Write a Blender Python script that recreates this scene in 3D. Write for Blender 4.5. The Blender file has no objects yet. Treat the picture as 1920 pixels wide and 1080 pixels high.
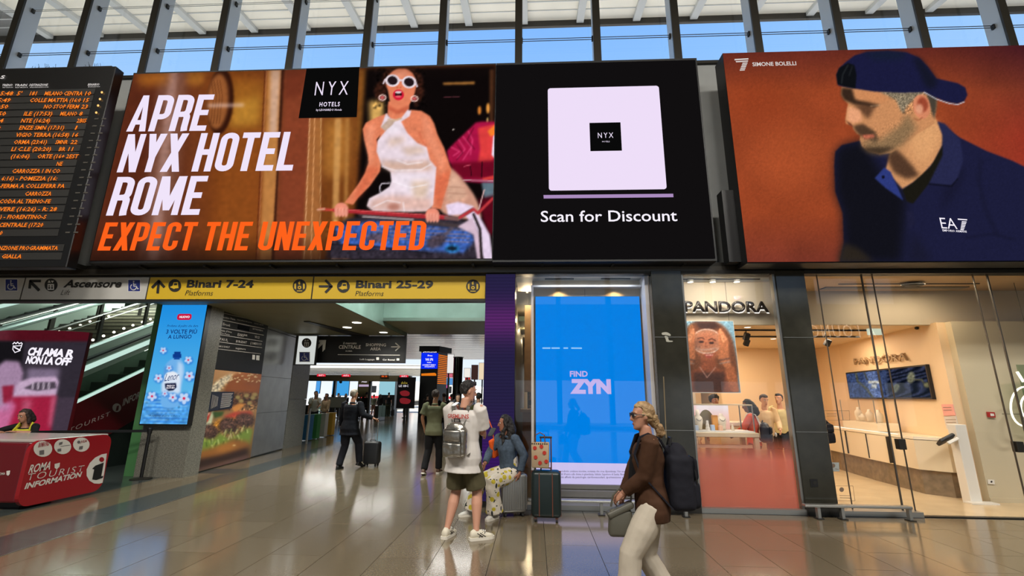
import bpy, bmesh, math, random
import numpy as np
from mathutils import Vector, Matrix, Quaternion, noise as mnoise
R = math.radians
S = bpy.context.scene
COL = S.collection
# ------------------------------------------------------------------ camera
FPX, CAMH = 845.0, 1.62
PITCH, YAW, ROLL = R(13.5), R(2.8), R(0.5)
_fw = Vector((-math.sin(YAW)*math.cos(PITCH), math.cos(YAW)*math.cos(PITCH), math.sin(PITCH)))
_r0 = Vector((math.cos(YAW), math.sin(YAW), 0)); _u0 = _r0.cross(_fw)
_r = _r0*math.cos(ROLL) + _u0*math.sin(ROLL); _u = _u0*math.cos(ROLL) - _r0*math.sin(ROLL)
CAM = Vector((0, 0, CAMH))
cd = bpy.data.cameras.new('camera'); cam = bpy.data.objects.new('camera', cd); COL.objects.link(cam)
cd.sensor_width = 36; cd.lens = 36*FPX/1920; cd.clip_start = .05; cd.clip_end = 400
m3 = Matrix((_r, _u, -_fw)).transposed(); cam.matrix_world = Matrix.Translation(CAM) @ m3.to_4x4()
S.camera = cam
S.view_settings.view_transform = 'Standard'; S.view_settings.look = 'None'
S.view_settings.exposure = 0.0; S.view_settings.gamma = 1.0
try: S.view_settings.use_curve_mapping = False
except Exception: pass
S.cycles.use_denoising = True
S.cycles.max_bounces = 8; S.cycles.transparent_max_bounces = 16; S.cycles.sample_clamp_indirect = 4.0
S.cycles.caustics_reflective = False; S.cycles.caustics_refractive = False
# ------------------------------------------------------------------ world: clear midday sky
W = bpy.data.worlds.new('sky'); S.world = W; W.use_nodes = True
nt = W.node_tree; nt.nodes.clear()
tc = nt.nodes.new('ShaderNodeTexCoord'); sx = nt.nodes.new('ShaderNodeSeparateXYZ'); rp = nt.nodes.new('ShaderNodeValToRGB')
bg = nt.nodes.new('ShaderNodeBackground'); ow = nt.nodes.new('ShaderNodeOutputWorld')
nt.links.new(tc.outputs['Generated'], sx.inputs[0]); nt.links.new(sx.outputs['Z'], rp.inputs[0])
nt.links.new(rp.outputs[0], bg.inputs[0]); nt.links.new(bg.outputs[0], ow.inputs[0])
e = rp.color_ramp.elements
e[0].position = 0.0; e[0].color = (.80, .86, .92, 1)
e[1].position = 1.0; e[1].color = (.10, .28, .78, 1)
for p, c in ((.25, (.48, .68, .94, 1)), (.55, (.30, .56, .97, 1)), (.70, (.205, .45, .93, 1))):
    n = e.new(p); n.color = c
bg.inputs[1].default_value = 1.15
# ------------------------------------------------------------------ lights
def light(kind, name, loc, energy, color=(1, 1, 1), size=1, size_y=None, rot=(0, 0, 0), spot=None):
    l = bpy.data.lights.new(name, kind); l.energy = energy; l.color = color
    if kind == 'AREA':
        l.size = size
        if size_y: l.shape = 'RECTANGLE'; l.size_y = size_y
    elif kind == 'SPOT':
        l.shadow_soft_size = size; l.spot_size = spot or R(70); l.spot_blend = .6
    elif kind == 'SUN': l.angle = R(.6)
    else: l.shadow_soft_size = size
    o = bpy.data.objects.new(name, l); o.location = loc; o.rotation_euler = rot; COL.objects.link(o); return o
light('SUN', 'sun', (0, 0, 30), 9.0, (1, .95, .86), rot=(R(28), R(38), 0))
HALL_E = 950
for i, (x, y) in enumerate(((-9, -1), (-3, -2.5), (3, -2.5), (9, -1))):
    light('AREA', 'hall_fill', (x, y, 10.6), HALL_E, (1, .95, .87), 3.0, 1.2)  # unseen fill lights added to raise the hall's ambient level
# ------------------------------------------------------------------ materials
def lin(c):
    c = np.asarray(c, dtype=float)/255.0
    return np.where(c <= .04045, c/12.92, ((c+.055)/1.055)**2.4)
def L4(c): a = lin(c); return (float(a[0]), float(a[1]), float(a[2]), 1)
MATS = {}
def mat(name, col=(128, 128, 128), rough=.5, metal=0., spec=.5, var=0., vscale=8, bump=0., bscale=60, coat=0., col2=None, ior=1.5):
    if name in MATS: return MATS[name]
    m = bpy.data.materials.new(name); m.use_nodes = True; t = m.node_tree; b = t.nodes['Principled BSDF']
    b.inputs['Base Color'].default_value = L4(col); b.inputs['Roughness'].default_value = rough
    b.inputs['IOR'].default_value = ior; b.inputs['Metallic'].default_value = metal; b.inputs['Specular IOR Level'].default_value = spec
    if coat: b.inputs['Coat Weight'].default_value = coat; b.inputs['Coat Roughness'].default_value = .05
    tcn = None
    if var or bump or col2:
        tcn = t.nodes.new('ShaderNodeTexCoord')
    if var or col2:
        n = t.nodes.new('ShaderNodeTexNoise'); n.inputs['Scale'].default_value = vscale; n.inputs['Detail'].default_value = 5
        r = t.nodes.new('ShaderNodeValToRGB'); t.links.new(tcn.outputs['Object'], n.inputs['Vector']); t.links.new(n.outputs['Fac'], r.inputs[0])
        c1 = np.array(L4(col)); c2 = np.array(L4(col2)) if col2 else c1*(1+var)
        c0 = c1 if col2 else c1*(1-var)
        r.color_ramp.elements[0].position = .35; r.color_ramp.elements[0].color = (*c0[:3], 1)
        r.color_ramp.elements[1].position = .65; r.color_ramp.elements[1].color = (*np.minimum(c2[:3], 1), 1)
        t.links.new(r.outputs[0], b.inputs['Base Color'])
    if bump:
        n = t.nodes.new('ShaderNodeTexNoise'); n.inputs['Scale'].default_value = bscale; n.inputs['Detail'].default_value = 4
        bp = t.nodes.new('ShaderNodeBump'); bp.inputs['Strength'].default_value = bump; bp.inputs['Distance'].default_value = .01
        t.links.new(tcn.outputs['Object'], n.inputs['Vector']); t.links.new(n.outputs['Fac'], bp.inputs['Height']); t.links.new(bp.outputs[0], b.inputs['Normal'])
    MATS[name] = m; return m
def emis(name, col, s=1.0):
    if name in MATS: return MATS[name]
    m = bpy.data.materials.new(name); m.use_nodes = True; t = m.node_tree; t.nodes.clear()
    e_ = t.nodes.new('ShaderNodeEmission'); o = t.nodes.new('ShaderNodeOutputMaterial')
    e_.inputs[0].default_value = L4(col); e_.inputs[1].default_value = s; t.links.new(e_.outputs[0], o.inputs[0])
    MATS[name] = m; return m
def glass(name, tint=(255, 255, 255), ior=1.5, film=0.0, filmcol=(200, 120, 100)):
    if name in MATS: return MATS[name]
    m = bpy.data.materials.new(name); m.use_nodes = True; t = m.node_tree; t.nodes.clear()
    tr = t.nodes.new('ShaderNodeBsdfTransparent'); tr.inputs[0].default_value = L4(tint)
    gl = t.nodes.new('ShaderNodeBsdfGlossy'); gl.inputs['Roughness'].default_value = .0
    lw = t.nodes.new('ShaderNodeLayerWeight'); pw = t.nodes.new('ShaderNodeMath'); pw.operation = 'POWER'; pw.inputs[1].default_value = 4.0
    fr = t.nodes.new('ShaderNodeMath'); fr.operation = 'MULTIPLY_ADD'; fr.inputs[1].default_value = .9; fr.inputs[2].default_value = .025
    t.links.new(lw.outputs['Facing'], pw.inputs[0]); t.links.new(pw.outputs[0], fr.inputs[0])
    mx = t.nodes.new('ShaderNodeMixShader'); o = t.nodes.new('ShaderNodeOutputMaterial')
    t.links.new(fr.outputs[0], mx.inputs[0]); t.links.new(tr.outputs[0], mx.inputs[1]); t.links.new(gl.outputs[0], mx.inputs[2])
    t.links.new(mx.outputs[0], o.inputs[0]); MATS[name] = m; return m
# ------------------------------------------------------------------ objects
def tag(o, label=None, cat=None, group=None, kind=None):
    if label: o['label'] = label
    if cat: o['category'] = cat
    if group: o['group'] = group
    if kind: o['kind'] = kind
    return o
def thing(name, label, cat, loc=(0, 0, 0), rz=0, group=None):
    o = bpy.data.objects.new(name, None); COL.objects.link(o); o.empty_display_size = .1
    o.location = loc; o.rotation_euler = (0, 0, rz); tag(o, label, cat, group); return o
def link_mesh(name, me, mt, parent=None):
    o = bpy.data.objects.new(name, me); COL.objects.link(o)
    if mt and not me.materials: me.materials.append(mt)
    if parent:
        o.parent = parent
    return o
def world_part(o, parent):      # parent an object whose mesh is in world coordinates
    o.parent = parent
    m = Matrix.Translation(parent.location) @ parent.rotation_euler.to_matrix().to_4x4()
    if parent.parent: m = (Matrix.Translation(parent.parent.location) @ parent.parent.rotation_euler.to_matrix().to_4x4()) @ m
    o.matrix_parent_inverse = m.inverted()
    return o
def copy_tree(o, parent=None):
    c = o.copy(); COL.objects.link(c)
    if parent: c.parent = parent
    for ch in o.children: copy_tree(ch, c)
    return c
class MB:
    def __init__(s): s.bm = bmesh.new()
    def box(s, c, d, rot=None, bevel=0, seg=2, taper=None):
        v = []
        for z in (-1, 1):
            k = 1 if (taper is None or z < 0) else taper
            for x, y in ((-1, -1), (1, -1), (1, 1), (-1, 1)):
                p = Vector((x*d[0]/2*k, y*d[1]/2*k, z*d[2]/2))
                if rot is not None: p = rot @ p
                v.append(s.bm.verts.new(p+Vector(c)))
        f = [s.bm.faces.new([v[i] for i in q]) for q in ((3, 2, 1, 0), (4, 5, 6, 7), (0, 1, 5, 4), (1, 2, 6, 5), (2, 3, 7, 6), (3, 0, 4, 7))]
        if bevel:
            ed = list({e for q in f for e in q.edges})
            bmesh.ops.bevel(s.bm, geom=ed, offset=bevel, segments=seg, affect='EDGES', profile=.5)
        return s
    def b2(s, x0, x1, y0, y1, z0, z1, bevel=0, seg=2):
        return s.box(((x0+x1)/2, (y0+y1)/2, (z0+z1)/2), (abs(x1-x0), abs(y1-y0), abs(z1-z0)), bevel=bevel, seg=seg)
    def tube(s, pts, r, n=8, cap=True, flat=None):
        pts = [Vector(p) for p in pts]; rr = r if isinstance(r, (list, tuple)) else [r]*len(pts)
        prev = None; rings = []
        for i, p in enumerate(pts):
            t = (pts[min(i+1, len(pts)-1)]-pts[max(i-1, 0)]).normalized()
            if prev is None:
                a = Vector((0, 0, 1)) if abs(t.z) < .9 else Vector((1, 0, 0)); x = t.cross(a).normalized()
            else:
                x = (prev-t*prev.dot(t)).normalized()
            prev = x; y = t.cross(x)
            rings.append([s.bm.verts.new(p+(x*math.cos(2*math.pi*k/n)*rr[i]+y*math.sin(2*math.pi*k/n)*rr[i]*(flat or 1))) for k in range(n)])
        for a, b in zip(rings, rings[1:]):
            for k in range(n): s.bm.faces.new((a[k], a[(k+1) % n], b[(k+1) % n], b[k]))
        if cap: s.bm.faces.new(rings[0][::-1]); s.bm.faces.new(rings[-1])
        return s
    def lathe(s, prof, c=(0, 0, 0), n=24, a0=0, a1=2*math.pi):
        full = abs(a1-a0-2*math.pi) < 1e-6; m = n if full else n+1; rings = []
        for r, z in prof:
            rings.append([s.bm.verts.new((c[0]+r*math.cos(a0+(a1-a0)*k/n), c[1]+r*math.sin(a0+(a1-a0)*k/n), c[2]+z)) for k in range(m)])
        for a, b in zip(rings, rings[1:]):
            for k in range(n): s.bm.faces.new((a[k], a[(k+1) % m], b[(k+1) % m], b[k]))
        if full:
            if prof[0][0] > 1e-4: s.bm.faces.new(rings[0][::-1])
            if prof[-1][0] > 1e-4: s.bm.faces.new(rings[-1])
        return s
    def prism(s, pts, off):
        """pts: list of 3D points of a planar polygon, extruded by vector off"""
        a = [s.bm.verts.new(p) for p in pts]; b = [s.bm.verts.new(Vector(p)+Vector(off)) for p in pts]
        s.bm.faces.new(a); s.bm.faces.new(b[::-1]); n = len(a)
        for i in range(n): s.bm.faces.new((a[i], b[i], b[(i+1) % n], a[(i+1) % n]))
        return s
    def ell(s, c, r, n=12, rot=None):
        k = max(6, n//2); rings = []
        for j in range(1, k):
            th = math.pi*j/k
            ring = []
            for i in range(n):
                p = Vector((r[0]*math.sin(th)*math.cos(2*math.pi*i/n), r[1]*math.sin(th)*math.sin(2*math.pi*i/n), -r[2]*math.cos(th)))
                if rot is not None: p = rot @ p
                ring.append(s.bm.verts.new(p+Vector(c)))
            rings.append(ring)
        def pole(z):
            p = Vector((0, 0, z))
            if rot is not None: p = rot @ p
            return s.bm.verts.new(p+Vector(c))
        lo, hi = pole(-r[2]), pole(r[2])
        for a, b in zip(rings, rings[1:]):
            for i in range(n): s.bm.faces.new((a[i], a[(i+1) % n], b[(i+1) % n], b[i]))
        for i in range(n):
            s.bm.faces.new((lo, rings[0][(i+1) % n], rings[0][i])); s.bm.faces.new((hi, rings[-1][i], rings[-1][(i+1) % n]))
        return s
    def quad(s, *p): s.bm.faces.new([s.bm.verts.new(q) for q in p]); return s
    def build(s, name, mt, parent=None, smooth=False, world=False):
        bmesh.ops.recalc_face_normals(s.bm, faces=s.bm.faces)
        me = bpy.data.meshes.new(name); s.bm.to_mesh(me); s.bm.free()
        if smooth:
            me.polygons.foreach_set('use_smooth', [True]*len(me.polygons))
            if smooth == 'auto' and hasattr(me, 'set_sharp_from_angle'): me.set_sharp_from_angle(angle=R(40))
        o = link_mesh(name, me, mt)
        if parent is not None:
            if world: world_part(o, parent)
            else: o.parent = parent
        return o
def struct(name, mb, mt, parent=None, **k):
    o = mb.build(name, mt, parent, **k)
    if parent is None: o['kind'] = 'structure'
    return o
# ------------------------------------------------------------------ planes and pixel rays
def ray(x, y): return _fw*FPX + _r*(x-960) - _u*(y-540)
def at(x, y, **k):
    d = ray(x, y); i, v = {'X': (0, 0), 'Y': (1, 0), 'Z': (2, 0)}[list(k)[0]][0], list(k.values())[0]
    return CAM + d*((v-CAM[i])/d[i])
class PL:
    """vertical plane through P0 with unit U to the right as seen, V up; N looks at the viewer"""
    def __init__(s, P0, U=(1, 0, 0), V=(0, 0, 1)):
        s.P = Vector(P0); s.U = Vector(U).normalized(); s.V = Vector(V).normalized(); s.N = s.U.cross(s.V)
    def p(s, x, y, off=0):
        d = ray(x, y); q = s.P+s.N*off; return CAM + d*((q-CAM).dot(s.N)/d.dot(s.N))
    def uv(s, x, y):
        q = s.p(x, y)-s.P; return q.dot(s.U), q.dot(s.V)
    def w(s, u, v, off=0): return s.P+s.U*u+s.V*v+s.N*off
    def shift(s, d): return PL(s.P+s.N*d, s.U, s.V)
# ------------------------------------------------------------------ painter for screens and posters (flat print)
class Art:
    def __init__(s, x0, y0, x1, y1, base=(0, 0, 0), k=2):
        s.x0, s.y0, s.k = x0, y0, k; s.w = int((x1-x0)*k); s.h = int((y1-y0)*k)
        s.a = np.zeros((s.h, s.w, 3)) + np.array(base, float)
        s.X, s.Y = np.meshgrid(x0+(np.arange(s.w)+.5)/k, y0+(np.arange(s.h)+.5)/k)
    @staticmethod
    def curve(pts, n=6):
        P = [np.array(p, float) for p in pts]; N = len(P); out = []
        for i in range(N):
            p0, p1, p2, p3 = P[i-1], P[i], P[(i+1) % N], P[(i+2) % N]
            for j in range(n):
                t = j/n; out.append(.5*((2*p1)+(-p0+p2)*t+(2*p0-5*p1+4*p2-p3)*t*t+(-p0+3*p1-3*p2+p3)*t**3))
        return out
    def mask(s, pts, blur=0):
        pts = np.array(pts, float); m = np.zeros((s.h, s.w), bool); n = len(pts)
        for i in range(n):
            xa, ya = pts[i]; xb, yb = pts[(i+1) % n]
            if ya == yb: continue
            c = ((s.Y >= min(ya, yb)) & (s.Y < max(ya, yb)))
            rows = np.where(c[:, 0])[0]
            if len(rows) == 0: continue
            r0, r1 = rows[0], rows[-1]+1
            xi = xa+(s.Y[r0:r1, :1]-ya)*(xb-xa)/(yb-ya)
            m[r0:r1] ^= (s.X[r0:r1] > xi)
        return s.soft(m.astype(float), blur)
    def soft(s, m, blur):
        r = int(round(max(blur, .45)*s.k))
        for _ in range(2):
            if r < 1: break
            for ax in (0, 1):
                q = np.pad(m, [(r, r) if a == ax else (0, 0) for a in (0, 1)], mode='edge')
                c = np.cumsum(q, axis=ax); c = np.concatenate([np.zeros_like(np.take(c, [0], ax)), c], ax)
                w_ = 2*r+1; L = m.shape[ax]
                m = (np.take(c, np.arange(w_, w_+L), ax)-np.take(c, np.arange(0, L), ax))/w_
        return m
    def comp(s, m, col, al=1):
        col = np.array(col, float) if not callable(col) else col(s.X, s.Y)
        s.a = s.a*(1-m[..., None]*al)+col*m[..., None]*al
        return s
    def poly(s, pts, col, blur=0, al=1, cv=False):
        return s.comp(s.mask(Art.curve(pts) if cv else pts, blur), col, al)
    def ell(s, cx, cy, rx, ry, col, blur=0, al=1, rot=0, ring=None):
        c, q = math.cos(R(rot)), math.sin(R(rot)); dx, dy = s.X-cx, s.Y-cy
        u, v = dx*c+dy*q, -dx*q+dy*c
        m = ((u/rx)**2+(v/ry)**2 < 1)
        if ring: m &= ((u/(rx-ring))**2+(v/(ry-ring))**2 > 1)
        return s.comp(s.soft(m.astype(float), blur), col, al)
    def line(s, pts, w, col, blur=0, al=1):
        m = np.zeros((s.h, s.w))
        for (xa, ya), (xb, yb) in zip(pts, pts[1:]):
            dx, dy = xb-xa, yb-ya; L = dx*dx+dy*dy+1e-9
            t = np.clip(((s.X-xa)*dx+(s.Y-ya)*dy)/L, 0, 1)
            m = np.maximum(m, (np.hypot(s.X-xa-t*dx, s.Y-ya-t*dy) < w/2))
        return s.comp(s.soft(m.astype(float), blur), col, al)
    def rect(s, x0, y0, x1, y1, col, blur=0, al=1): return s.poly([(x0, y0), (x1, y0), (x1, y1), (x0, y1)], col, blur, al)
    def noise(s, amp, size=6, seed=1, m=None, blur=0):
        rg = np.random.default_rng(seed); n_ = size*s.k
        g = rg.normal(size=(int(s.h/n_)+3, int(s.w/n_)+3, 1))
        yi, xi = np.arange(s.h)/n_, np.arange(s.w)/n_
        y0, x0 = yi.astype(int), xi.astype(int); fy, fx = (yi-y0)[:, None, None], (xi-x0)[None, :, None]
        v = (g[y0][:, x0]*(1-fy)*(1-fx)+g[y0+1][:, x0]*fy*(1-fx)+g[y0][:, x0+1]*(1-fy)*fx+g[y0+1][:, x0+1]*fy*fx)
        if m is None: m = np.ones((s.h, s.w))
        s.a = np.clip(s.a*(1+amp*v*m[..., None]), 0, 255); return s
    def sample(s, x, y):
        fx = np.clip((x-s.x0)*s.k-.5, 0, s.w-1.001); fy = np.clip((y-s.y0)*s.k-.5, 0, s.h-1.001)
        i, j = fx.astype(int), fy.astype(int); u, v = (fx-i)[:, None], (fy-j)[:, None]
        return s.a[j, i]*(1-u)*(1-v)+s.a[j, i+1]*u*(1-v)+s.a[j+1, i]*(1-u)*v+s.a[j+1, i+1]*u*v
def vcmat(name, emit=None, rough=.4):
    if name in MATS: return MATS[name]
    m = bpy.data.materials.new(name); m.use_nodes = True; t = m.node_tree
    at_ = t.nodes.new('ShaderNodeAttribute'); at_.attribute_name = 'print'
    if emit:
        t.nodes.clear(); at_ = t.nodes.new('ShaderNodeAttribute'); at_.attribute_name = 'print'
        e_ = t.nodes.new('ShaderNodeEmission'); o = t.nodes.new('ShaderNodeOutputMaterial'); e_.inputs[1].default_value = emit
        t.links.new(at_.outputs['Color'], e_.inputs[0]); t.links.new(e_.outputs[0], o.inputs[0])
    else:
        b = t.nodes['Principled BSDF']; b.inputs['Roughness'].default_value = rough; t.links.new(at_.outputs['Color'], b.inputs['Base Color'])
    MATS[name] = m; return m
def picture(name, pl, quad, art, mt, parent, step=2.0, off=0.0, surf=None):
    """flat coloured sheet on plane pl covering the rectangle whose pixel corners are quad=(x0,y0,x1,y1) TL, BR or 4 uv values"""
    if len(quad) == 4 and not isinstance(quad[0], tuple):
        u0, v1, u1, v0 = quad
    nu = max(2, int(abs(quad_px(pl, u0, u1, v0, v1)[0])/step)); nv = max(2, int(abs(quad_px(pl, u0, u1, v0, v1)[1])/step))
    us = np.linspace(u0, u1, nu+1); vs = np.linspace(v0, v1, nv+1)
    UU, VV = np.meshgrid(us, vs)
    P = np.array(pl.P)+np.array(pl.N)*off
    co = P+UU.ravel()[:, None]*np.array(pl.U)+VV.ravel()[:, None]*np.array(pl.V)
    if surf is not None: co = surf(UU.ravel(), VV.ravel())
    q = co-np.array(CAM); z = q@np.array(_fw)
    X = 960+FPX*(q@np.array(_r))/z; Y = 540-FPX*(q@np.array(_u))/z
    col = lin(art.sample(X, Y))
    me = bpy.data.meshes.new(name)
    idx = np.arange((nu+1)*(nv+1)).reshape(nv+1, nu+1)
    f = np.stack([idx[:-1, :-1], idx[:-1, 1:], idx[1:, 1:], idx[1:, :-1]], -1).reshape(-1, 4)
    me.vertices.add(len(co)); me.vertices.foreach_set('co', co.ravel())
    me.loops.add(f.size); me.loops.foreach_set('vertex_index', f.ravel())
    me.polygons.add(len(f)); me.polygons.foreach_set('loop_start', np.arange(0, f.size, 4))
    me.update(calc_edges=True)
    ca = me.color_attributes.new('print', 'FLOAT_COLOR', 'POINT')
    ca.data.foreach_set('color', np.concatenate([col, np.ones((len(col), 1))], 1).ravel())
    o = link_mesh(name, me, mt); world_part(o, parent); return o
def topx(P):
    q = Vector(P)-CAM; z = q.dot(_fw); return 960+FPX*q.dot(_r)/z, 540-FPX*q.dot(_u)/z
def quad_px(pl, u0, u1, v0, v1):
    a, b, c = topx(pl.w(u0, v0)), topx(pl.w(u1, v0)), topx(pl.w(u0, v1)); return b[0]-a[0], c[1]-a[1]
# ------------------------------------------------------------------ lettering
_FONT = {}
def glyphs(s, bold, shear, extrude, spacing=1.0, res=4):
    cu = bpy.data.curves.new('t', 'FONT'); cu.body = s; cu.offset = bold; cu.shear = shear; cu.extrude = extrude; cu.space_character = spacing
    cu.resolution_u = res
    o = bpy.data.objects.new('t', cu); COL.objects.link(o)
    dg = bpy.context.evaluated_depsgraph_get(); me = bpy.data.meshes.new_from_object(o.evaluated_get(dg))
    bpy.data.objects.remove(o); bpy.data.curves.remove(cu); return me
CAPH = .729
def text(s, pl, p0, p1, ptop, mt, parent, bold=0., shear=0., off=.006, extrude=0., name='lettering', spacing=1.0, res=3, flip=False, surf=None):
    """p0,p1: pixel ends of the baseline; ptop: pixel level of the capitals' top"""
    me = glyphs(s, bold, shear, 0, spacing, res)
    n = len(me.vertices)
    if n == 0: return None
    co = np.zeros(n*3); me.vertices.foreach_get('co', co); co = co.reshape(-1, 3)
    x0, x1 = co[:, 0].min(), co[:, 0].max()
    A, B = pl.uv(*p0), pl.uv(*p1); T = pl.uv(p0[0], ptop)
    du, dv = B[0]-A[0], B[1]-A[1]; hgt = (T[1]-A[1])
    t = (co[:, 0]-x0)/(x1-x0)
    if flip: t = 1-t
    u = A[0]+du*t; v = A[1]+dv*t+(co[:, 1]+bold*0)/(CAPH+bold)*hgt
    if surf: w_ = surf(u, v)
    else: w_ = np.array(pl.P)+u[:, None]*np.array(pl.U)+v[:, None]*np.array(pl.V)+np.array(pl.N)*off
    me.vertices.foreach_set('co', w_.ravel()); me.name = name; me.update()
    if extrude:
        bm = bmesh.new(); bm.from_mesh(me); g = bmesh.ops.extrude_face_region(bm, geom=bm.faces[:])
        bmesh.ops.translate(bm, vec=pl.N*extrude, verts=[v_ for v_ in g['geom'] if isinstance(v_, bmesh.types.BMVert)])
        bmesh.ops.recalc_face_normals(bm, faces=bm.faces); bm.to_mesh(me); bm.free()
    me.materials.clear(); o = link_mesh(name, me, mt); world_part(o, parent); return o
def path(pts, w, closed=False):
    """mitred ribbon along a polyline, as quads"""
    pts = [p for i, p in enumerate(pts) if i == 0 or math.hypot(p[0]-pts[i-1][0], p[1]-pts[i-1][1]) > 1e-4]
    if closed and math.hypot(pts[0][0]-pts[-1][0], pts[0][1]-pts[-1][1]) < 1e-4: pts = pts[:-1]
    n = len(pts); L = []; Rr_ = []
    for i in range(n):
        a = pts[i-1] if (i or closed) else None; b = pts[i]; c = pts[(i+1) % n] if (i < n-1 or closed) else None
        ds = []
        for p, q in ((a, b), (b, c)):
            if p is None or q is None: continue
            d = math.hypot(q[0]-p[0], q[1]-p[1]) or 1e-6; ds.append(((q[0]-p[0])/d, (q[1]-p[1])/d))
        nx = -sum(d[1] for d in ds); ny = sum(d[0] for d in ds); m = math.hypot(nx, ny) or 1e-6; nx /= m; ny /= m
        k = w/2/max(.35, abs(-ds[0][1]*nx+ds[0][0]*ny)); L.append((b[0]+nx*k, b[1]+ny*k)); Rr_.append((b[0]-nx*k, b[1]-ny*k))
    return [[L[i], L[(i+1) % n], Rr_[(i+1) % n], Rr_[i]] for i in range(n if closed else n-1)]
def arc(cx, cy, r, a0, a1, n=5): return [(cx+r*math.cos(R(a0+(a1-a0)*i/n)), cy+r*math.sin(R(a0+(a1-a0)*i/n))) for i in range(n+1)]
def cond(ch, t=.145):
    h = t/2; w = .40; r = .12
    if ch == ' ': return [], .14
    if ch == 'E': return path([(h, 0), (h, 1)], t)+path([(0, h), (w-.04, h)], t)+path([(0, .5), (w-.08, .5)], t)+path([(0, 1-h), (w-.04, 1-h)], t), w-.03
    if ch == 'L': return path([(h, 0), (h, 1)], t)+path([(0, h), (w-.05, h)], t), w-.04
    if ch == 'T': return path([(.19, 0), (.19, 1)], t)+path([(0, 1-h), (.38, 1-h)], t), .38
    if ch == 'H': return path([(h, 0), (h, 1)], t)+path([(w+.01-h, 0), (w+.01-h, 1)], t)+path([(h, .5), (w-h, .5)], t), w+.01
    if ch == 'N': return path([(h*.95, 0), (h*.95, 1)], t*.92)+path([(w+.02-h, 0), (w+.02-h, 1)], t*.92)+[[(0, 1), (t*1.05, 1), (w+.02, 0), (w+.02-t*1.05, 0)]], w+.02
    if ch == 'M': return path([(h*.95, 0), (h*.95, 1)], t*.92)+path([(.53-h, 0), (.53-h, 1)], t*.92)+[[(0, 1), (t*1.2, 1), (.265+t*.45, .12), (.265-t*.45, .12)], [(.53, 1), (.53-t*1.2, 1), (.265-t*.45, .12), (.265+t*.45, .12)]], .53
    if ch == 'A': return [[(0, 0), (t, 0), (.215+h*.45, 1), (.215-h*.95, 1)], [(.43, 0), (.43-t, 0), (.215-h*.45, 1), (.215+h*.95, 1)]]+path([(.09, .25), (.34, .25)], t*.85), .43
    if ch == 'Y': return path([(.2, 0), (.2, .45)], t)+[[(0, 1), (t*1.05, 1), (.2+h, .42), (.2-h, .38)], [(.4, 1), (.4-t*1.05, 1), (.2-h, .42), (.2+h, .38)]], .4
    if ch == 'X': return [[(0, 1), (t*1.08, 1), (.42, 0), (.42-t*1.08, 0)], [(.42, 1), (.42-t*1.08, 1), (0, 0), (t*1.08, 0)]], .42
    if ch in 'PR':
        g = path([(h, 0), (h, 1)], t)+path([(0, 1-h), (w-h-r, 1-h)]+arc(w-h-r, 1-h-r, r, 90, 0)+arc(w-h-r, (.44 if ch == 'P' else .5)+r-h*.6, r, 0, -90)+[(h, (.44 if ch == 'P' else .5)-h*.6)], t)
        if ch == 'R': g += path([(w-h-r-.02, .46)]+arc(w-h-r*.8, .46-r*.8, r*.8, 90, 0)+[(w-h, .1), (w-h+.012, 0)], t)
        return g, w+.0
    if ch == 'D': return path([(h, 0), (h, 1)], t)+path([(0, 1-h), (w-h-r, 1-h)]+arc(w-h-r, 1-h-r, r, 90, 0)+arc(w-h-r, h+r, r, 0, -90)+[(0, h)], t), w
    if ch == 'O': return path(arc(w-h-r, 1-h-r, r, 0, 90)+arc(h+r, 1-h-r, r, 90, 180)+arc(h+r, h+r, r, 180, 270)+arc(w-h-r, h+r, r, 270, 360), t, True), w
    if ch == 'C': return path([(w-h, .66)]+arc(w-h-r, 1-h-r, r, 0, 90)+arc(h+r, 1-h-r, r, 90, 180)+arc(h+r, h+r, r, 180, 270)+arc(w-h-r, h+r, r, 270, 360)+[(w-h, .34)], t), w
    if ch == 'U': return path([(h, 1)]+arc(h+r, h+r, r, 180, 270)+arc(w-h-r, h+r, r, 270, 360)+[(w-h, 1)], t), w
def headline(s, pl, p0, p1, ptop, mt, parent, shear=.2, gap=.062, off=.006):
    x = 0; polys = []
    for ch in s:
        g, w = cond(ch); polys += [[(a+x, b) for a, b in q] for q in g]; x += w+gap
    W_ = x-gap; A_ = pl.uv(*p0); B_ = pl.uv(*p1); T_ = pl.uv(p0[0], ptop); hg = T_[1]-A_[1]
    bm = bmesh.new()
    for q in polys:
        vs = []
        for a, b in q: t = a/W_; vs.append(bm.verts.new(pl.w(A_[0]+(B_[0]-A_[0])*t+shear*b*hg, A_[1]+(B_[1]-A_[1])*t+b*hg, off)))
        bm.faces.new(vs)
    bmesh.ops.remove_doubles(bm, verts=bm.verts, dist=1e-4); bm.normal_update()
    me = bpy.data.meshes.new('lettering'); bm.to_mesh(me); bm.free(); o = link_mesh('lettering', me, mt); world_part(o, parent); return o
def circ(cx, cy, r, n=24, ry=None, a0=0, a1=360):
    ry = ry or r; k = n if a1-a0 < 360 else n-1
    return [(cx+r*math.cos(R(a0+(a1-a0)*i/(n-1 if a1-a0 < 360 else n))), cy+ry*math.sin(R(a0+(a1-a0)*i/(n-1 if a1-a0 < 360 else n)))) for i in range(n)]
def stroke(pts, w):
    out = []
    for (xa, ya), (xb, yb) in zip(pts, pts[1:]):
        d = math.hypot(xb-xa, yb-ya) or 1; nx, ny = -(yb-ya)/d*w/2, (xb-xa)/d*w/2
        ex, ey = (xb-xa)/d*w*.25, (yb-ya)/d*w*.25
        out.append([(xa+nx-ex, ya+ny-ey), (xb+nx+ex, yb+ny+ey), (xb-nx+ex, yb-ny+ey), (xa-nx-ex, ya-ny-ey)])
    return out
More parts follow.
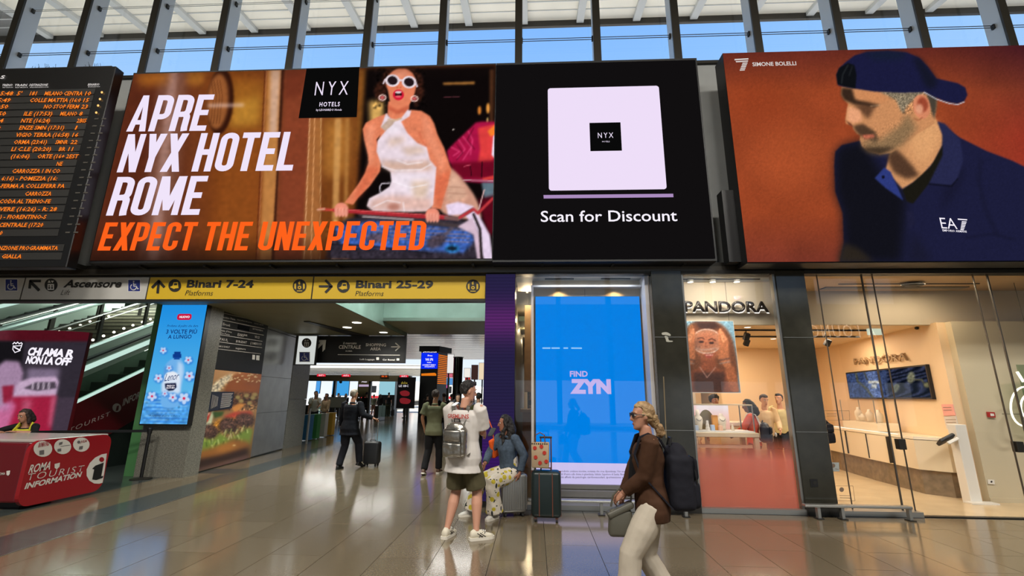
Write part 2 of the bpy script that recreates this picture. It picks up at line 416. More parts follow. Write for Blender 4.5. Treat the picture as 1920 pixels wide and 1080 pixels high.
def decal(name, pl, shapes, mt, parent, off=.005, thick=0.):
    bm = bmesh.new()
    for sh in shapes:
        vs = [bm.verts.new(pl.p(x, y)+pl.N*off) for x, y in sh]
        try: f = bm.faces.new(vs)
        except Exception: continue
    bm.normal_update()
    for f in bm.faces:
        if f.normal.dot(pl.N) < 0: f.normal_flip()
    bmesh.ops.triangulate(bm, faces=[f for f in bm.faces if len(f.verts) > 4])
    if thick:
        g = bmesh.ops.extrude_face_region(bm, geom=bm.faces[:]); bmesh.ops.translate(bm, vec=pl.N*thick, verts=[v_ for v_ in g['geom'] if isinstance(v_, bmesh.types.BMVert)])
    me = bpy.data.meshes.new(name); bm.to_mesh(me); bm.free(); o = link_mesh(name, me, mt); world_part(o, parent); return o
def slab(name, pl, pts, mt, parent, back=.05, front=0.):
    """solid plate whose front outline is the pixel polygon pts, reaching back behind the plane"""
    P = [pl.p(x, y)+pl.N*front for x, y in pts]
    return MB().prism(P, -pl.N*(back+front)).build(name, mt, parent, world=True)
# ================================================================== materials
TERR = mat('terrazzo', (110, 98, 78), .14, ior=2.2, var=.16, vscale=55)
TERR2 = mat('terrazzo_second', (105, 93, 73), .15, ior=2.2, var=.18, vscale=60)
TERR3 = mat('terrazzo_third', (115, 103, 83), .13, ior=2.2, var=.15, vscale=50)
BAND = mat('dark_green_stone', (62, 68, 66), .2, ior=1.7, var=.2, vscale=20)
GROUT = mat('grout', (70, 66, 58), .7)
DARKST = mat('dark_polished_stone', (46, 45, 38), .12, spec=.5, var=.12, vscale=6)
GREYST = mat('grey_granite', (112, 110, 100), .45, var=.35, vscale=45, bump=.2, bscale=90)
STEEL = mat('brushed_steel', (150, 148, 142), .28, metal=.85, var=.08, vscale=3)
STEELD = mat('dark_steel', (60, 58, 54), .4, metal=.7)
ALU = mat('aluminium', (165, 165, 160), .35, metal=.8)
BLACK = mat('black_plastic', (14, 14, 15), .45)
CHAR = mat('charcoal_paint', (38, 38, 38), .5)
GREYW = mat('grey_wall_paint', (158, 160, 158), .6, var=.04, vscale=2)
WHITE = mat('white_paint', (225, 222, 214), .5)
CREAM = mat('cream_paint', (222, 196, 158), .5)
OLIVE = mat('olive_plaster', (128, 124, 96), .5, var=.05, vscale=2)
GLOSSG = mat('glossy_green_steel', (150, 174, 164), .16, metal=.35, var=.15, vscale=1.2)
GL = glass('clear_glass'); GLT = glass('tinted_glass', (214, 226, 216))
CONC = mat('sunlit_concrete', (225, 218, 206), .8)
ASPH = mat('platform_paving', (190, 185, 175), .8, var=.1)
# ================================================================== floor
fl = struct('floor', MB().b2(-24, 24, -16, 70, -.3, -.012), GROUT)
def tile(x0, x1, y0, y1, m, name='floor_tile', z=0.):
    return MB().b2(x0+.003, x1-.003, y0+.003, y1-.003, -.012, z).build(name, m, fl)
random.seed(4)
TW = .575
def tile_rows(ya, yb, ph):
    out = []; y = ph
    while y > ya: y -= 1.18
    while y < yb:
        a, b = max(y, ya), min(y+1.18, yb)
        if b-a > .05: out.append((a, b))
        y += 1.18
    return out
stuff_m = MB()
for k in range(-10, 18):
    x0 = -1.60+TW*k; x1 = x0+TW; ph = 5.61 if k % 2 else 5.08
    if x0 < -.7:
        for a, b in tile_rows(4.0, 13.5, ph): tile(x0, x1, a, b, random.choice((TERR, TERR, TERR2, TERR3)))
        for a, b in tile_rows(13.5, 34, ph): stuff_m.b2(x0+.003, x1-.003, a+.003, b-.003, -.012, 0)
    else:
        for a, b in tile_rows(4.0, 6.62, ph): tile(x0, x1, a, b, random.choice((TERR, TERR, TERR2, TERR3)))
        if k % 2 == 0: tile(x0, x0+2*TW, 6.62, 7.18, TERR)
    for a, b in tile_rows(-8, 4.0, ph): stuff_m.b2(x0+.003, x1-.003, a+.003, b-.003, -.012, 0)
o = stuff_m.build('distant_floor_tiles', TERR, fl); o['kind'] = 'stuff'
for x0, x1, y0, y1 in ((-24, -7.35, -8, 7.6), (8.75, 24, -8, 7.18), (-24, -7.35, 13.5, 70), (-7.35, 24, 34, 70)):
    MB().b2(x0, x1, y0, y1, -.012, -.001).build('floor_field', TERR, fl)
MB().b2(-24, -7.35, 7.6, 13.5, -.012, -.001).build('floor_field', BAND, fl)
def strip(x_at_y0, w, y0, y1, m, z, n, name):
    d = -.0716
    L = (y1-y0)/n
    for i in range(n):
        ya, yb = y0+i*L+.002, y0+(i+1)*L-.002
        xa, xb = x_at_y0+d*(ya-y0), x_at_y0+d*(yb-y0)
        MB().prism([(xa, ya, 0), (xa-w, ya, 0), (xb-w, yb, 0), (xb, yb, 0)], (0, 0, z)).build(name, m, fl)
strip(-5.36, .66, 4.2, 20.2, BAND, .0015, 14, 'dark_band_slab')
strip(-6.95, .38, 4.2, 8.9, BAND, .0015, 4, 'dark_band_slab')
MB().b2(-7.1, -6.05, 9.75, 10.35, 0, .0012).build('dark_band_slab', BAND, fl)
MB().prism([(-5.36, 4.2, 0), (-5.345, 4.2, 0), (-5.60, 7.7, 0), (-5.615, 7.7, 0)], (0, 0, .004)).build('brass_strip', STEEL, fl)
# ================================================================== hall shell
struct('wall_left', MB().b2(-24.3, -24, -16, 46, 0, 12), GREYW)
struct('wall_right', MB().b2(24, 24.3, -16, 46, 0, 12), GREYW)
struct('ceiling', MB().b2(-24.3, 24.3, -16.3, 8.9, 11.6, 11.9), mat('hall_ceiling', (190, 186, 176), .8))
wr = struct('wall_rear', MB().b2(-24, 24, -14.3, -14, 2.6, 7.4).b2(-24, 24, -14.3, -14, 9.6, 11.6), mat('rear_wall', (90, 88, 84), .6))
for i in range(16):
    x = -24+i*3.2; MB().b2(x-.15, x+.15, -14.35, -13.95, 0, 11.6).build('rear_post', STEELD, wr)
# upper front wall, lintel
wf = struct('wall_front', MB().b2(-24, 24, 7.6, 7.9, 3.62, 7.86), GREYW)
zt = at(1330, 116, Y=7.6).z; 
MB().b2(-24, 24, 7.55, 8.3, 7.86, 7.92).build('sill', STEELD, wf)
MB().b2(-24, 24, 7.28, 7.75, 3.64, 3.73).build('lintel', mat('lintel_steel', (84, 80, 74), .35, metal=.6), wf)
MB().b2(-24, -.8, 7.30, 7.6, 3.73, 3.80).build('lintel_upper_rail', STEELD, wf)
MB().b2(-.8, 24, 7.30, 7.6, 3.73, 3.80).build('lintel_upper_rail', STEELD, wf)
for i in range(14):
    x = -12.5+i*1.15
    MB().b2(x-.02, x+.02, 7.12, 7.6, 3.72, 3.79).build('lintel_bracket', STEELD, wf)
for i, x in enumerate((-11.2, -8.7, 3.08)):
    MB().b2(x-.01, x+.01, 7.592, 7.6, 3.9, 7.8).build('panel_joint', STEELD, wf)
# ================================================================== clerestory window
win = struct('window_1', MB().b2(-24, 24, 7.9, 8.0, 7.9, 7.98), STEELD)
MULF = mat('mullion_front_shaded', (44, 40, 30), .5); MULS = mat('mullion_side_skylit', (196, 202, 206), .4, metal=.2)  # skylight on the sides and shade on the fronts put into the colours
for k in range(-14, 15):
    x = -.29+1.6*k
    MB().b2(x-.05, x+.05, 7.86, 8.20, 7.9, 11.6).build('mullion', MULS, win)
    MB().b2(x-.075, x+.075, 7.82, 7.86, 7.9, 11.6).build('mullion_cover', MULF, win)
    MB().b2(x+.07, x+1.53, 8.20, 8.21, 7.92, 11.6).build('glass_pane', GL, win)
    for z in (8.92, 10.1):
        MB().b2(x-.08, x+.08, 8.0, 8.06, z-.05, z+.05).build('mullion_clip', STEELD, win)
for z in (8.90, 8.95):
    MB().tube([(-24, 8.03, z), (24, 8.03, z)], .008, 5).build('tie_rod', STEELD, win)
for z in (10.09, 10.13):
    MB().tube([(-24, 8.03, z), (24, 8.03, z)], .006, 5).build('tie_rod', ALU, win)
# ================================================================== roof terrace and outdoor canopy
struct('roof', MB().b2(-40, 40, 8.3, 42, 7.2, 7.5), CONC)
cn = thing('canopy', 'white slatted outdoor canopy sloping up beyond the high windows', 'canopy', (0, 14, 15.2))
CE = 14.0; ZC = 15.15; SL = .12; STP = at(983, 48, Y=CE).x-at(880, 50, Y=CE).x; X0 = at(983, 45, Y=CE).x
SOFW = mat('canopy_panel', (246, 240, 224), .8, var=.03, vscale=1); SOFB = mat('canopy_beam', (196, 198, 196), .7)
rotS = Matrix.Rotation(math.atan(SL), 3, 'X')
def csl(x0, x1, s0, s1, z0, z1, m, name):   # s: distance inwards from the outer edge
    ym = CE-(s0+s1)/2; zz = ZC-SL*(s0+s1)/2
    MB().box((((x0+x1)/2), ym, zz+(z0+z1)/2), (x1-x0, (s1-s0), z1-z0), rot=rotS).build(name, m, cn, world=True)
for i in range(-9, 10):
    xb = X0+i*STP
    csl(xb-.13, xb+.13, 0.05, 4.2, -.14, .0, SOFB, 'beam')
    for s0, s1 in ((.06, .58), (.60, 1.0), (1.02, 2.1), (2.12, 4.2)):
        csl(xb+.13, xb+STP-.13, s0, s1, 0, .05, SOFW, 'soffit_panel')
csl(-45, 45, -.06, .06, -.22, .2, STEELD, 'fascia')
csl(-45, 45, .57, .60, -.02, .0, SOFB, 'cross_rib')
csl(-45, 45, .99, 1.03, -.02, .0, SOFB, 'cross_rib')
csl(-45, 45, 0, 4.2, .06, .12, mat('canopy_roofing', (120, 120, 118), .7), 'roofing')
for x in (-38, 38): MB().b2(x-.3, x+.3, 11, 11.6, 7.5, 14.8).build('canopy_post', SOFB, cn, world=True)
# ================================================================== pilasters
PF = PL((0, 7.22, 0))
def pilaster(n, x0, x1, label):
    p = struct('trim_%d' % n, MB().b2(x0, x1, 7.22, 7.38, .10, 3.64, bevel=.006, seg=1), DARKST); p['label'] = label
    MB().b2(x0-.002, x1+.002, 7.17, 7.40, 0, .10).build('plinth', STEELD, p)
    return p
pa = pilaster(1, 1.92, 2.41, 'dark polished stone pilaster left of the jewellery window')
pb = pilaster(2, 3.90, 4.36, 'dark polished stone pilaster between jewellery window and glass doors')
for p_, xa, xb in ((pa, 1.92, 2.41), (pb, 3.90, 4.36)):
    for z in (1.14, 2.55): MB().b2(xa, xb, 7.214, 7.222, z-.003, z+.003).build('joint_line', ALU, p_)
decal('emblem', PF, [Art.curve([(1241, 624), (1250, 623), (1257, 627), (1256, 630), (1248, 628), (1242, 628)], 3), Art.curve([(1246, 630), (1252, 631), (1254, 638), (1261, 639), (1260, 641), (1250, 641), (1248, 636)], 3)], mat('emblem_silver', (170, 168, 155), .4), pa, .004)
decal('socket_plate', PF, [[(1518, 898), (1532, 898), (1534, 913), (1520, 913)]], BLACK, pb, .006)
decal('socket', PF, [circ(1527, 905, 3.5, 10)], STEELD, pb, .009)
decal('bronze_line', PF, [[(1243, 706), (1245, 706), (1250, 821), (1248, 821)]], mat('bronze', (150, 130, 100), .3, metal=.7), pa, .004)
# low plinth rail along shop glass
for a, b in ((-.25, 1.92), (2.41, 3.90), (4.36, 5.50)):
    s_ = struct('baseboard_front', MB().b2(a, b, 7.2, 7.45, 0, .07), ALU)
struct('trim_3', MB().b2(5.5, 24, 7.26, 7.34, -.004, .006), STEELD)
# ================================================================== left wall of the passage
W0, W1 = Vector((-7.04, 9.45, 0)), Vector((-7.74, 15.5, 0)); WD = (W1-W0).normalized(); PW = PL(W0, WD)
ZW = 5.2
def wseg(px0, px1, base_y0, base_y1, z0, z1, m, name, parent=None, back=.35, front=0.):
    u0, u1 = PW.uv(px0, base_y0)[0], PW.uv(px1, base_y1)[0]
    a, b = PW.w(u0+.004, z0, front), PW.w(u1-.004, z0, front); n = -PW.N*(back+front)
    mb = MB().prism([a, b, b+Vector((0, 0, z1-z0)), a+Vector((0, 0, z1-z0))], n)
    return mb.build(name, m, parent) if parent else struct(name, mb, m)
UB0, UB1 = PW.uv(352, 891)[0], PW.uv(467, 860)[0]
UB2, UB3 = PW.uv(530, 842)[0], PW.uv(565, 833)[0]
LW = struct('wall_passage_left', MB().prism([PW.w(UB0-.08, 0, -.05), PW.w(UB3, 0, -.05), PW.w(UB3, ZW, -.05), PW.w(UB0-.08, ZW, -.05)], -PW.N*.4), GREYST)
def wpan(u0, u1, z0, z1, m, name, front=0., back=.05):
    return MB().prism([PW.w(u0, z0, front), PW.w(u1, z0, front), PW.w(u1, z1, front), PW.w(u0, z1, front)], -PW.N*back).build(name, m, LW, world=False)
zj = [PW.uv(500, 866-12)[1]]
za = PW.uv(497, 706)[1]; zb = PW.uv(480, 775)[1]; zc_ = PW.uv(545, 630)[1]
for z0, z1 in ((.03, zb-.004), (zb+.004, za-.004), (za+.004, zc_-.01), (zc_+.01, 4.2)):
    wpan(UB1+.01, UB2-.01, z0, z1, STEEL, 'steel_panel')
for z0, z1 in ((.0, 1.46), (1.47, 2.9), (2.91, 5.1)): wpan(UB2+.02, UB3, z0, z1, GREYST, 'stone_slab', .01)
wpan(UB0-.08, UB0-.01, 0, 4.6, STEELD, 'corner_trim', .01)
# pillar carrying the tall screen, front faces the hall
PP = PL((0, 9.2, 0))
xl, xr = PP.uv(250, 893)[0], PP.uv(343, 894)[0]
pil = struct('pillar_1', MB().b2(xl, xr, 9.2, 9.62, 0, 4.6), GREYST)
GRN = mat('green_edge_paint', (70, 118, 72), .45)
MB().b2(xl-.26, xl+.0, 9.26, 9.5, 0, 4.6).build('green_edge', GRN, pil)
for z in (1.3,): MB().b2(xl, xr, 9.192, 9.202, z-.004, z+.004).build('joint_line', STEELD, pil)
# ================================================================== bulkheads and ceilings of the passage
struct('ceiling_1', MB().b2(-7.9, -4.09, 8.9, 14.0, 3.45, 3.5), OLIVE)
struct('trim_4', MB().b2(-4.10, -4.07, 7.9, 14.3, 3.45, 5.0), GLOSSG)
struct('trim_5', MB().b2(-4.09, 1.0, 11.9, 11.95, 3.57, 5.0), GLOSSG)
struct('ceiling_2', MB().b2(-4.09, 1.0, 11.95, 14.6, 3.57, 3.62), OLIVE)
struct('trim_6', MB().b2(-4.09, 1.0, 11.88, 11.95, 3.57, 3.66), mat('bulkhead_lip', (120, 135, 125), .3, metal=.5))
struct('ceiling_3', MB().b2(-24, 2, 7.9, 11.9, 5.0, 5.05), mat('upper_soffit', (150, 158, 150), .5))
struct('ceiling_7', MB().prism([(-5.9, 11.2, 3.449), (-5.75, 11.2, 3.449), (-5.2, 14.0, 3.449), (-5.75, 14.0, 3.449)], (0, 0, -.02)), BLACK)
struct('wall_passage_right', MB().b2(-.78, -.4, 7.9, 33, 0, 5), mat('passage_right_wall', (120, 112, 100), .5))
# long slatted metal ceiling over the concourse beyond
SLAT = mat('metal_ceiling_slat', (132, 126, 122), .25, metal=.4)
lc = struct('ceiling_4', MB().b2(-24, 24, 14.6, 44, 5.1, 5.3), mat('ceiling_back', (40, 38, 36), .6))
for i in range(30):
    y = 14.7+i*.97
    MB().b2(-24, 4, y, y+.84, 5.02, 5.1).build('ceiling_slat', SLAT, lc)
struct('wall_5', MB().b2(-7.6, 24, 14.55, 14.62, 3.62, 5.1), OLIVE)

for x, y, e_ in ((-10, 20, 70), (-3, 20, 80), (-10, 29, 90), (-16, 36, 160), (-5, 36, 120)): light('AREA', 'concourse_fill', (x, y, 4.95), e_, (1, .97, .92), 3.0, .5)  # fill lights added to brighten the concourse, no fittings modelled
light('AREA', 'passage_fill', (-5.4, 10.6, 3.40), 60, (1, .98, .92), 1.6, .3)  # bare area light under the passage ceiling, no fitting
# ================================================================== screens above the shops
PB = PL((0, 7.0, 0)); PR = PL((0, 6.8, 0)); PD = PL((0, 6.7, 0)); PS = PL((0, 7.38, 0))
EM = vcmat('lit_screen', emit=1.0); PR_M = vcmat('printed_sheet', None, .35); EMD = vcmat('dim_lit_screen', emit=.75)
LILAC = emis('screen_white', (240, 228, 250)); ORNG = emis('screen_orange', (255, 98, 28)); WHT = emis('screen_bright_white', (250, 245, 255))
INK = emis('screen_black', (10, 10, 10), 1.0)
# --- hotel advert
hs = thing('advertising_screen', 'wide lit hotel advert with a woman in white sunglasses leaning over a railing', 'screen', (-4.1, 7.0, 3.78))
MB().b2(-7.56, -.67, 7.01, 7.3, 3.76, 7.52).build('screen_case', BLACK, hs, world=True)
for x in (-6.5, -4, -1.8): MB().b2(x-.08, x+.08, 7.3, 7.6, 4.2, 7.2).build('bracket', STEELD, hs, world=True)
A = Art(160, 110, 945, 500, (96, 48, 22))
A.comp(np.clip((A.X-560)/60, 0, 1)*0+1, lambda X, Y: np.stack([108+18*np.sin(X/57), 54+10*np.sin(X/57), 26+4*np.sin(X/40)], -1))
A.poly([(240, 125), (330, 125), (300, 500), (150, 500)], (88, 40, 24), 14)
A.poly([(300, 128), (352, 128), (318, 500), (258, 500)], (140, 100, 84), 7, .55)
A.poly([(318, 128), (334, 128), (296, 500), (276, 500)], (190, 150, 140), 4, .55)
A.poly([(255, 135), (318, 130), (312, 158), (262, 162)], (176, 104, 34), 9, .8)
A.poly([(350, 135), (385, 133), (380, 160), (352, 160)], (176, 112, 40), 6, .7)
A.poly([(430, 150), (500, 150), (492, 245), (420, 245)], (158, 100, 34), 12, .75)
A.poly([(440, 190), (488, 180), (484, 232), (432, 236)], (188, 132, 48), 7, .8)
A.poly([(420, 260), (500, 250), (490, 500), (400, 500)], (140, 74, 28), 12, .8)
A.poly([(502, 130), (527, 130), (515, 500), (486, 500)], (186, 124, 66), 3)
A.poly([(508, 130), (526, 130), (519, 250), (505, 250)], (206, 170, 150), 3, .8)
A.line([(497, 132), (480, 487)], 1.6, (90, 36, 18)); A.line([(500, 132), (483, 487)], 1, (210, 140, 110), 0, .6)
A.poly([(528, 130), (535, 130), (524, 300), (515, 500), (508, 500), (520, 300)], (40, 20, 12), 1)
A.poly([(535, 130), (620, 128), (606, 490), (514, 490)], (132, 62, 38), 6)
A.poly([(536, 128), (575, 128), (565, 180), (532, 185)], (104, 44, 28), 6, .7)
A.poly([(580, 222), (604, 222), (600, 490), (566, 490)], (158, 98, 52), 2)
for xa, xb, c in ((581, 570, (226, 168, 120)), (590, 583, (222, 158, 104)), (602, 600, (236, 190, 130))): A.line([(xa, 222), (xb, 487)], 1.6, c)
A.poly([(604, 222), (672, 215), (672, 490), (600, 490)], (116, 62, 24), 3)
A.poly([(608, 224), (660, 224), (650, 330), (606, 330)], (196, 132, 58), 12, .7)
A.poly([(628, 222), (640, 222), (632, 487), (621, 487)], (206, 152, 88), 2, .8)
A.poly([(648, 222), (655, 222), (650, 487), (643, 487)], (176, 120, 60), 2, .8)
A.poly([(672, 130), (690, 130), (684, 230), (668, 300)], (130, 78, 30), 3)
A.poly([(686, 128), (930, 122), (930, 490), (655, 490), (672, 330)], (13, 8, 8), 4)
A.poly([(692, 190), (718, 188), (718, 226), (694, 234)], (226, 176, 96), 5, .95)
A.poly([(830, 155), (890, 153), (890, 158), (832, 159)], (196, 130, 60), 1.5, .8)
A.line([(832, 182), (862, 181)], 1.4, (120, 60, 70), 0, .8)
A.poly([(918, 130), (926, 130), (924, 250), (918, 250)], (90, 52, 30), 2, .8)
A.ell(899, 207, 3, 8, (220, 130, 50), 1.5); A.ell(915, 203, 3, 10, (240, 160, 70), 1.5); A.ell(914, 226, 1.5, 6, (220, 180, 110), 1)
A.ell(850, 243, 1.5, 1.5, (200, 190, 180), .5)
# leather disc
A.ell(413, 190, 25, 62, (52, 22, 12), 2, rot=4); A.ell(408, 190, 20, 52, (150, 88, 46), 3, rot=4)
for dx in (-8, -3, 3, 8): A.line([(404+dx, 150), (409+dx, 180), (403+dx, 232)], 1.3, (96, 50, 24), .5, .8)
A.line([(392, 198), (455, 197)], 5, (222, 190, 180), 3, .75)
# second woman, magenta
A.poly([(838, 283), (850, 270), (866, 255), (892, 230), (902, 228), (930, 228), (930, 345), (870, 340), (840, 300)], (168, 20, 66), 2)
A.poly([(896, 240), (930, 232), (930, 290), (905, 335), (893, 330), (900, 280)], (222, 62, 62), 2)
A.poly([(914, 246), (929, 233), (929, 252), (920, 256)], (246, 128, 44), 1.5)
for q in ([(860, 262), (872, 280), (858, 296)], [(868, 256), (884, 276), (868, 300)], [(878, 246), (886, 262), (882, 290)], [(846, 276), (862, 284), (850, 292)]): A.line(q, 2.2, (226, 70, 120), 1.2, .8)
for q in ([(856, 270), (868, 286), (856, 300)], [(888, 240), (876, 262), (890, 280)]): A.line(q, 2, (100, 8, 36), 1.2, .8)
A.poly([(925, 255), (930, 250), (930, 300), (922, 290)], (235, 225, 245), 1)
A.poly([(846, 306), (930, 300), (930, 334), (858, 336), (846, 320)], (110, 10, 34), 3)
A.line([(870, 312), (882, 309)], 1.2, (220, 100, 120)); A.line([(882, 312), (884, 330)], 1.4, (30, 6, 14)); A.line([(904, 304), (903, 332)], 2, (30, 6, 14))
A.poly([(904, 334), (930, 328), (930, 336), (906, 338)], (206, 60, 56), 1)
A.line([(868, 338), (930, 339)], 2, (190, 150, 160), .5); A.poly([(903, 342), (930, 342), (930, 368), (908, 372)], (96, 116, 128), 2)
A.poly([(895, 375), (930, 366), (930, 440), (915, 440)], (88, 10, 26), 4)
# skirt behind
A.poly([(812, 316), (838, 312), (858, 326), (878, 350), (892, 372), (900, 396), (896, 412), (840, 404), (820, 380)], (205, 150, 128), 2, cv=True)
A.poly([(836, 384), (858, 378), (886, 386), (896, 400), (918, 440), (925, 488), (908, 488), (886, 420), (870, 402), (840, 404)], (232, 212, 236), 1.5)
A.poly([(838, 316), (856, 330), (872, 352), (876, 372), (850, 378), (836, 372), (834, 340)], (222, 176, 150), 4, .8)
A.line([(842, 350), (872, 352)], 1.5, (170, 120, 100), 1, .7); A.line([(838, 362), (874, 364)], 1.5, (170, 120, 100), 1, .7)
# hair
A.poly([(716, 150), (722, 136), (738, 128), (766, 126), (784, 134), (792, 150), (794, 178), (786, 192), (778, 200), (775, 150), (738, 140), (727, 160), (718, 190), (706, 184), (702, 168), (708, 156)], (52, 26, 18), 2.5, cv=True)
A.noise(.35, 4, 7, A.mask([(700, 128), (796, 124), (800, 200), (776, 205), (774, 150), (736, 140), (724, 205), (700, 205)], 3))
SK = (226, 128, 92); SKD = (188, 84, 58)
# face + neck
A.poly([(728, 172), (724, 156), (730, 140), (744, 130), (762, 130), (775, 140), (780, 158), (777, 176), (770, 192), (758, 202), (742, 202), (732, 192)], SK, 1, cv=True)
A.poly([(728, 190), (768, 190), (766, 212), (778, 222), (752, 236), (730, 224), (727, 212)], SK, 1)
A.poly([(727, 196), (745, 206), (766, 198), (764, 210), (744, 214), (728, 206)], SKD, 2, .7)
A.poly([(738, 134), (760, 132), (770, 142), (748, 148), (734, 146)], (242, 160, 128), 4, .7)
# shoulders, arms
A.poly([(728, 212), (706, 220), (686, 230), (680, 242), (683, 262), (690, 290), (691, 305), (684, 325), (672, 345), (655, 368), (646, 380), (662, 384), (672, 370), (694, 348), (712, 322), (716, 300), (706, 262), (724, 240)], SK, 1)
A.poly([(770, 206), (790, 208), (806, 218), (814, 232), (820, 252), (832, 276), (840, 300), (846, 318), (840, 345), (832, 370), (827, 392), (808, 390), (812, 364), (816, 340), (812, 318), (802, 296), (790, 272), (765, 250), (750, 224)], SK, 1)
A.poly([(716, 240), (730, 222), (752, 224), (768, 240), (798, 268), (806, 300), (730, 300), (708, 270)], SK, 1)
A.poly([(690, 236), (704, 232), (700, 262), (700, 300), (688, 320), (692, 296), (684, 260)], (244, 158, 124), 4, .6)
A.poly([(790, 214), (806, 226), (816, 256), (836, 300), (830, 330), (818, 300), (796, 256)], (244, 158, 124), 4, .5)
A.line([(706, 262), (716, 300)], 2, SKD, 1.2, .7); A.line([(786, 248), (790, 262), (800, 276)], 2, SKD, 1.5, .6)
A.poly([(814, 335), (846, 318), (830, 380), (822, 392), (812, 364)], (212, 92, 60), 4, .5); A.poly([(690, 312), (714, 316), (676, 368), (660, 378)], (212, 92, 60), 4, .5)
A.noise(.022, 3, 9, A.mask([(680, 210), (850, 205), (850, 400), (640, 400)], 3))
# sunglasses, lips, earrings
for cx, cy in ((736, 151), (767, 154)):
    A.ell(cx, cy, 13.5, 11.5, (238, 224, 232), .5, rot=5); A.ell(cx, cy, 9.5, 8.3, (34, 22, 26), .5, rot=5)
A.line([(748, 150), (756, 151)], 3.5, (238, 224, 232), .3); A.line([(722, 149), (719, 156)], 3, (220, 205, 215), .3); A.line([(779, 155), (782, 162)], 3, (220, 205, 215), .3)
A.ell(747, 178, 10.5, 10, (206, 22, 52), .6); A.ell(747, 177, 6.5, 5.5, (40, 10, 14), .5); A.ell(747, 173, 6, 2, (238, 224, 226), .4); A.ell(747, 181, 6, 2, (228, 90, 100), .5)
A.ell(745, 164, 2, 1.2, SKD, .6); A.ell(751, 164, 2, 1.2, SKD, .6)
for cx, cy in ((717, 183), (777, 185)): A.ell(cx, cy, 7.5, 6, (238, 196, 186), .4, ring=2.2); A.ell(cx, cy, 4, 3.2, (196, 90, 90), .4)
# dress
DR = [(724, 212), (732, 222), (744, 226), (752, 222), (764, 206), (771, 208), (768, 218), (752, 228), (764, 250), (782, 268), (800, 276), (806, 300), (818, 314), (816, 340), (812, 384), (800, 396), (770, 397), (700, 396), (688, 386), (692, 372), (712, 362), (730, 350), (734, 340), (732, 322), (716, 312), (712, 300), (706, 284), (708, 264), (724, 244), (714, 238)]
A.poly(DR, (232, 214, 224), .8)
for q in (([(712, 300), (760, 304), (806, 300), (810, 320), (736, 322), (720, 314)], (206, 164, 140)), ([(740, 322), (800, 326), (808, 350), (780, 366), (740, 348)], (240, 226, 236)), ([(700, 372), (740, 366), (810, 372), (808, 396), (702, 395), (690, 386)], (222, 176, 160)), ([(726, 260), (760, 256), (756, 268), (730, 276)], (214, 184, 166)), ([(750, 276), (790, 274), (800, 286), (764, 292)], (210, 180, 160)), ([(770, 340), (806, 338), (800, 370), (776, 372)], (216, 186, 160)), ([(728, 236), (748, 234), (750, 244), (730, 250)], (246, 236, 246))):
    A.poly(q[0], q[1], 5, .8)
for q in ([(716, 312), (742, 320), (790, 318), (808, 308)], [(736, 340), (770, 352), (800, 346)], [(756, 380), (758, 396)], [(700, 388), (726, 376), (750, 380)], [(744, 300), (764, 308), (792, 304)]): A.line(q, 1.6, (250, 242, 248), .8, .9)
A.ell(738, 388, 12, 7, (178, 112, 96), 3, .8)
A.poly([(714, 238), (726, 226), (742, 224), (736, 234), (722, 246)], (196, 168, 150), 1); A.line([(728, 224), (740, 226), (752, 222)], 3, (206, 176, 146), .8)
# trunk / car chrome + blue case
A.poly([(700, 404), (840, 404), (884, 418), (898, 440), (900, 487), (610, 487), (620, 430), (650, 410)], (48, 42, 52), 3)
A.poly([(628, 426), (700, 414), (880, 430), (890, 450), (870, 474), (790, 470), (640, 460)], (58, 92, 168), 3)
for y_ in (432, 440, 447, 454): A.line([(700, y_-8), (880, y_)], 1.8, (178, 130, 110), 1, .65)
A.ell(705, 446, 20, 9, (88, 72, 84), 3, .9); A.ell(818, 452, 20, 12, (70, 56, 62), 3, .9, rot=-30); A.ell(848, 466, 14, 8, (40, 110, 170), 2); A.ell(848, 466, 9, 4, (20, 30, 40), 1.5); A.line([(835, 440), (850, 424)], 7, (86, 74, 84), 2, .9)
A.line([(620, 458), (700, 462), (810, 476)], 3, (30, 26, 34), 1); A.noise(.16, 4, 12, A.mask([(612, 412), (895, 412), (900, 487), (612, 487)], 3))
A.line([(675, 402), (780, 414), (860, 424)], 7, (70, 58, 60), 2); A.line([(680, 406), (775, 412)], 2.5, (230, 215, 215), 1, .8)
A.poly([(858, 425), (886, 408), (898, 440), (904, 487), (895, 487), (888, 440)], (214, 186, 204), 1.5)
A.line([(601, 392), (628, 394)], 5, (196, 70, 56), .6); A.line([(596, 393), (608, 392)], 4, (210, 150, 120), .6)
A.line([(628, 394), (655, 396), (780, 405), (838, 408)], 7.5, (172, 42, 50), .8); A.line([(655, 394), (838, 405)], 1.8, (226, 96, 96), .6, .8)
A.line([(836, 408), (858, 411), (868, 404), (886, 393)], 7, (120, 86, 84), 1); A.line([(862, 408), (888, 392), (896, 400), (924, 372)], 5, (186, 54, 60), 1)
A.line([(888, 402), (900, 430), (903, 487)], 5, (44, 34, 36), 1); A.line([(898, 392), (908, 356)], 2.2, (214, 170, 168), .6)
A.line([(713, 362), (712, 350), (716, 344), (732, 343)], 2.2, (190, 180, 190), .6)
for cx, cy in ((640, 392), (811, 402)):   # hands
    A.ell(cx, cy, 13, 12, (234, 142, 118), 1)
    for i in range(4): A.ell(cx-9+i*6, cy+6, 3.4, 9, (240, 156, 134), .8); A.line([(cx-6+i*6, cy), (cx-6+i*6, cy+12)], .9, (176, 82, 66), .5, .8)
A.comp(np.clip((A.Y-440)/50, 0, 1)*(A.X < 620), (30, 16, 12), .75)
A.comp(np.clip((150-A.Y)/40, 0, 1), (30, 18, 14), .35)
A.noise(.03, 6, 3)
u0, v1 = PB.uv(250, 137); u1, v0 = PB.uv(929, 487)
picture('screen_picture', PB, (-7.535, 7.485, -.675, 3.80), A, EM, hs, 2.0)
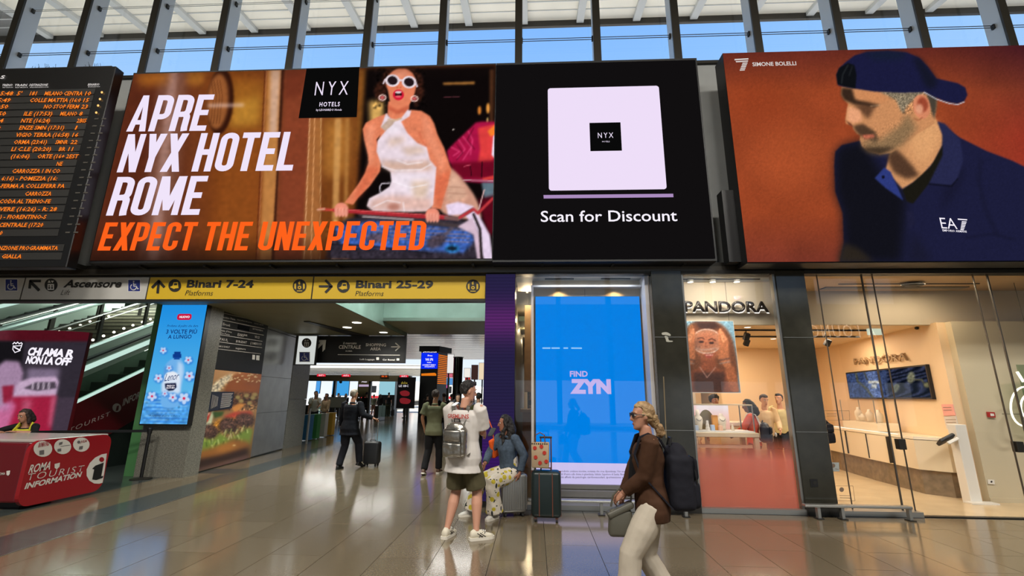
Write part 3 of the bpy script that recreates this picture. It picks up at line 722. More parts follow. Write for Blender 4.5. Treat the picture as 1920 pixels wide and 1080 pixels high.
headline('APRE', PB, (237, 247), (386, 245.5), 180, LILAC, hs, shear=.07)
headline('NYX HOTEL', PB, (219, 323.5), (549, 320), 252.5, LILAC, hs, shear=.07)
headline('ROME', PB, (199, 404.5), (374, 403), 332.5, LILAC, hs, shear=.07)
headline('EXPECT THE UNEXPECTED', PB, (183, 470), (794, 469), 417.5, ORNG, hs, shear=.07)
decal('logo_plate', PB, [[(575, 129), (674, 126), (669, 220), (560, 222)]], INK, hs, .004)
text('NYX', PB, (590, 179.5), (652, 178), 152.5, LILAC, hs, bold=-.005, spacing=1.5, off=.008)
text('HOTELS', PB, (599, 200), (637, 199.5), 191.5, LILAC, hs, bold=.02, spacing=1.3, off=.008)
text('by LEONARDO Hotels', PB, (593, 208.5), (641, 208), 204.5, LILAC, hs, bold=.01, off=.008, res=1)
# --- discount screen (code itself left out)
qs = thing('advertising_screen', 'black screen reading Scan for Discount beneath a rounded white panel', 'screen', (1.1, 7.0, 3.78))
MB().b2(-.665, 2.92, 7.01, 7.3, 3.74, 7.52).build('screen_case', BLACK, qs, world=True)
for x in (.2, 2.2): MB().b2(x-.08, x+.08, 7.3, 7.6, 4.2, 7.2).build('bracket', STEELD, qs, world=True)
MB().b2(-.66, 2.89, 6.998, 7.01, 3.78, 7.47).build('screen_face', emis('screen_near_black', (17, 15, 16)), qs, world=True)
def rrect(pl, x0, y0, x1, y1, r, pxc):
    u0, v1 = pl.uv(x0, y0); u1, v0 = pl.uv(x1, y1)
def rr_uv(pl, u0, v0, u1, v1, r, n=5):
    out = []
    for cx, cy, a in ((u1-r, v1-r, 0), (u0+r, v1-r, 90), (u0+r, v0+r, 180), (u1-r, v0+r, 270)):
        for i in range(n+1):
            t = R(a+90*i/n); out.append(pl.w(cx+r*math.cos(t), cy+r*math.sin(t)))
    return out
def plate(name, pl, u0, v0, u1, v1, r, mt, parent, off=.004, thick=.0):
    P = [q+pl.N*off for q in rr_uv(pl, u0, v0, u1, v1, r)]
    bm = bmesh.new(); bm.faces.new([bm.verts.new(q) for q in P]); bmesh.ops.triangulate(bm, faces=bm.faces[:])
    if thick:
        g = bmesh.ops.extrude_face_region(bm, geom=bm.faces[:]); bmesh.ops.translate(bm, vec=-pl.N*thick, verts=[v_ for v_ in g['geom'] if isinstance(v_, bmesh.types.BMVert)])
        bmesh.ops.recalc_face_normals(bm, faces=bm.faces)
    me = bpy.data.meshes.new(name); bm.to_mesh(me); bm.free(); o = link_mesh(name, me, mt); world_part(o, parent); return o
qu0, qv1 = PB.uv(1027, 166); qu1, qv0 = PB.uv(1250, 355)
plate('white_panel', PB, qu0, qv0, qu1, qv1, .05, emis('screen_lilac_white', (238, 222, 248)), qs, .006)
a0, b1 = PB.uv(1105, 231); a1, b0 = PB.uv(1166, 283)
plate('logo_plate', PB, a0, b0, a1, b1, .005, INK, qs, .009)
text('NYX', PB, (1121, 259.5), (1150, 259), 249, LILAC, qs, bold=.0, spacing=1.4, off=.012)
text('HOTELS', PB, (1129, 267.5), (1143, 267.3), 264.8, LILAC, qs, off=.012, res=1)
decal('underline', PB, [[(1019, 366), (1262, 363.5), (1262.5, 370), (1019.5, 372.5)]], emis('screen_dim_lilac', (170, 140, 190)), qs, .006)
text('Scan for Discount', PB, (1014, 416), (1270, 414.5), 394.5, WHT, qs, bold=.008)
# --- sportswear poster on the right
rs = thing('advertising_screen', 'rust-orange poster of a man in a backwards navy cap and polo shirt', 'screen', (5.8, 6.8, 3.65))
MB().b2(3.29, 9.6, 6.82, 7.15, 3.64, 7.44).build('screen_case', BLACK, rs, world=True)
MB().b2(3.10, 3.29, 7.0, 7.2, 3.72, 4.95).build('power_box', BLACK, rs, world=True)
for x in (3.9, 6, 8): MB().b2(x-.08, x+.08, 7.15, 7.6, 4.2, 7.2).build('bracket', STEELD, rs, world=True)
B = Art(1340, 70, 1930, 500, (140, 62, 32))
B.comp(np.ones((B.h, B.w)), lambda X, Y: np.stack([150-52*np.clip((170-Y)/80, 0, 1)-28*np.clip((Y-400)/90, 0, 1)-30*np.clip((X-1760)/160, 0, 1)*np.clip((260-Y)/100, 0, 1), 66-26*np.clip((170-Y)/80, 0, 1)-12*np.clip((Y-400)/90, 0, 1)-14*np.clip((X-1760)/160, 0, 1), 36-4*np.clip((170-Y)/80, 0, 1)+4*np.clip((Y-400)/90, 0, 1)+0*X], -1))
B.noise(.04, 40, 5); B.ell(1480, 300, 80, 60, (176, 82, 44), 25, .6); B.ell(1420, 190, 60, 40, (150, 60, 30), 25, .5)
NV = (28, 29, 58); NVD = (17, 17, 24)
B.poly([(1566, 284), (1578, 272), (1612, 264), (1680, 252), (1760, 228), (1775, 240), (1800, 258), (1850, 283), (1900, 302), (1932, 318), (1932, 492), (1574, 492), (1582, 455), (1580, 400), (1566, 360), (1564, 310)], NV, 1)
B.poly([(1566, 284), (1578, 272), (1620, 262), (1650, 320), (1700, 370), (1690, 492), (1574, 492), (1582, 455), (1580, 400), (1566, 360)], NVD, 10, .95)
B.poly([(1582, 455), (1610, 466), (1640, 492), (1570, 492)], (48, 40, 30), 5, .8)
B.poly([(1700, 492), (1712, 430), (1750, 492)], (24, 24, 40), 9, .7)
B.poly([(1780, 300), (1812, 320), (1790, 370), (1760, 400)], (22, 22, 42), 7, .6); B.line([(1840, 300), (1835, 340), (1850, 400), (1870, 440)], 4, (20, 20, 36), 4, .7); B.line([(1810, 446), (1860, 438), (1905, 450)], 2.5, (18, 18, 34), 2.5, .7)
# neck
B.poly([(1668, 262), (1740, 200), (1756, 225), (1767, 250), (1766, 272), (1752, 302), (1728, 330), (1712, 342), (1692, 354), (1680, 340), (1660, 320), (1668, 290)], (206, 146, 98), 1.5)
B.poly([(1668, 270), (1690, 288), (1712, 312), (1724, 330), (1700, 336), (1676, 324), (1664, 300)], (60, 40, 30), 4, .85); B.poly([(1700, 240), (1756, 225), (1764, 262), (1740, 300), (1716, 300)], (226, 166, 112), 8, .7)
B.poly([(1692, 356), (1712, 342), (1745, 312), (1768, 272), (1768, 300), (1745, 340), (1712, 382), (1700, 378)], (26, 24, 18), 1)
B.poly([(1640, 334), (1658, 314), (1670, 322), (1694, 376), (1660, 352)], (44, 56, 120), 1); B.ell(1656, 332, 3, 3, (16, 16, 30), .5)
B.poly([(1758, 228), (1772, 232), (1800, 262), (1806, 300), (1794, 340), (1784, 348), (1742, 344), (1768, 290), (1768, 256)], (38, 40, 74), 1.5); B.line([(1742, 345), (1784, 349), (1796, 335)], 2.5, (14, 14, 26), 1)
B.poly([(1700, 396), (1712, 396), (1716, 420), (1702, 430)], (30, 30, 56), 2)
# head
B.poly([(1578, 162), (1577, 178), (1583, 188), (1590, 195), (1588, 206), (1585, 224), (1586, 232), (1598, 236), (1600, 242), (1606, 250), (1613, 254), (1612, 262), (1616, 274), (1628, 284), (1650, 290), (1672, 286), (1694, 272), (1722, 250), (1752, 232), (1757, 190), (1740, 165), (1700, 168), (1640, 165)], (200, 138, 92), 1.2)
B.poly([(1578, 164), (1577, 178), (1583, 188), (1602, 196), (1640, 202), (1650, 196), (1630, 190), (1604, 186), (1598, 166)], (46, 32, 24), 2.5, .95)
B.poly([(1600, 168), (1650, 170), (1665, 190), (1640, 194), (1606, 186)], (206, 136, 88), 4, .8)
B.poly([(1600, 198), (1626, 196), (1640, 202), (1628, 224), (1618, 214)], (74, 48, 34), 3.5, .8); B.poly([(1590, 200), (1612, 206), (1616, 226), (1598, 232), (1588, 224)], (234, 164, 122), 2.5, .9)
B.line([(1632, 199), (1650, 197)], 1.4, (210, 170, 130), .8, .8); B.poly([(1586, 226), (1592, 234), (1600, 238), (1596, 232)], (96, 50, 36), 1)
B.poly([(1600, 236), (1618, 232), (1640, 246), (1648, 262), (1640, 270), (1628, 262), (1612, 254), (1604, 246)], (66, 48, 36), 2.5, .9); B.poly([(1616, 253), (1638, 252), (1640, 258), (1622, 262)], (190, 100, 76), 1.5)
B.poly([(1616, 262), (1650, 262), (1690, 232), (1700, 210), (1720, 240), (1694, 272), (1664, 288), (1634, 287), (1618, 276)], (128, 104, 74), 6, .85)
B.noise(.08, 1.5, 8, B.mask([(1612, 256), (1700, 212), (1722, 240), (1690, 274), (1640, 290), (1616, 276)], 3))
B.poly([(1616, 276), (1650, 276), (1680, 276), (1650, 291), (1626, 286)], (54, 42, 32), 3, .85)
B.poly([(1648, 172), (1722, 168), (1735, 175), (1716, 184), (1700, 200), (1694, 214), (1688, 206), (1680, 188), (1662, 178)], (134, 120, 98), 2); B.noise(.25, 1.5, 11, B.mask([(1648, 172), (1755, 168), (1756, 215), (1690, 214), (1676, 186)], 2))
B.poly([(1736, 174), (1757, 176), (1756, 200), (1752, 224), (1745, 205)], (70, 62, 52), 2)
B.ell(1728, 200, 16, 23, (214, 134, 98), 1, rot=-8); B.ell(1730, 196, 10, 14, (136, 52, 34), 2, .8, rot=-8); B.ell(1724, 204, 7, 9, (226, 160, 126), 2, .9); B.line([(1714, 222), (1722, 226), (1730, 220)], 1.5, (130, 66, 44), .8, .8)
# cap
B.poly([(1571, 160), (1568, 140), (1573, 128), (1586, 116), (1602, 104), (1626, 97), (1664, 95), (1700, 98), (1724, 108), (1740, 125), (1756, 147), (1770, 150), (1796, 156), (1810, 164), (1814, 178), (1808, 190), (1794, 195), (1770, 190), (1748, 180), (1733, 173), (1690, 174), (1640, 172), (1600, 166), (1578, 162)], (26, 27, 60), 1)
B.poly([(1612, 98), (1664, 94), (1702, 98), (1690, 112), (1640, 112)], (22, 30, 48), 6, .8); B.poly([(1710, 105), (1726, 110), (1758, 150), (1752, 168), (1736, 164)], (20, 22, 34), 5, .8)
B.poly([(1570, 158), (1568, 140), (1574, 127), (1590, 118), (1602, 122), (1606, 140), (1604, 166), (1582, 162)], (14, 16, 20), 1.2); B.line([(1590, 122), (1580, 140), (1578, 156)], 1.6, (60, 64, 66), 1, .7); B.line([(1598, 124), (1592, 142)], 1.4, (50, 54, 56), 1, .7)
B.line([(1733, 173), (1756, 186), (1780, 194), (1796, 196), (1808, 191)], 1.6, (196, 196, 206), .4)
B.noise(.035, 2, 6)
picture('screen_picture', PR, (3.285, 7.425, 9.2, 3.655), B, EM, rs, 2.0)
WS = emis('print_white', (214, 208, 204))
text('SIMONE BOLELLI', PR, (1411, 124.5), (1493, 122.5), 117, WS, rs, bold=.02)
decal('striped_seven_mark', PR, [[(1377+0, 111), (1403, 109.5), (1403, 112), (1377, 113.5)], [(1379, 115), (1402.5, 113.7), (1402, 116), (1380, 117.2)]]+[[(1392-i*1.2, 118+i*3.2), (1401.5-i*1.2, 117.5+i*3.2), (1400.8-i*1.2, 119.6+i*3.2), (1391.5-i*1.2, 120.1+i*3.2)] for i in range(5)], WS, rs)
text('EA', PR, (1765, 428.5), (1795, 430), 407, WHT, rs, bold=-.005)
decal('striped_seven_mark', PR, [[(1795, 410), (1813, 411.5), (1812.6, 413.5), (1795.5, 412.2)]]+[[(1803-i*.5, 415+i*2.9), (1812-i*1, 415.7+i*2.9), (1811.4-i*1, 417.4+i*2.9), (1802.6-i*.5, 416.8+i*2.9)] for i in range(6)], WHT, rs)
text('EMPORIO ARMANI', PR, (1767, 434), (1812, 436.5), 429.8, WHT, rs, bold=.01, res=1)
# ================================================================== departures board
db = thing('departures_board', 'black station departures board with rows of orange dot-matrix letters', 'board', (-10.8, 6.7, 3.63))
MB().b2(-14.2, -7.60, 6.705, 6.88, 3.60, 7.42, bevel=.01, seg=1).build('board_case', mat('board_black', (16, 16, 17), .35), db, world=True)
MB().b2(-14.2, -8.6, 6.88, 7.6, 4.2, 7.0).build('bracket', STEELD, db, world=True)
AMB = emis('amber_leds', (255, 132, 40), 1.0); ROWM = mat('row_strip', (38, 37, 35), .5)
zx = lambda x: x/5.143
ya = lambda y: 110+y/5.143
yb_ = lambda y: 300+y/5.143
XR = PD.uv(zx(735), yb_(38))[0]
rows = [(ya(338), [('15:48', -20, 130), ("5'", 165, 215), ('181', 290, 358), ('MILANO CENTRA', 432, 797), ('10', 822, 880)]),
        (ya(403), [('15:49', -45, 105), ('COLLE MATTIA (16:0', 292, 782), ('15', 805, 860)]),
        (ya(465), [('15:50', -70, 82), ('NO STOP FERM', 425, 765), ('23', 785, 850)]),
        (ya(533), [('15:50', -95, 60), ('ILE (17:53)', 232, 508), ('MILANO', 583, 745), ('8', 765, 800)]),
        (ya(600), [('15:54', -120, 35), ('NTE (16:24)', 205, 485), ('2BIS', 742, 835)]),
        (ya(668), [('16:00', -160, 8), ('ENZE SMN (17:31)', 188, 622), ('1', 725, 748)]),
        (ya(737), [('VIGIO TERRA (16:58)', 158, 670), ('16', 700, 757)]),
        (ya(806), [('ORMA (23:41)', 137, 456), ('SMNR', 537, 655), ('22', 683, 748)]),
        (ya(874), [('LI C.LE (20:20)', 112, 495), ('BR', 570, 632), ('11', 660, 708)]),
        (ya(944), [('(16:06)', 108, 288), ('ORTE (16+ 2EST', 365, 760)]),
        (yb_(38), [('NE', 548, 606)]),
        (yb_(108), [('CARROZZA 1 IN CO', 122, 582)]),
        (yb_(180), [('6:16) - POMEZIA (16:', 18, 555)]),
        (yb_(252), [('-FERMA A COLLEFERR PA', -5, 625)]),
        (yb_(326), [('CARROZZA', 246, 497)]),
        (yb_(400), [('CODA AL TRENO-FE', 0, 492)]),
        (yb_(475), [('VERE (16:26) - R: 28', 0, 552)]),
        (yb_(550), [(') - FIORENTINO-S', 0, 448)]),
        (yb_(627), [('CENTRALE (17:20', -5, 420)]),
        (yb_(704), [('0', 0, 28)]),
        (yb_(850), [('NZIONE PROGRAMMATA', -8, 560)]),
        (yb_(930), [('GIALLA', 22, 210)])]
for i, (yc, items) in enumerate(rows):
    v = PD.uv(0, yc)[1]; xr_ = XR+(.0 if i < 20 else .16)
    MB().b2(-14.0, xr_, 6.698, 6.706, v-.06, v+.06).build('row_strip', ROWM, db, world=True)
    for tx, x0, x1 in items:
        text(tx, PD, (zx(x0), yc+3.8), (zx(x1), yc+3.8), yc-4.0, AMB, db, bold=.02, shear=.12, off=.012, res=1)
    if i < 4:
        decal('amber_lamp', PD, [circ(zx((988, 970, 952, 934)[i]), yc-1.8, 2.2, 8)], emis('amber_lamp_light', (255, 190, 110), 1.5), db, .012)
    elif i < 20:
        xx = PD.uv(zx(735), yb_(38))[0]+.12
        for q in (0, .14): MB().b2(xx+q, xx+q+.08, 6.698, 6.704, v-.012, v+.012).build('dash_mark', mat('faint_mark', (70, 66, 60), .5), db, world=True)
for tx, x0, x1, y in (('TRENO', 22, 122, 268), ('TRAIN', 142, 262, 268), ('DESTINAZIONE', 285, 462, 266), ('BINARIO', 848, 960, 262)):
    text(tx, PD, (zx(x0), ya(y)), (zx(x1), ya(y-2)), ya(y-22), WS, db, bold=.02, shear=.1, res=1)
    text(tx.lower(), PD, (zx(x0+4), ya(y+16)), (zx(x1+8), ya(y+13)), ya(y+6), WS, db, bold=.01, shear=.1, res=1)
text('S', PD, (zx(5), ya(195)), (zx(45), ya(194)), ya(162), WS, db, bold=.03, shear=.1)
MB().b2(-14.2, -7.7, 6.72, 6.87, 7.42, 7.44).build('spike_base', STEELD, db, world=True)
sp = MB(); random.seed(9)
for i in range(150):
    x = -13.5+i*.037
    if (i//14) % 2: continue
    sp.tube([(x, 6.80, 7.43), (x+random.uniform(-.04, .04), 6.78+random.uniform(-.05, .05), 7.43+random.uniform(.08, .13))], .003, 3)
o = sp.build('bird_spikes', STEELD, db, world=True); o['kind'] = 'stuff'
# ================================================================== wayfinding signs strip
SY = mat('sign_yellow', (206, 170, 36), .4); SG = mat('sign_grey', (186, 184, 178), .4); SK_ = mat('sign_ink', (30, 28, 24), .5); SBL = mat('sign_blue', (34, 46, 118), .4); SWH = mat('sign_white', (214, 212, 206), .4)
ZB, ZT = 3.205, 3.61
def sign(x0, x1, mt, label, name='direction_sign'):
    s_ = thing(name, label, 'sign', ((x0+x1)/2, 7.5, ZB))
    MB().b2(x0, x1, 7.385, 7.55, ZB-.035, ZT+.02).build('sign_box', STEELD, s_, world=True)
    MB().b2(x0+.012, x1-.012, 7.378, 7.386, ZB+.005, ZT-.005).build('sign_face', mt, s_, world=True)
    MB().b2(x0+.3, x0+.36, 7.4, 7.5, ZT, 3.66).b2(x1-.36, x1-.3, 7.4, 7.5, ZT, 3.66).build('sign_hanger', STEELD, s_, world=True)
    return s_
PSF = PL((0, 7.378, 0))
xa_, xb2, xc, xd = PSF.uv(43, 540)[0], PSF.uv(277, 540)[0], PSF.uv(586, 540)[0], PSF.uv(911, 540)[0]
s0 = sign(-11.5, xa_, SG, 'grey overhead sign with a wheelchair symbol, cut by the left edge')
s1 = sign(xa_, xb2, SG, 'grey overhead sign reading Ascensore Lift')
s2 = sign(xb2, xc, SY, 'yellow overhead sign reading Binari 7-24 Platforms')
s3 = sign(xc, xd, SY, 'yellow overhead sign reading Binari 25-29 Platforms')
def wheelchair(pl, quad, parent, k=1.0):
    (x0, y0), (x1, y1) = quad; w = x1-x0; h = y1-y0; sh = .0
    X = lambda a, b: (x0+w*a-(b-.5)*h*sh, y0+h*b)
    decal('white_border', pl, [[(x0-1.2, y0-1.2), (x1+1.2, y0-1.2), (x1+1.2, y1+1.2), (x0-1.2, y1+1.2)]], SWH, parent, .003)
    decal('blue_square', pl, [[X(0, 0), X(1, 0), X(1, 1), X(0, 1)]], SBL, parent, .005)
    sh_ = [[X(.47+.07*math.cos(t), .15+.07*math.sin(t)) for t in np.linspace(0, 6.28, 9)[:-1]]]
    sh_ += stroke([X(.46, .26), X(.48, .56), X(.70, .56), X(.80, .80), X(.88, .77)], w*.075)
    sh_ += stroke([X(.48, .40), X(.66, .40)], w*.06)
    arc = [X(.45+.25*math.cos(t), .64+.25*math.sin(t)) for t in np.linspace(-2.3, 2.2-4.0+3.0, 12)]
    arc = [X(.45+.25*math.cos(t), .64+.25*math.sin(t)) for t in np.linspace(.25, 4.1, 12)]
    sh_ += stroke(arc, w*.07)
    decal('wheelchair_symbol', pl, sh_, SWH, parent, .008)
wheelchair(PSF, ((11, 524), (33, 545)), s0); wheelchair(PSF, ((241, 525), (263, 546)), s1)
def lifticon(pl, cx, cy, r, parent, ink=None):
    decal('round_symbol', pl, [circ(cx, cy, r, 20)], SK_, parent, .004)
    decal('lift_cabin', pl, [[(cx-r*.5, cy-.15*r), (cx+r*.5, cy-.15*r), (cx+r*.5, cy+.75*r), (cx-r*.5, cy+.75*r)], [(cx-.5*r, cy-.35*r), (cx-.25*r, cy-.75*r), (cx-.0*r, cy-.35*r)], [(cx+.0*r, cy-.65*r), (cx+.5*r, cy-.65*r), (cx+.25*r, cy-.3*r)]], SWH, parent, .007)
    decal('lift_people', pl, [circ(cx-.22*r, cy+.15*r, r*.12, 7), circ(cx+.22*r, cy+.15*r, r*.12, 7), [(cx-.36*r, cy+.32*r), (cx-.08*r, cy+.32*r), (cx-.08*r, cy+.6*r), (cx-.36*r, cy+.6*r)], [(cx+.08*r, cy+.32*r), (cx+.36*r, cy+.32*r), (cx+.36*r, cy+.6*r), (cx+.08*r, cy+.6*r)]], SK_, parent, .010)
lifticon(PSF, 96, 534.5, 12.2, s1)
decal('arrow', PSF, stroke([(73, 544), (58, 529)], 5.5)+stroke([(56, 540), (57.5, 527), (76, 527)], 5), SK_, s1)
text('Ascensore', PSF, (119, 538.5), (227.5, 538.5), 524, SK_, s1, bold=.035, shear=.2)
text('Lift', PSF, (114, 553), (131, 553), 543, SK_, s1, bold=-.01, shear=.25)
decal('arrow', PSF, stroke([(296, 549), (298, 528)], 5)+stroke([(286, 539), (298, 527), (308, 538)], 5), SK_, s2)
decal('arrow', PSF, stroke([(599, 537), (622, 537)], 4.2)+stroke([(611, 526), (622, 537), (611, 548)], 4.6), SK_, s3)
def train(cx, cy, r, parent):
    decal('round_symbol', PSF, [circ(cx, cy, r, 20)], SK_, parent, .004)
    decal('train_front', PSF, [[(cx-.75*r, cy+.25*r), (cx-.3*r, cy+.0*r), (cx-.15*r, cy-.5*r), (cx+.5*r, cy-.55*r), (cx+.6*r, cy+.4*r), (cx+.1*r, cy+.45*r), (cx-.1*r, cy+.55*r)]], SY, parent, .007)
    decal('train_window', PSF, [[(cx-.05*r, cy-.35*r), (cx+.42*r, cy-.35*r), (cx+.42*r, cy-.05*r), (cx-.1*r, cy-.05*r)]], SK_, parent, .010)
train(328, 535.5, 12, s2); train(644, 537, 12, s3)
def gate_sym(cx, cy, r, parent):
    decal('round_symbol', PSF, [circ(cx, cy, r, 20)], SK_, parent, .004)
    decal('gate_symbol', PSF, [[(cx-.75*r, cy-.3*r), (cx-.5*r, cy-.4*r), (cx-.5*r, cy+.5*r), (cx-.75*r, cy+.35*r)], [(cx+.75*r, cy-.3*r), (cx+.5*r, cy-.4*r), (cx+.5*r, cy+.5*r), (cx+.75*r, cy+.35*r)], circ(cx, cy+.2*r, .26*r, 10), [(cx-.1*r, cy-.2*r), (cx+.1*r, cy-.25*r), (cx+.05*r, cy-.75*r), (cx-.2*r, cy-.5*r)]]+stroke([(cx-.35*r, cy+.7*r), (cx+.35*r, cy+.7*r)], .12*r), SY, parent, .007)
    decal('gate_dot', PSF, [circ(cx, cy+.2*r, .12*r, 8)], SK_, parent, .010)
gate_sym(562, 536.5, 13, s2); gate_sym(887, 537, 13, s3)
text('Binari 7-24', PSF, (350, 538.5), (475, 539), 524, SK_, s2, bold=.035)
text('Platforms', PSF, (347, 554), (399, 554.3), 544, SK_, s2, bold=-.01, shear=.2)
text('Binari 25-29', PSF, (667, 539.5), (812, 540), 525, SK_, s3, bold=.035)
text('Platforms', PSF, (666, 554.8), (719, 555), 545, SK_, s3, bold=-.01, shear=.2)
# ================================================================== purple LED column
pc = thing('led_column', 'dark purple glowing advertising column beside the passage opening', 'column', (-.555, 7.4, 0))
MB().b2(-.80, -.305, 7.325, 7.9, 0, 3.63).build('column_case', BLACK, pc, world=True)
PC = PL((0, 7.32, 0))
P_ = Art(900, 505, 985, 965, (40, 34, 66))
P_.comp(np.ones((P_.h, P_.w)), lambda X, Y: np.stack([38+52*np.exp(-((Y-602)/38)**2)+18*np.exp(-((Y-850)/60)**2)+0*X, 33+6*np.exp(-((Y-602)/40)**2)-10*np.exp(-((Y-870)/60)**2), 68+36*np.exp(-((Y-602)/38)**2)+26*np.exp(-((Y-850)/60)**2)], -1))
for y in range(508, 962, 6): P_.rect(900, y, 985, y+1.6, (24, 20, 44), .3, .45)
picture('screen_picture', PC, (-.80, 3.62, -.305, .02), P_, EM, pc, 1.5)
MB().b2(-.82, -.30, 7.30, 7.9, 0, .08).build('base', STEELD, pc, world=True)
# ================================================================== first shop window with the blue screen
g = struct('window_2', MB().b2(-.295, 1.92, 7.25, 7.44, 3.60, 3.64), STEELD)
MB().b2(-.29, 1.915, 7.30, 7.312, .07, 3.60).build('glass_pane', GL, g)
NICHE = mat('niche_panel', (186, 172, 146), .5); PALE = mat('pale_portal', (206, 200, 196), .45)
nf = struct('wall_8', MB().b2(-.02, 1.94, 7.78, 7.86, 0, 3.62), NICHE)
MB().b2(-.04, -.0, 7.62, 7.80, .07, 3.47).build('portal_side', PALE, nf); MB().b2(1.86, 1.92, 7.42, 7.80, .07, 3.62).build('portal_side', PALE, nf)
MB().b2(-.04, 1.9, 7.62, 7.80, 3.47, 3.50).build('portal_top', PALE, nf)
MB().b2(.9, .905, 7.775, 7.781, 3.3, 3.47).build('panel_joint', STEELD, nf)
for z0, z1 in ((.0, .10), (.11, .20), (.21, .27)): MB().b2(-.04, 1.9, 7.46+z0, 7.8, z0, z1).build('plinth_step', mat('grey_plinth', (120, 118, 116), .4, metal=.3), nf)
struct('ceiling_5', MB().b2(-.3, 4.4, 7.35, 8.6, 3.62, 3.66), mat('window_ceiling', (196, 186, 170), .6))
zs = thing('advertising_screen', 'tall bright blue screen reading Find Zyn above a pale strip of small print', 'screen', (.93, 7.72, .28))
MB().b2(.03, 1.83, 7.705, 7.78, .27, 3.32).build('screen_case', BLACK, zs, world=True)
PZ = PL((0, 7.70, 0))
zsep = PZ.uv(1100, 868)[1]
MB().b2(.035, 1.825, 7.70, 7.706, zsep, 3.315).build('screen_face', emis('screen_blue', (0, 130, 232), 1.0), zs, world=True)
MB().b2(.035, 1.825, 7.70, 7.706, .275, zsep-.001).build('print_strip', emis('screen_pale', (206, 196, 240), 1.0), zs, world=True)
ZL = emis('screen_lavender', (196, 178, 236)); ZK = emis('screen_ink', (52, 44, 80))
text('FIND', PZ, (1068.5, 706), (1102, 706), 695, ZL, zs, bold=.03)
text('ZYN', PZ, (1069, 736), (1146, 736.5), 709, ZL, zs, bold=.07)
for i, s_ in enumerate(('Questo prodotto contiene nicotina, sostanza che crea dipendenza. Uso sconsigliato', 'ai minori di 18 anni e alle donne in gravidanza. Istituto Superiore di Sanita. Non fumatori', 'e soggetti affetti da patologie cardiovascolari, ipertensione e diabete')):
    text(s_, PZ, (1036, 885+i*5.6), (1186, 885.5+i*5.6), 881+i*5.6, ZK, zs, bold=.005, res=1)
decal('status_text', PZ, [[(1017, 651.5), (1032, 651.5), (1032, 654), (1017, 654)], [(1034, 651.5), (1049.5, 651.5), (1049.5, 654), (1034, 654)], [(1056.5, 651.5), (1065, 651.5), (1065, 654), (1056.5, 654)], [(1071, 651.5), (1091, 651.7), (1091, 654.2), (1071, 654)]], emis('screen_sky', (150, 205, 250)), zs)
for x in (.45, 1.42):
    light('SPOT', 'niche_spot', (x, 7.62, 3.46), 9, (1, .72, .35), .03, rot=(R(20), 0, 0), spot=R(120))
    MB().b2(x-.25, x+.25, 7.60, 7.64, 3.60, 3.615).build('air_slot', STEELD, nf)
light('AREA', 'window_lamp', (.9, 7.5, 3.58), 9, (.75, .85, 1), 1.6, .1)
# food hall seen through the gap left of the blue screen
fr = struct('wall_9', MB().b2(-.4, 2.4, 19.5, 19.7, 0, 4), mat('food_hall_wall', (200, 170, 130), .6))
struct('wall_10', MB().b2(2.3, 2.4, 8.6, 19.5, 0, 4), mat('food_hall_side', (170, 150, 120), .6))
struct('ceiling_6', MB().b2(-.4, 4.4, 8.6, 19.5, 3.7, 3.75), mat('food_hall_ceiling', (96, 86, 72), .7))
struct('floor_2', MB().b2(-.4, 2.3, 7.46, 19.5, 0, .01), mat('food_hall_floor', (110, 96, 78), .3))
for i, (px_, py_, Y) in enumerate(((988.5, 544, 8.6), (988.8, 592, 11), (990.5, 613, 13.2), (991, 633, 16))):
    c = at(px_, py_, Y=Y); t = thing('pendant_lamp', ('slim glass tube pendant lamp glowing warm, nearest the shop window' if i == 0 else 'small glowing tube pendant lamp, %s behind the nearest one' % ('first', 'second', 'third')[i-1]), 'lamp', (c.x, c.y, c.z), group='pendant lamps behind the blue screen')
    MB().tube([(0, 0, -.055), (0, 0, .055)], .02, 10).build('tube', emis('warm_tube', (255, 238, 200), 2.2), t)
    MB().tube([(0, 0, .055), (0, 0, 3.68-c.z)], .004, 5).build('cord', BLACK, t)
    light('POINT', 'pendant_light', (c.x, c.y, c.z-.12), 14, (1, .8, .5), .05)
t = thing('wooden_counter', 'light wooden food counter seen left of the blue screen', 'counter', (.08, 11.5, 0))
MB().b2(-.35, .35, -.3, .3, 0, 1.25).build('body', mat('oak', (166, 116, 66), .45, var=.15, vscale=5), t)
MB().b2(-.4, .4, -.35, .35, 1.25, 1.32).build('top', mat('oak_top', (196, 150, 96), .35), t)
t = thing('hanging_board', 'hanging pale wooden panel at the top left of the shop window', 'panel', (-.11, 9.0, 2.3))
MB().b2(-.07, .08, -.03, .03, -.6, 1.12, bevel=.01).build('board', mat('oak_panel', (196, 160, 120), .4, var=.1), t); MB().tube([(0, 0, 1.1), (0, 0, 1.4)], .006, 5).build('rod', BLACK, t)
t = thing('bright_poster', 'bright lit poster with a red line in the food hall behind the blue screen', 'poster', (.1, 19.4, 1.9))
MB().b2(-.35, .5, -.04, .0, -.8, .9).build('panel', emis('poster_glow', (225, 222, 215), 1), t); MB().tube([(0, -.02, .9), (0, -.02, 1.8)], .01, 5).build('rod', BLACK, t); MB().b2(-.1, .5, -.06, -.04, -.28, -.12).build('red_line', emis('poster_red', (210, 40, 40), 1), t)
t = thing('dark_cabinet', 'dark drinks cabinet in the food hall behind the wooden counter', 'cabinet', (.2, 15, 0))
MB().b2(-.4, .3, -.3, .3, 0, 1.9).build('body', BLACK, t)
for k in range(4): MB().b2(-.36, .26, -.32, -.3, .3+k*.4, .55+k*.4).build('bottle_row', mat('bottles', (120, 80, 50), .3, var=.5, vscale=30), t)
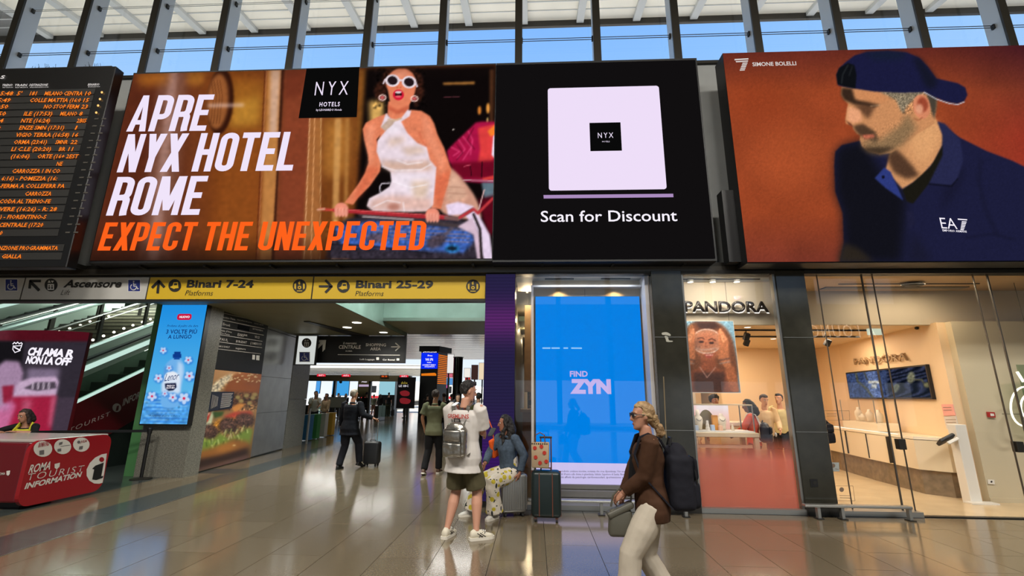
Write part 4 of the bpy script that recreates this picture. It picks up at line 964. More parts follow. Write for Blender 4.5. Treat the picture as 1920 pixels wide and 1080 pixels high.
# ================================================================== rails in front of the windows
def rail(x0, x1, y, z, legs, label):
    t = thing('bumper_rail', label, 'rail', ((x0+x1)/2, y, 0))
    MB().b2(x0, x1, y-.05, y+.05, z-.035, z, bevel=.012).build('rail_bar', ALU, t, world=True)
    for x in legs:
        MB().b2(x-.02, x+.02, y-.03, y+.03, .0, z-.03).build('leg', ALU, t, world=True)
        MB().b2(x-.045, x+.045, y-.05, y+.05, 0, .015).build('foot', STEELD, t, world=True)
rail(3.76, 5.20, 7.02, .19, (3.95, 4.27, 5.17), 'low brushed metal bumper rail before the glass doors')
rail(-.09, 2.29, 6.97, .20, (.0, .95, 2.12), 'low brushed metal bumper rail before the blue screen')
# ================================================================== jewellery shop
WARM = mat('warm_shop_wall', (226, 198, 160), .55); TAUPE = mat('taupe_bulkhead', (176, 166, 148), .6); OLW = mat('beige_wall', (200, 188, 160), .6)
g = struct('window_3', MB().b2(2.41, 3.90, 7.22, 7.44, 3.58, 3.64), STEELD)
MB().b2(2.43, 3.88, 7.28, 7.292, .07, 3.58).build('glass_pane', GL, g)
MB().b2(2.41, 2.44, 7.24, 7.34, .07, 3.58).build('jamb', STEEL, g); MB().b2(3.86, 3.90, 7.24, 7.34, .07, 3.58).build('jamb', STEEL, g)
# printed gradient film on the lower glass
fm = bpy.data.materials.new('gradient_film'); fm.use_nodes = True; t_ = fm.node_tree; b_ = t_.nodes['Principled BSDF']; out_ = t_.nodes['Material Output']
b_.inputs['Roughness'].default_value = .4
tcn = t_.nodes.new('ShaderNodeTexCoord'); sep = t_.nodes.new('ShaderNodeSeparateXYZ'); mr = t_.nodes.new('ShaderNodeMapRange'); cr = t_.nodes.new('ShaderNodeValToRGB')
t_.links.new(tcn.outputs['Object'], sep.inputs[0]); t_.links.new(sep.outputs['Z'], mr.inputs[0]); mr.inputs[1].default_value = 1.05; mr.inputs[2].default_value = .72
cr.color_ramp.elements[0].color = L4((214, 122, 92)); cr.color_ramp.elements[1].color = L4((226, 134, 116)); cr.color_ramp.elements[0].position = .3
t_.links.new(mr.outputs[0], cr.inputs[0]); t_.links.new(cr.outputs[0], b_.inputs['Base Color'])
tr_ = t_.nodes.new('ShaderNodeBsdfTransparent'); tl_ = t_.nodes.new('ShaderNodeBsdfTranslucent'); tl_.inputs[0].default_value = L4((214, 104, 80)); m1 = t_.nodes.new('ShaderNodeMixShader'); m2 = t_.nodes.new('ShaderNodeMixShader'); m1.inputs[0].default_value = .5
t_.links.new(b_.outputs[0], m1.inputs[1]); t_.links.new(tl_.outputs[0], m1.inputs[2])
mul = t_.nodes.new('ShaderNodeMath'); mul.operation = 'MULTIPLY'; mul.inputs[1].default_value = .97; t_.links.new(mr.outputs[0], mul.inputs[0])
t_.links.new(mul.outputs[0], m2.inputs[0]); t_.links.new(tr_.outputs[0], m2.inputs[1]); t_.links.new(m1.outputs[0], m2.inputs[2]); t_.links.new(m2.outputs[0], out_.inputs[0])
MB().quad((2.45, 7.296, .07), (3.85, 7.296, .07), (3.85, 7.296, 1.12), (2.45, 7.296, 1.12)).build('gradient_film', fm, g)
fs = struct('trim_7', MB().b2(2.40, 4.40, 7.95, 8.02, 2.86, 3.62), TAUPE)
PN = PL((0, 7.88, 0))
ps = thing('shop_sign', 'black raised shop letters with white lit edges above the jewellery window', 'sign', (3.3, 7.9, 3.08))
LB = mat('letter_black', (26, 20, 18), .4); LW_ = emis('letter_edge', (250, 244, 236), 1.1)
text('PANDORA', PN, (1284.5, 586.5), (1443, 587.5), 566, LW_, ps, bold=.02, off=.0, extrude=.0, name='lit_edge')
text('PANDORA', PN, (1283.5, 584.5), (1440.5, 585.5), 564, LB, ps, bold=.02, off=.012, extrude=.03, name='letter_faces')
decal('crown', PN, stroke([(1375, 556), (1377, 562), (1385, 562), (1387, 556)], 1.4)+stroke([(1379.5, 562), (1378.5, 555.5)], 1.2)+stroke([(1382.5, 562), (1383.5, 555.5)], 1.2), mat('crown_metal', (180, 160, 170), .3, metal=.5), ps, .03)
MB().b2(2.6, 4.1, 7.90, 7.95, 3.06, 3.10).build('fixing_bar', TAUPE, ps, world=True)
trk = thing('track_light', 'three round spotlights on a thin track above the shop letters', 'lamp', (3.2, 7.62, 3.58))
MB().b2(2.55, 3.85, 7.60, 7.64, 3.585, 3.60).build('track', BLACK, trk, world=True)
for px_ in (1294, 1336, 1381):
    c = at(px_, 525, Y=7.62)
    h = MB().lathe([(.055, 0), (.055, .04), (.02, .05)], (c.x, c.y, 3.545), 16).build('lamp_head', ALU, trk, world=True)
    MB().lathe([(0, 0), (.048, .001)], (c.x, c.y, 3.543), 16).build('lens', emis('lamp_lens', (255, 250, 235), 3), h)
    light('SPOT', 'window_spot', (c.x, 7.60, 3.52), 16, (1, .86, .66), .04, rot=(R(14), 0, 0), spot=R(95))
# portrait poster
pp = thing('hanging_poster', 'hanging poster of a curly haired woman holding a clear sphere to her face', 'poster', (2.97, 7.8, 1.7))
MB().b2(2.535, 3.415, 7.80, 7.83, 1.70, 2.905).build('poster_board', WHITE, pp, world=True)
for x in (2.6, 3.35): MB().tube([(x, 7.815, 2.9), (x, 7.815, 3.6)], .003, 4).build('hanging_wire', STEELD, pp, world=True)
Q = Art(1270, 595, 1400, 745, (120, 160, 180), k=3)
Q.poly([(1270, 595), (1400, 595), (1400, 660), (1270, 660)], (122, 162, 184), 5)
Q.poly([(1283, 640), (1283, 622), (1292, 610), (1308, 602), (1336, 602), (1352, 608), (1366, 622), (1377, 648), (1384, 700), (1372, 735), (1300, 735), (1285, 700)], (112, 66, 42), 2.5, cv=True)
Q.poly([(1303, 603), (1340, 603), (1352, 614), (1336, 618), (1312, 617)], (52, 32, 30), 2.5, .9); Q.noise(.3, 2, 4, Q.mask([(1280, 600), (1300, 602), (1296, 640), (1280, 640)], 2))
Q.poly([(1292, 612), (1300, 606), (1298, 624), (1286, 636)], (176, 112, 68), 2, .8)
Q.poly([(1305, 622), (1350, 622), (1348, 665), (1336, 678), (1318, 678), (1306, 662)], (158, 92, 62), 2)
Q.poly([(1316, 672), (1340, 672), (1344, 690), (1378, 700), (1386, 735), (1288, 735), (1290, 700), (1312, 690)], (140, 76, 50), 3)
Q.poly([(1300, 698), (1360, 698), (1356, 735), (1302, 735)], (66, 40, 34), 3, .9)
Q.ell(1325, 640, 29, 23.5, (196, 146, 122), 1.2, .5); Q.ell(1325, 640, 29, 23.5, (216, 190, 176), .8, .8, ring=2.2)
Q.ell(1325, 637, 18, 13, (170, 100, 70), 4, .75); Q.ell(1304, 646, 9, 11, (120, 78, 62), 3, .6); Q.ell(1315, 641, 4.6, 2, (40, 20, 20), .7); Q.ell(1334, 643, 4.6, 2, (40, 20, 20), .7); Q.line([(1308, 635), (1315, 633), (1321, 636)], 1.6, (60, 32, 26), .5); Q.line([(1329, 637), (1335, 635), (1342, 639)], 1.6, (60, 32, 26), .5); Q.line([(1324, 641), (1322, 650), (1327, 651)], 1.4, (120, 62, 44), .6, .8); Q.line([(1306, 653), (1315, 656), (1330, 655), (1343, 653)], 2, (176, 156, 150), 1, .7)
Q.poly([(1320, 664), (1340, 663), (1332, 672), (1324, 671)], (160, 74, 62), .8); Q.line([(1324, 666), (1337, 665.5)], 1.1, (232, 206, 194), .6)
for x0_, s_ in ((1298, 1), (1352, -1)):   # hands and wrists
    Q.poly([(x0_, 616), (x0_+6*s_, 622), (x0_+4*s_, 650), (x0_+6*s_, 672), (x0_-8*s_, 690), (x0_-14*s_, 720), (x0_-26*s_, 720) if s_ < 0 else (x0_-14, 700), (x0_-14*s_, 660), (x0_-14*s_, 640)], (184, 112, 74), 1.6)
    for i in range(3): Q.line([(x0_-4*s_-i*3*s_, 640-i*2), (x0_+2*s_-i*4*s_, 618+i*6)], 4, (206, 138, 98), 1)
    Q.line([(x0_-16*s_, 672), (x0_+4*s_, 676)], 3, (84, 60, 56), 1.2, .8); Q.line([(x0_-16*s_, 678), (x0_+3*s_, 682)], 2.4, (150, 130, 124), 1, .8)
Q.poly([(1360, 690), (1376, 686), (1386, 735), (1372, 735)], (170, 98, 62), 2); Q.line([(1312, 688), (1326, 708), (1342, 688)], 1.6, (190, 150, 140), .6, .8)
Q.noise(.08, 2, 6)
u0, v1 = 2.54, 2.90
picture('print', PL((0, 7.799, 0)), (2.54, 2.9, 3.41, 1.71), Q, vcmat('lit_print', None, .4), pp, 1.2)
# display table and glass case
tb = thing('display_table', 'pale display table behind the pink glass film', 'table', (3.1, 8.1, 0))
TW_ = mat('pale_table', (206, 188, 156), .4)
MB().b2(2.60, 3.66, 7.85, 8.45, 1.00, 1.07, bevel=.006, seg=1).build('table_top', TW_, tb, world=True)
for x in (2.64, 3.62):
    for y in (7.9, 8.4): MB().b2(x-.035, x+.035, y-.035, y+.035, 0, 1.0).build('leg', TW_, tb, world=True)
MB().b2(2.66, 3.6, 8.0, 8.06, .82, .87).build('stretcher', TW_, tb, world=True)
cs = thing('display_case', 'glass jewellery case with a pink glowing back on the pale table', 'display case', (3.1, 8.1, 1.07))
MB().b2(2.64, 3.62, 7.9, 8.4, 1.07, 1.09).build('base', WHITE, cs, world=True)
MB().b2(2.64, 3.62, 7.9, 8.4, 1.50, 1.52).build('lid', TW_, cs, world=True)
for x in (2.645, 3.615):
    for y in (7.905, 8.395): MB().b2(x-.008, x+.008, y-.008, y+.008, 1.09, 1.50).build('corner_post', ALU, cs, world=True)
MB().b2(2.66, 3.60, 7.902, 7.906, 1.09, 1.5).build('glass_pane', GL, cs, world=True)
CB = Art(1285, 750, 1400, 815, (240, 214, 206), k=3)
CB.comp(np.ones((CB.h, CB.w)), lambda X, Y: np.stack([242+0*X-6*(Y > 785), 226-46*np.clip((Y-765)/28, 0, 1)-30*np.clip(1-np.abs(X-1302)/6, 0, 1)-25*np.clip(1-np.abs(X-1384)/8, 0, 1), 226-66*np.clip((Y-765)/28, 0, 1)-34*np.clip(1-np.abs(X-1302)/6, 0, 1)-30*np.clip(1-np.abs(X-1384)/8, 0, 1)], -1))
picture('back_glow', PL((0, 8.38, 0)), (2.66, 1.495, 3.42, 1.095), CB, EM, cs, 2)
light('AREA', 'case_light', (3.05, 8.1, 1.49), 1.6, (1, .93, .9), .7, .3)
IV = mat('ivory_bust', (226, 214, 190), .5)
def bust(x, z1, label):
    t = thing('jewellery_bust', label, 'display stand', (x, 8.15, 1.092), group=None)
    MB().lathe([(.055, 0), (.06, .05), (.075, .14), (.07, .2), (.032, .245), (.028, z1)], n=16).build('bust', IV, t, smooth=True)
    MB().tube([(.045*math.cos(a), -.045-.03*math.sin(a) if math.sin(a) > 0 else -.045, .2-.05*math.cos(a-math.pi/2)) for a in np.linspace(0, math.pi, 8)], .004, 5).build('necklace', STEELD, t)
bust(2.80, .33, 'tall ivory necklace bust at the left in the glass case'); bust(3.19, .27, 'shorter ivory necklace bust right of the orange box')
t = thing('oval_mirror', 'dark bronze half-oval disc standing in the glass case', 'mirror', (3.0, 8.3, 1.09))
MB().prism([(.155*math.cos(a), 0, .0+.33*math.sin(a)) for a in np.linspace(0, math.pi, 20)], (0, .02, 0)).build('disc', mat('bronze_disc', (120, 104, 60), .3, metal=.5), t)
t = thing('jewellery_box', 'orange box standing in the glass case', 'box', (3.08, 8.15, 1.09)); MB().b2(-.045, .045, -.03, .03, 0, .245, bevel=.004).build('box', mat('orange_box', (214, 148, 60), .4), t)
for i, (x, w_, h_, c) in enumerate(((2.73, .06, .08, 'pale blue box at the left corner'), (2.92, .07, .16, 'stacked white ring stand left of the disc'), (3.0, .06, .09, 'pale blue box before the disc'), (3.13, .06, .08, 'pink box beneath the orange one'), (3.33, .05, .1, 'ivory cylinder at the right end'))):
    t = thing('small_box', c+' inside the glass case', 'box', (x, 8.06, 1.09)); m_ = mat('small_box_%d' % i, ((190, 205, 225), (235, 228, 215), (180, 200, 226), (236, 190, 160), (232, 220, 196))[i], .5)
    if i in (1, 4): MB().lathe([(w_/2, 0), (w_/2, h_*.3), (w_*.4, h_*.32), (w_*.4, h_*.62), (w_*.3, h_*.66), (w_*.25, h_)], n=12).build('body', m_, t)
    else: MB().b2(-w_/2, w_/2, -.03, .03, 0, h_, bevel=.004).build('box', m_, t)
# shop room
struct('floor_3', MB().b2(2.4, 14, 7.34, 14, 0, .008), mat('shop_floor', (206, 184, 148), .22, var=.05, vscale=3))
struct('ceiling_8', MB().b2(2.4, 14, 8.6, 14, 2.98, 3.02), mat('shop_ceiling', (220, 196, 160), .6))
struct('trim_8', MB().b2(4.4, 14, 8.55, 8.65, 2.96, 3.6), TAUPE)
struct('ceiling_9', MB().b2(4.4, 14, 7.3, 8.6, 3.60, 3.64), mat('entrance_ceiling', (196, 168, 130), .5))
struct('wall_11', MB().b2(4.55, 14, 13.0, 13.2, 0, 3), WARM); struct('wall_12', MB().b2(2.38, 2.41, 8.5, 16, 0, 3.7), WARM)
struct('wall_13', MB().b2(4.5, 4.6, 11.6, 14.0, 0, 3), WARM); struct('wall_14', MB().b2(2.4, 4.5, 17.0, 17.1, 0, 3), mat('cool_back_room', (150, 160, 160), .5))
struct('floor_4', MB().b2(2.4, 4.55, 14, 17, 0, .008), mat('back_room_floor', (150, 150, 146), .3))
w15 = struct('wall_15', MB().prism([(7.25, 8.4, 0), (7.87, 12.05, 0), (7.87, 13, 0), (8.4, 13, 0), (8.4, 8.4, 0)], (0, 0, 2.98)), WARM)
w16 = struct('wall_16', MB().b2(7.40, 14, 8.28, 8.42, 0, 2.98), OLW)
MB().b2(7.40, 14, 8.27, 8.28, 0, .08).build('baseboard', OLW, w16)
MB().b2(7.9, 14, 8.272, 8.28, 1.4, 1.403).build('panel_line', STEELD, w16)
for x, y, e_ in ((3.3, 9.6, 32), (5.6, 9.6, 52), (5.2, 11.8, 40), (3.4, 11.8, 28), (6.8, 10.6, 30)): light('AREA', 'shop_lamp', (x, y, 2.95), e_*.88, (1, .82, .60), .9, .9)
light('AREA', 'entrance_lamp', (6.6, 7.9, 3.56), 34, (1, .80, .54), 1.4, .4)
light('AREA', 'back_room_lamp', (3.5, 15.5, 2.9), 25, (.85, .95, 1), .9, .9)
# black spotlights on tracks
def track(y, x0, x1, heads, label):
    t = thing('ceiling_track', label, 'track light', ((x0+x1)/2, y, 2.96))
    MB().b2(x0, x1, y-.015, y+.015, 2.945, 2.975).build('track', BLACK, t, world=True)
    for x, a in heads:
        rm = Matrix.Rotation(R(a), 3, 'Y') @ Matrix.Rotation(R(25), 3, 'X')
        h = MB().box((x, y, 2.83), (.1, .1, .15), rot=rm, bevel=.01).build('lamp_head', BLACK, t, world=True)
        MB().tube([(x, y, 2.95), (x, y, 2.88)], .01, 6).build('stem', BLACK, t, world=True)
track(9.3, 2.6, 6.8, ((3.42, -20), (4.3, 10)), 'nearest black spotlight track on the shop ceiling'); track(10.3, 2.6, 7.2, ((4.75, 15), (6.1, -20), (6.5, 20)), 'second black spotlight track on the shop ceiling'); track(11.4, 2.6, 4.4, ((4.0, 30), (4.4, 30), (3.0, 0)), 'farthest black spotlight track on the shop ceiling')
for x, y in ((3.55, 9.8), (4.2, 9.0), (5.6, 10.8)):
    t = thing('ceiling_downlight', 'round recessed downlight, %s' % ('left one on the shop ceiling' if x < 4 else 'middle one on the shop ceiling' if x < 5 else 'right one on the shop ceiling'), 'lamp', (x, y, 2.975))
    MB().lathe([(.075, 0), (.06, .006)], n=18).build('ring', WHITE, t); MB().lathe([(0, -.004), (.058, -.003)], n=18).build('lens', emis('downlight_lens', (255, 240, 214), 2.5), t)
# left interior of the jewellery shop: wall niches
t = thing('wall_niche_unit', 'tall pale wall unit with a lintel coloured as if lit in the jewellery shop', 'shelving', (3.75, 12.0, 0))
MB().b2(-.55, .5, 0, .3, 0, 2.95).build('carcass', CREAM, t); MB().b2(-.55, .55, -.25, 0, 2.45, 2.75).build('lintel_lit_colour', mat('lintel_lit_colour', (240, 208, 140), .5), t)  # warm light on the lintel is put into its pale yellow colour
MB().b2(-.15, .35, -.03, 0, .9, 2.1).build('white_panel', WHITE, t)
for i, z in enumerate((1.95, 1.75, 1.6)): MB().lathe([(.05, 0), (.06, .01)], (.05+.1*(i % 2), -.04, z), 12).build('brooch', STEELD, t)
t = thing('wall_frame', 'pale framed panel on the left back wall of the jewellery shop', 'frame', (2.95, 12.9, 1.0)); MB().b2(-.3, .3, 0, .05, 0, 1.4).build('frame', CREAM, t)
ct2 = thing('jewellery_counter', 'pale sales counter at the back right of the jewellery window', 'counter', (3.9, 9.6, 0))
MB().b2(-.3, .55, -.3, .3, 0, 1.1, bevel=.01).build('body', mat('counter_cream', (214, 190, 150), .45), ct2); MB().b2(-.32, .57, -.32, .32, 1.1, 1.16).build('glass_top', mat('counter_top', (225, 215, 200), .15), ct2)
# door glass
dg = struct('door_1', MB().b2(4.36, 14, 7.22, 7.40, 3.58, 3.64), STEELD)
xs = [4.37, 4.60, 5.30, 5.47, 7.02, 7.24, 9.6]
for i, (a, b) in enumerate(zip(xs, xs[1:])):
    MB().b2(a+.006, b-.006, 7.30, 7.31, .02, 3.58).build('glass_pane', GL, dg)
for x, w_ in ((4.60, .007), (5.30, .018), (5.47, .008), (7.02, .010), (7.24, .020)):
    MB().b2(x-w_/2, x+w_/2, 7.294, 7.316, .0, 3.58).build('edge_strip', mat('edge_grey', (84, 80, 74), .35, metal=.4), dg)
for px_, py_, s_ in ((1687, 833, 1), (1908, 838, 1)):
    c = at(px_+4, py_, Y=7.28)
    MB().b2(c.x-.05, c.x+.05, 7.26, 7.35, c.z-.075, c.z+.075, bevel=.006).build('lock_plate', STEELD, dg)
for nm, x0_, x1_, y0_, y1_ in (('notice', 1543, 1592, 770, 788),):
    decal('paper_notice', PL((0, 7.298, 0)), stroke([(1543, 770), (1592, 770), (1593, 788), (1545, 788), (1543, 770)], .6)+stroke([(1574, 770), (1575, 788)], .5)+stroke([(1550, 776), (1568, 776)], .8)+stroke([(1550, 780), (1568, 780)], .8), mat('print_grey', (120, 100, 84), .5), dg, .001)
decal('round_sticker', PL((0, 7.298, 0)), [[(1556, 867), (1573, 867), (1574, 884), (1557, 884)]], mat('sticker_grey', (160, 164, 160), .5), dg, .001)
decal('sticker_mark', PL((0, 7.298, 0)), [circ(1562, 873, 4, 10)]+stroke([(1566, 879), (1572, 880)], 1), mat('print_grey', (120, 100, 84), .5), dg, .003)
decal('paper_notice', PL((0, 7.298, 0)), stroke([(1567, 911), (1599, 911), (1603, 939), (1570, 939)], .7)+[circ(1578, 918, 4.5, 9)]+stroke([(1574, 929), (1596, 930)], .9)+stroke([(1575, 933), (1597, 934)], .9), mat('print_grey', (120, 100, 84), .5), dg, .001)
# wall screen and letters
UW = PL((7.25, 8.4, 0), (-.17, -1, 0))
tvp = [(1590, 695), (1742, 688), (1757, 752), (1598, 745)]
tv = thing('wall_screen', 'wide black-framed screen showing silver charms on dark rippling water', 'screen', (7.5, 10.3, 1.6))
a0, b0 = UW.uv(1598, 745); a1, b1 = UW.uv(1742, 688); ua, ub = UW.uv(1594, 720)[0], UW.uv(1750, 720)[0]; za_, zb_ = 1.63, 2.26
MB().prism([UW.w(ua, za_, .06), UW.w(ub, za_, .06), UW.w(ub, zb_, .06), UW.w(ua, zb_, .06)], -UW.N*.06).build('screen_case', BLACK, tv, world=True)
T = Art(1580, 680, 1765, 760, (40, 46, 66), k=3)
T.comp(np.ones((T.h, T.w)), lambda X, Y: np.stack([34+26*np.sin(X/4+Y/2.2+4*np.sin(Y/7))+0*X, 40+26*np.sin(X/4+Y/2.2+4*np.sin(Y/7)), 60+34*np.sin(X/4+Y/2.2+4*np.sin(Y/7))], -1)); T.a = np.clip(T.a, 8, 255)
T.poly([(1580, 680), (1661, 680), (1668, 760), (1580, 760)], (66, 82, 124), 2, .9); T.poly([(1618, 690), (1640, 690), (1660, 750), (1640, 752), (1626, 720)], (120, 140, 190), 3, .8)
T.line([(1604, 695), (1608, 715), (1626, 730), (1636, 745)], 4, (84, 84, 70), .8); T.line([(1620, 697), (1626, 712)], 3, (74, 74, 66), .8)
T.rect(1628, 714, 1650, 719, (220, 214, 200), .6); T.rect(1634, 720, 1644, 728, (200, 200, 196), .6)
T.ell(1708, 708, 7, 11, (140, 138, 108), 1.2, .9, rot=10); T.line([(1712, 712), (1728, 712), (1736, 724)], 3, (110, 106, 84), .8); T.ell(1738, 722, 6, 5, (140, 132, 90), 1, .9); T.ell(1680, 728, 6, 9, (120, 120, 96), 1.2, .9, rot=30)
T.noise(.2, 2, 3)
UW2 = UW.shift(.062)
picture('screen_picture', UW2, (ua+.03, zb_-.03, ub-.03, za_+.03), T, EMD, tv, 1.5)
lt = thing('wall_letters', 'faint beige raised shop name on the warm wall above the wide screen', 'lettering', (7.55, 10.2, 2.5))
text('PANDORA', UW, (1606, 684), (1707, 675.5), 671, mat('beige_letters', (170, 140, 104), .4), lt, bold=.01, off=.03, extrude=.02, name='letters')
decal('crown', UW, stroke([(1659, 663), (1661, 668), (1667, 667), (1668, 662)], 1), MATS['beige_letters'], lt, .03)
MB().prism([UW.w(UW.uv(1610, 680)[0], 2.50, .03), UW.w(UW.uv(1700, 676)[0], 2.50, .03), UW.w(UW.uv(1700, 676)[0], 2.53, .03), UW.w(UW.uv(1610, 680)[0], 2.53, .03)], -UW.N*.03).build('fixing_bar', WARM, lt, world=True)
# counter with stone base along the wall
CW = mat('cream_counter', (222, 206, 176), .35); STN = mat('stone_base', (128, 112, 90), .5, var=.2, vscale=9)
kc = thing('jewellery_counter', 'long cream counter on a brown stone base under the wall screen', 'counter', (7.1, 9.9, 0))
fp = [(6.89, 8.9), (7.15, 8.6), (7.29, 8.6), (7.81, 12.0), (7.25, 12.0), (7.0, 10.2)]
MB().prism([(x, y, 0) for x, y in fp], (0, 0, .42)).build('stone_base', STN, kc, world=True)
fp2 = [(6.82, 8.85), (7.12, 8.52), (7.27, 8.52), (7.80, 12.0), (7.18, 12.0), (6.93, 10.2)]
MB().prism([(x, y, .42) for x, y in fp2], (0, 0, .50)).build('cabinet', CW, kc, world=True)
MB().prism([(x, y, .93) for x, y in fp2], (0, 0, .05)).build('glass_top', mat('lit_counter_top', (240, 230, 208), .1), kc, world=True)
MB().prism([(6.87, 9.3, .981), (6.97, 10.2, .981), (7.16, 11.6, .981), (7.2, 11.6, .981), (7.0, 10.2, .981), (6.91, 9.3, .981)], (0, 0, .006)).build('light_strip', emis('counter_led', (255, 250, 235), 1.3), kc, world=True)
for i, y in enumerate((9.5, 10.2, 11.0)): MB().b2(6.83+.1*i-.02, 6.86+.1*i+.02, y-.004, y+.004, .44, .92).build('door_joint', STEELD, kc, world=True)
c2 = thing('display_case', 'open glass jewellery case on the long cream counter', 'display case', (7.29, 10.6, .985), R(-9.66))
pa0 = Vector((7.15, 10.0, 0)); 
MB().b2(-.2, .2, -.75, .7, 0, .16, bevel=.01).build('base', CW, c2)
for x in (-.19, .19):
    for y in (-.74, .69): MB().b2(x-.008, x+.008, y-.008, y+.008, .16, .62).build('corner_post', ALU, c2)
MB().b2(-.195, -.19, -.73, .68, .16, .60).build('glass_pane', GL, c2); MB().b2(-.2, .2, -.75, .7, .60, .615).build('lid', GL, c2)
for i, (y, h_) in enumerate(((.35, .30), (.2, .16), (-.1, .26), (-.45, .26))):
    t = thing('jewellery_bust', ('tall white bust at the far end of the open case', 'small white ring stand in the open case', 'white bust in the middle of the open case', 'white bust at the near end of the open case')[i], 'display stand', (7.29+.17*y, 10.6+y, 1.146)); t['group'] = 'white stands in the open case'
    MB().lathe([(.06, 0), (.06, .04), (.08, h_*.5), (.07, h_*.7), (.03, h_*.85), (.028, h_)], n=12).build('bust', IV, t, smooth=True)
# white post with card terminal
wp = thing('counter_post', 'white upright end panel beside the counter carrying the card reader', 'panel', (7.17, 8.33, 0))
MB().b2(-.11, .07, -.1, .06, 0, 1.22, bevel=.008).build('panel', WHITE, wp); MB().b2(-.22, .2, -.24, -.08, 0, .03).build('base_plate', WHITE, wp)
c = at(1773, 824, Y=8.3)
ctm = thing('card_terminal', 'black and white card reader leaning on the post by the counter', 'card reader', (c.x, 8.3, c.z))
rt = Matrix.Rotation(R(-25), 3, 'Y') @ Matrix.Rotation(R(-35), 3, 'X')
MB().box((0, 0, 0), (.27, .17, .06), rot=rt, bevel=.02).build('case', BLACK, ctm); MB().box((0, -.03, .035), (.17, .10, .012), rot=rt, bevel=.003).build('screen', mat('reader_screen', (90, 92, 94), .2), ctm); MB().box((.03, -.10, -.01), (.20, .03, .05), rot=rt, bevel=.01).build('white_edge', WHITE, ctm); MB().tube([(.05, .02, -.02), (7.27-c.x, .08, -.03)], .012, 6).build('bracket', BLACK, ctm)
PO = PL((0, 8.27, 0))
al = thing('fire_alarm', 'small red fire alarm call point on the beige wall', 'alarm', (7.9, 8.27, 1.4))
decal('case', PO, [[(1849, 772), (1862, 773), (1864, 783), (1851, 782)]], mat('alarm_red', (170, 30, 30), .4), al, .0, .03); decal('button_plate', PO, [[(1853, 775), (1860, 775.5), (1861, 780), (1854, 780)]], WHITE, al, .033)
so = thing('wall_socket', 'white wall socket low on the beige wall', 'socket', (7.9, 8.27, .4)); decal('plate', PO, [[(1851, 899), (1863, 899.5), (1864, 908), (1852, 907)]], WHITE, so, 0, .012); decal('outlet', PO, [circ(1857.5, 903, 2, 8)], STEELD, so, .014)
cl = thing('notice_sheet', 'pink and white notice sheets pinned beside the card reader', 'notice', (7.35, 9.0, 1.5))
for i, (q, c_) in enumerate((([(1766, 758), (1787, 758), (1793, 779), (1771, 780)], (226, 160, 150)), ([(1771, 781), (1793, 780), (1799, 805), (1776, 805)], (206, 198, 190)))):
    MB().prism([UW.p(x, y)+UW.N*.012 for x, y in q], -UW.N*.012).build('sheet', mat('sheet_%d' % i, c_, .6), cl, world=True)
decal('sheet_text', UW, stroke([(1770, 764), (1785, 764)], 1)+stroke([(1771, 769), (1786, 769)], 1)+stroke([(1775, 787), (1794, 787)], 1)+stroke([(1776, 792), (1794, 792)], 1)+stroke([(1777, 797), (1795, 797)], 1), mat('print_grey', (120, 100, 84), .5), cl, .014)
ex = thing('exit_sign', 'pale rectangular hanging sign box on the shop ceiling', 'sign', (5.95, 9.6, 2.85)); c = at(1639, 621, Y=9.2)
ex.location = (c.x, 9.2, c.z); MB().b2(-.13, .13, -.02, .02, -.075, .075, bevel=.005).build('sign_box', emis('exit_glow', (214, 222, 196), .9), ex); MB().b2(-.01, .01, -.01, .01, .07, 2.98-c.z).build('hanger', ALU, ex)
c = at(1710, 524, Y=7.9); vn = thing('door_sensor', 'black oval sensor on a long slot in the entrance ceiling', 'sensor', (c.x, 7.9, 3.56))
MB().ell((0, 0, 0), (.19, .11, .035), 20).build('housing', BLACK, vn, smooth=True); MB().b2(-1.25, 1.1, -.01, .01, .005, .02).build('slot', BLACK, vn)
vt = thing('air_vent', 'long grey air vent in the entrance ceiling', 'vent', (6.6, 8.3, 3.59)); MB().b2(-1.3, 1.2, -.09, .09, 0, .01).build('frame', STEELD, vt)
for k in range(4): MB().b2(-1.28, 1.18, -.075+k*.04, -.06+k*.04, -.008, 0).build('slat', TAUPE, vt)
cm = thing('security_camera', 'tiny dome camera under the taupe bulkhead', 'camera', (at(1718, 611, Y=8.9).x, 8.9, 2.95)); MB().ell((0, 0, 0), (.035, .035, .03), 10).build('dome', BLACK, cm)
ne = thing('neon_sign', 'white glowing neon ring sign cut by the right edge', 'sign', (8.1, 7.9, 1.6))
PNn = PL((0, 7.9, 0))
def neon(pts, r=.014): MB().tube([PNn.p(x, y) for x, y in pts], r, 6).build('neon_tube', emis('neon_white', (255, 250, 225), 1.6), ne, world=True)
neon([(1922+27*math.cos(a), 762+37*math.sin(a)) for a in np.linspace(R(60), R(300), 18)]); neon([(1928+14*math.cos(a), 762+22*math.sin(a)) for a in np.linspace(R(60), R(300), 14)]); neon([(1907, 697), (1919, 716)], .02)
MB().b2(8.0, 8.9, 7.95, 7.96, 1.2, 2.2).build('backing', GLT, ne, world=True); MB().tube([(8.3, 7.955, 2.2), (8.3, 7.955, 3.6)], .004, 5).build('cable', STEELD, ne, world=True)

light('SPOT', 'poster_fill_spot', (2.97, 7.42, 3.5), 30, (1, .9, .78), .05, rot=(R(20), 0, 0), spot=R(60))  # extra spot added to brighten the portrait poster, no fitting
light('AREA', 'fascia_light', (3.2, 7.45, 3.5), 12, (1, .88, .7), 1.2, .1, rot=(R(50), 0, 0))  # bare area light aimed at the letter board
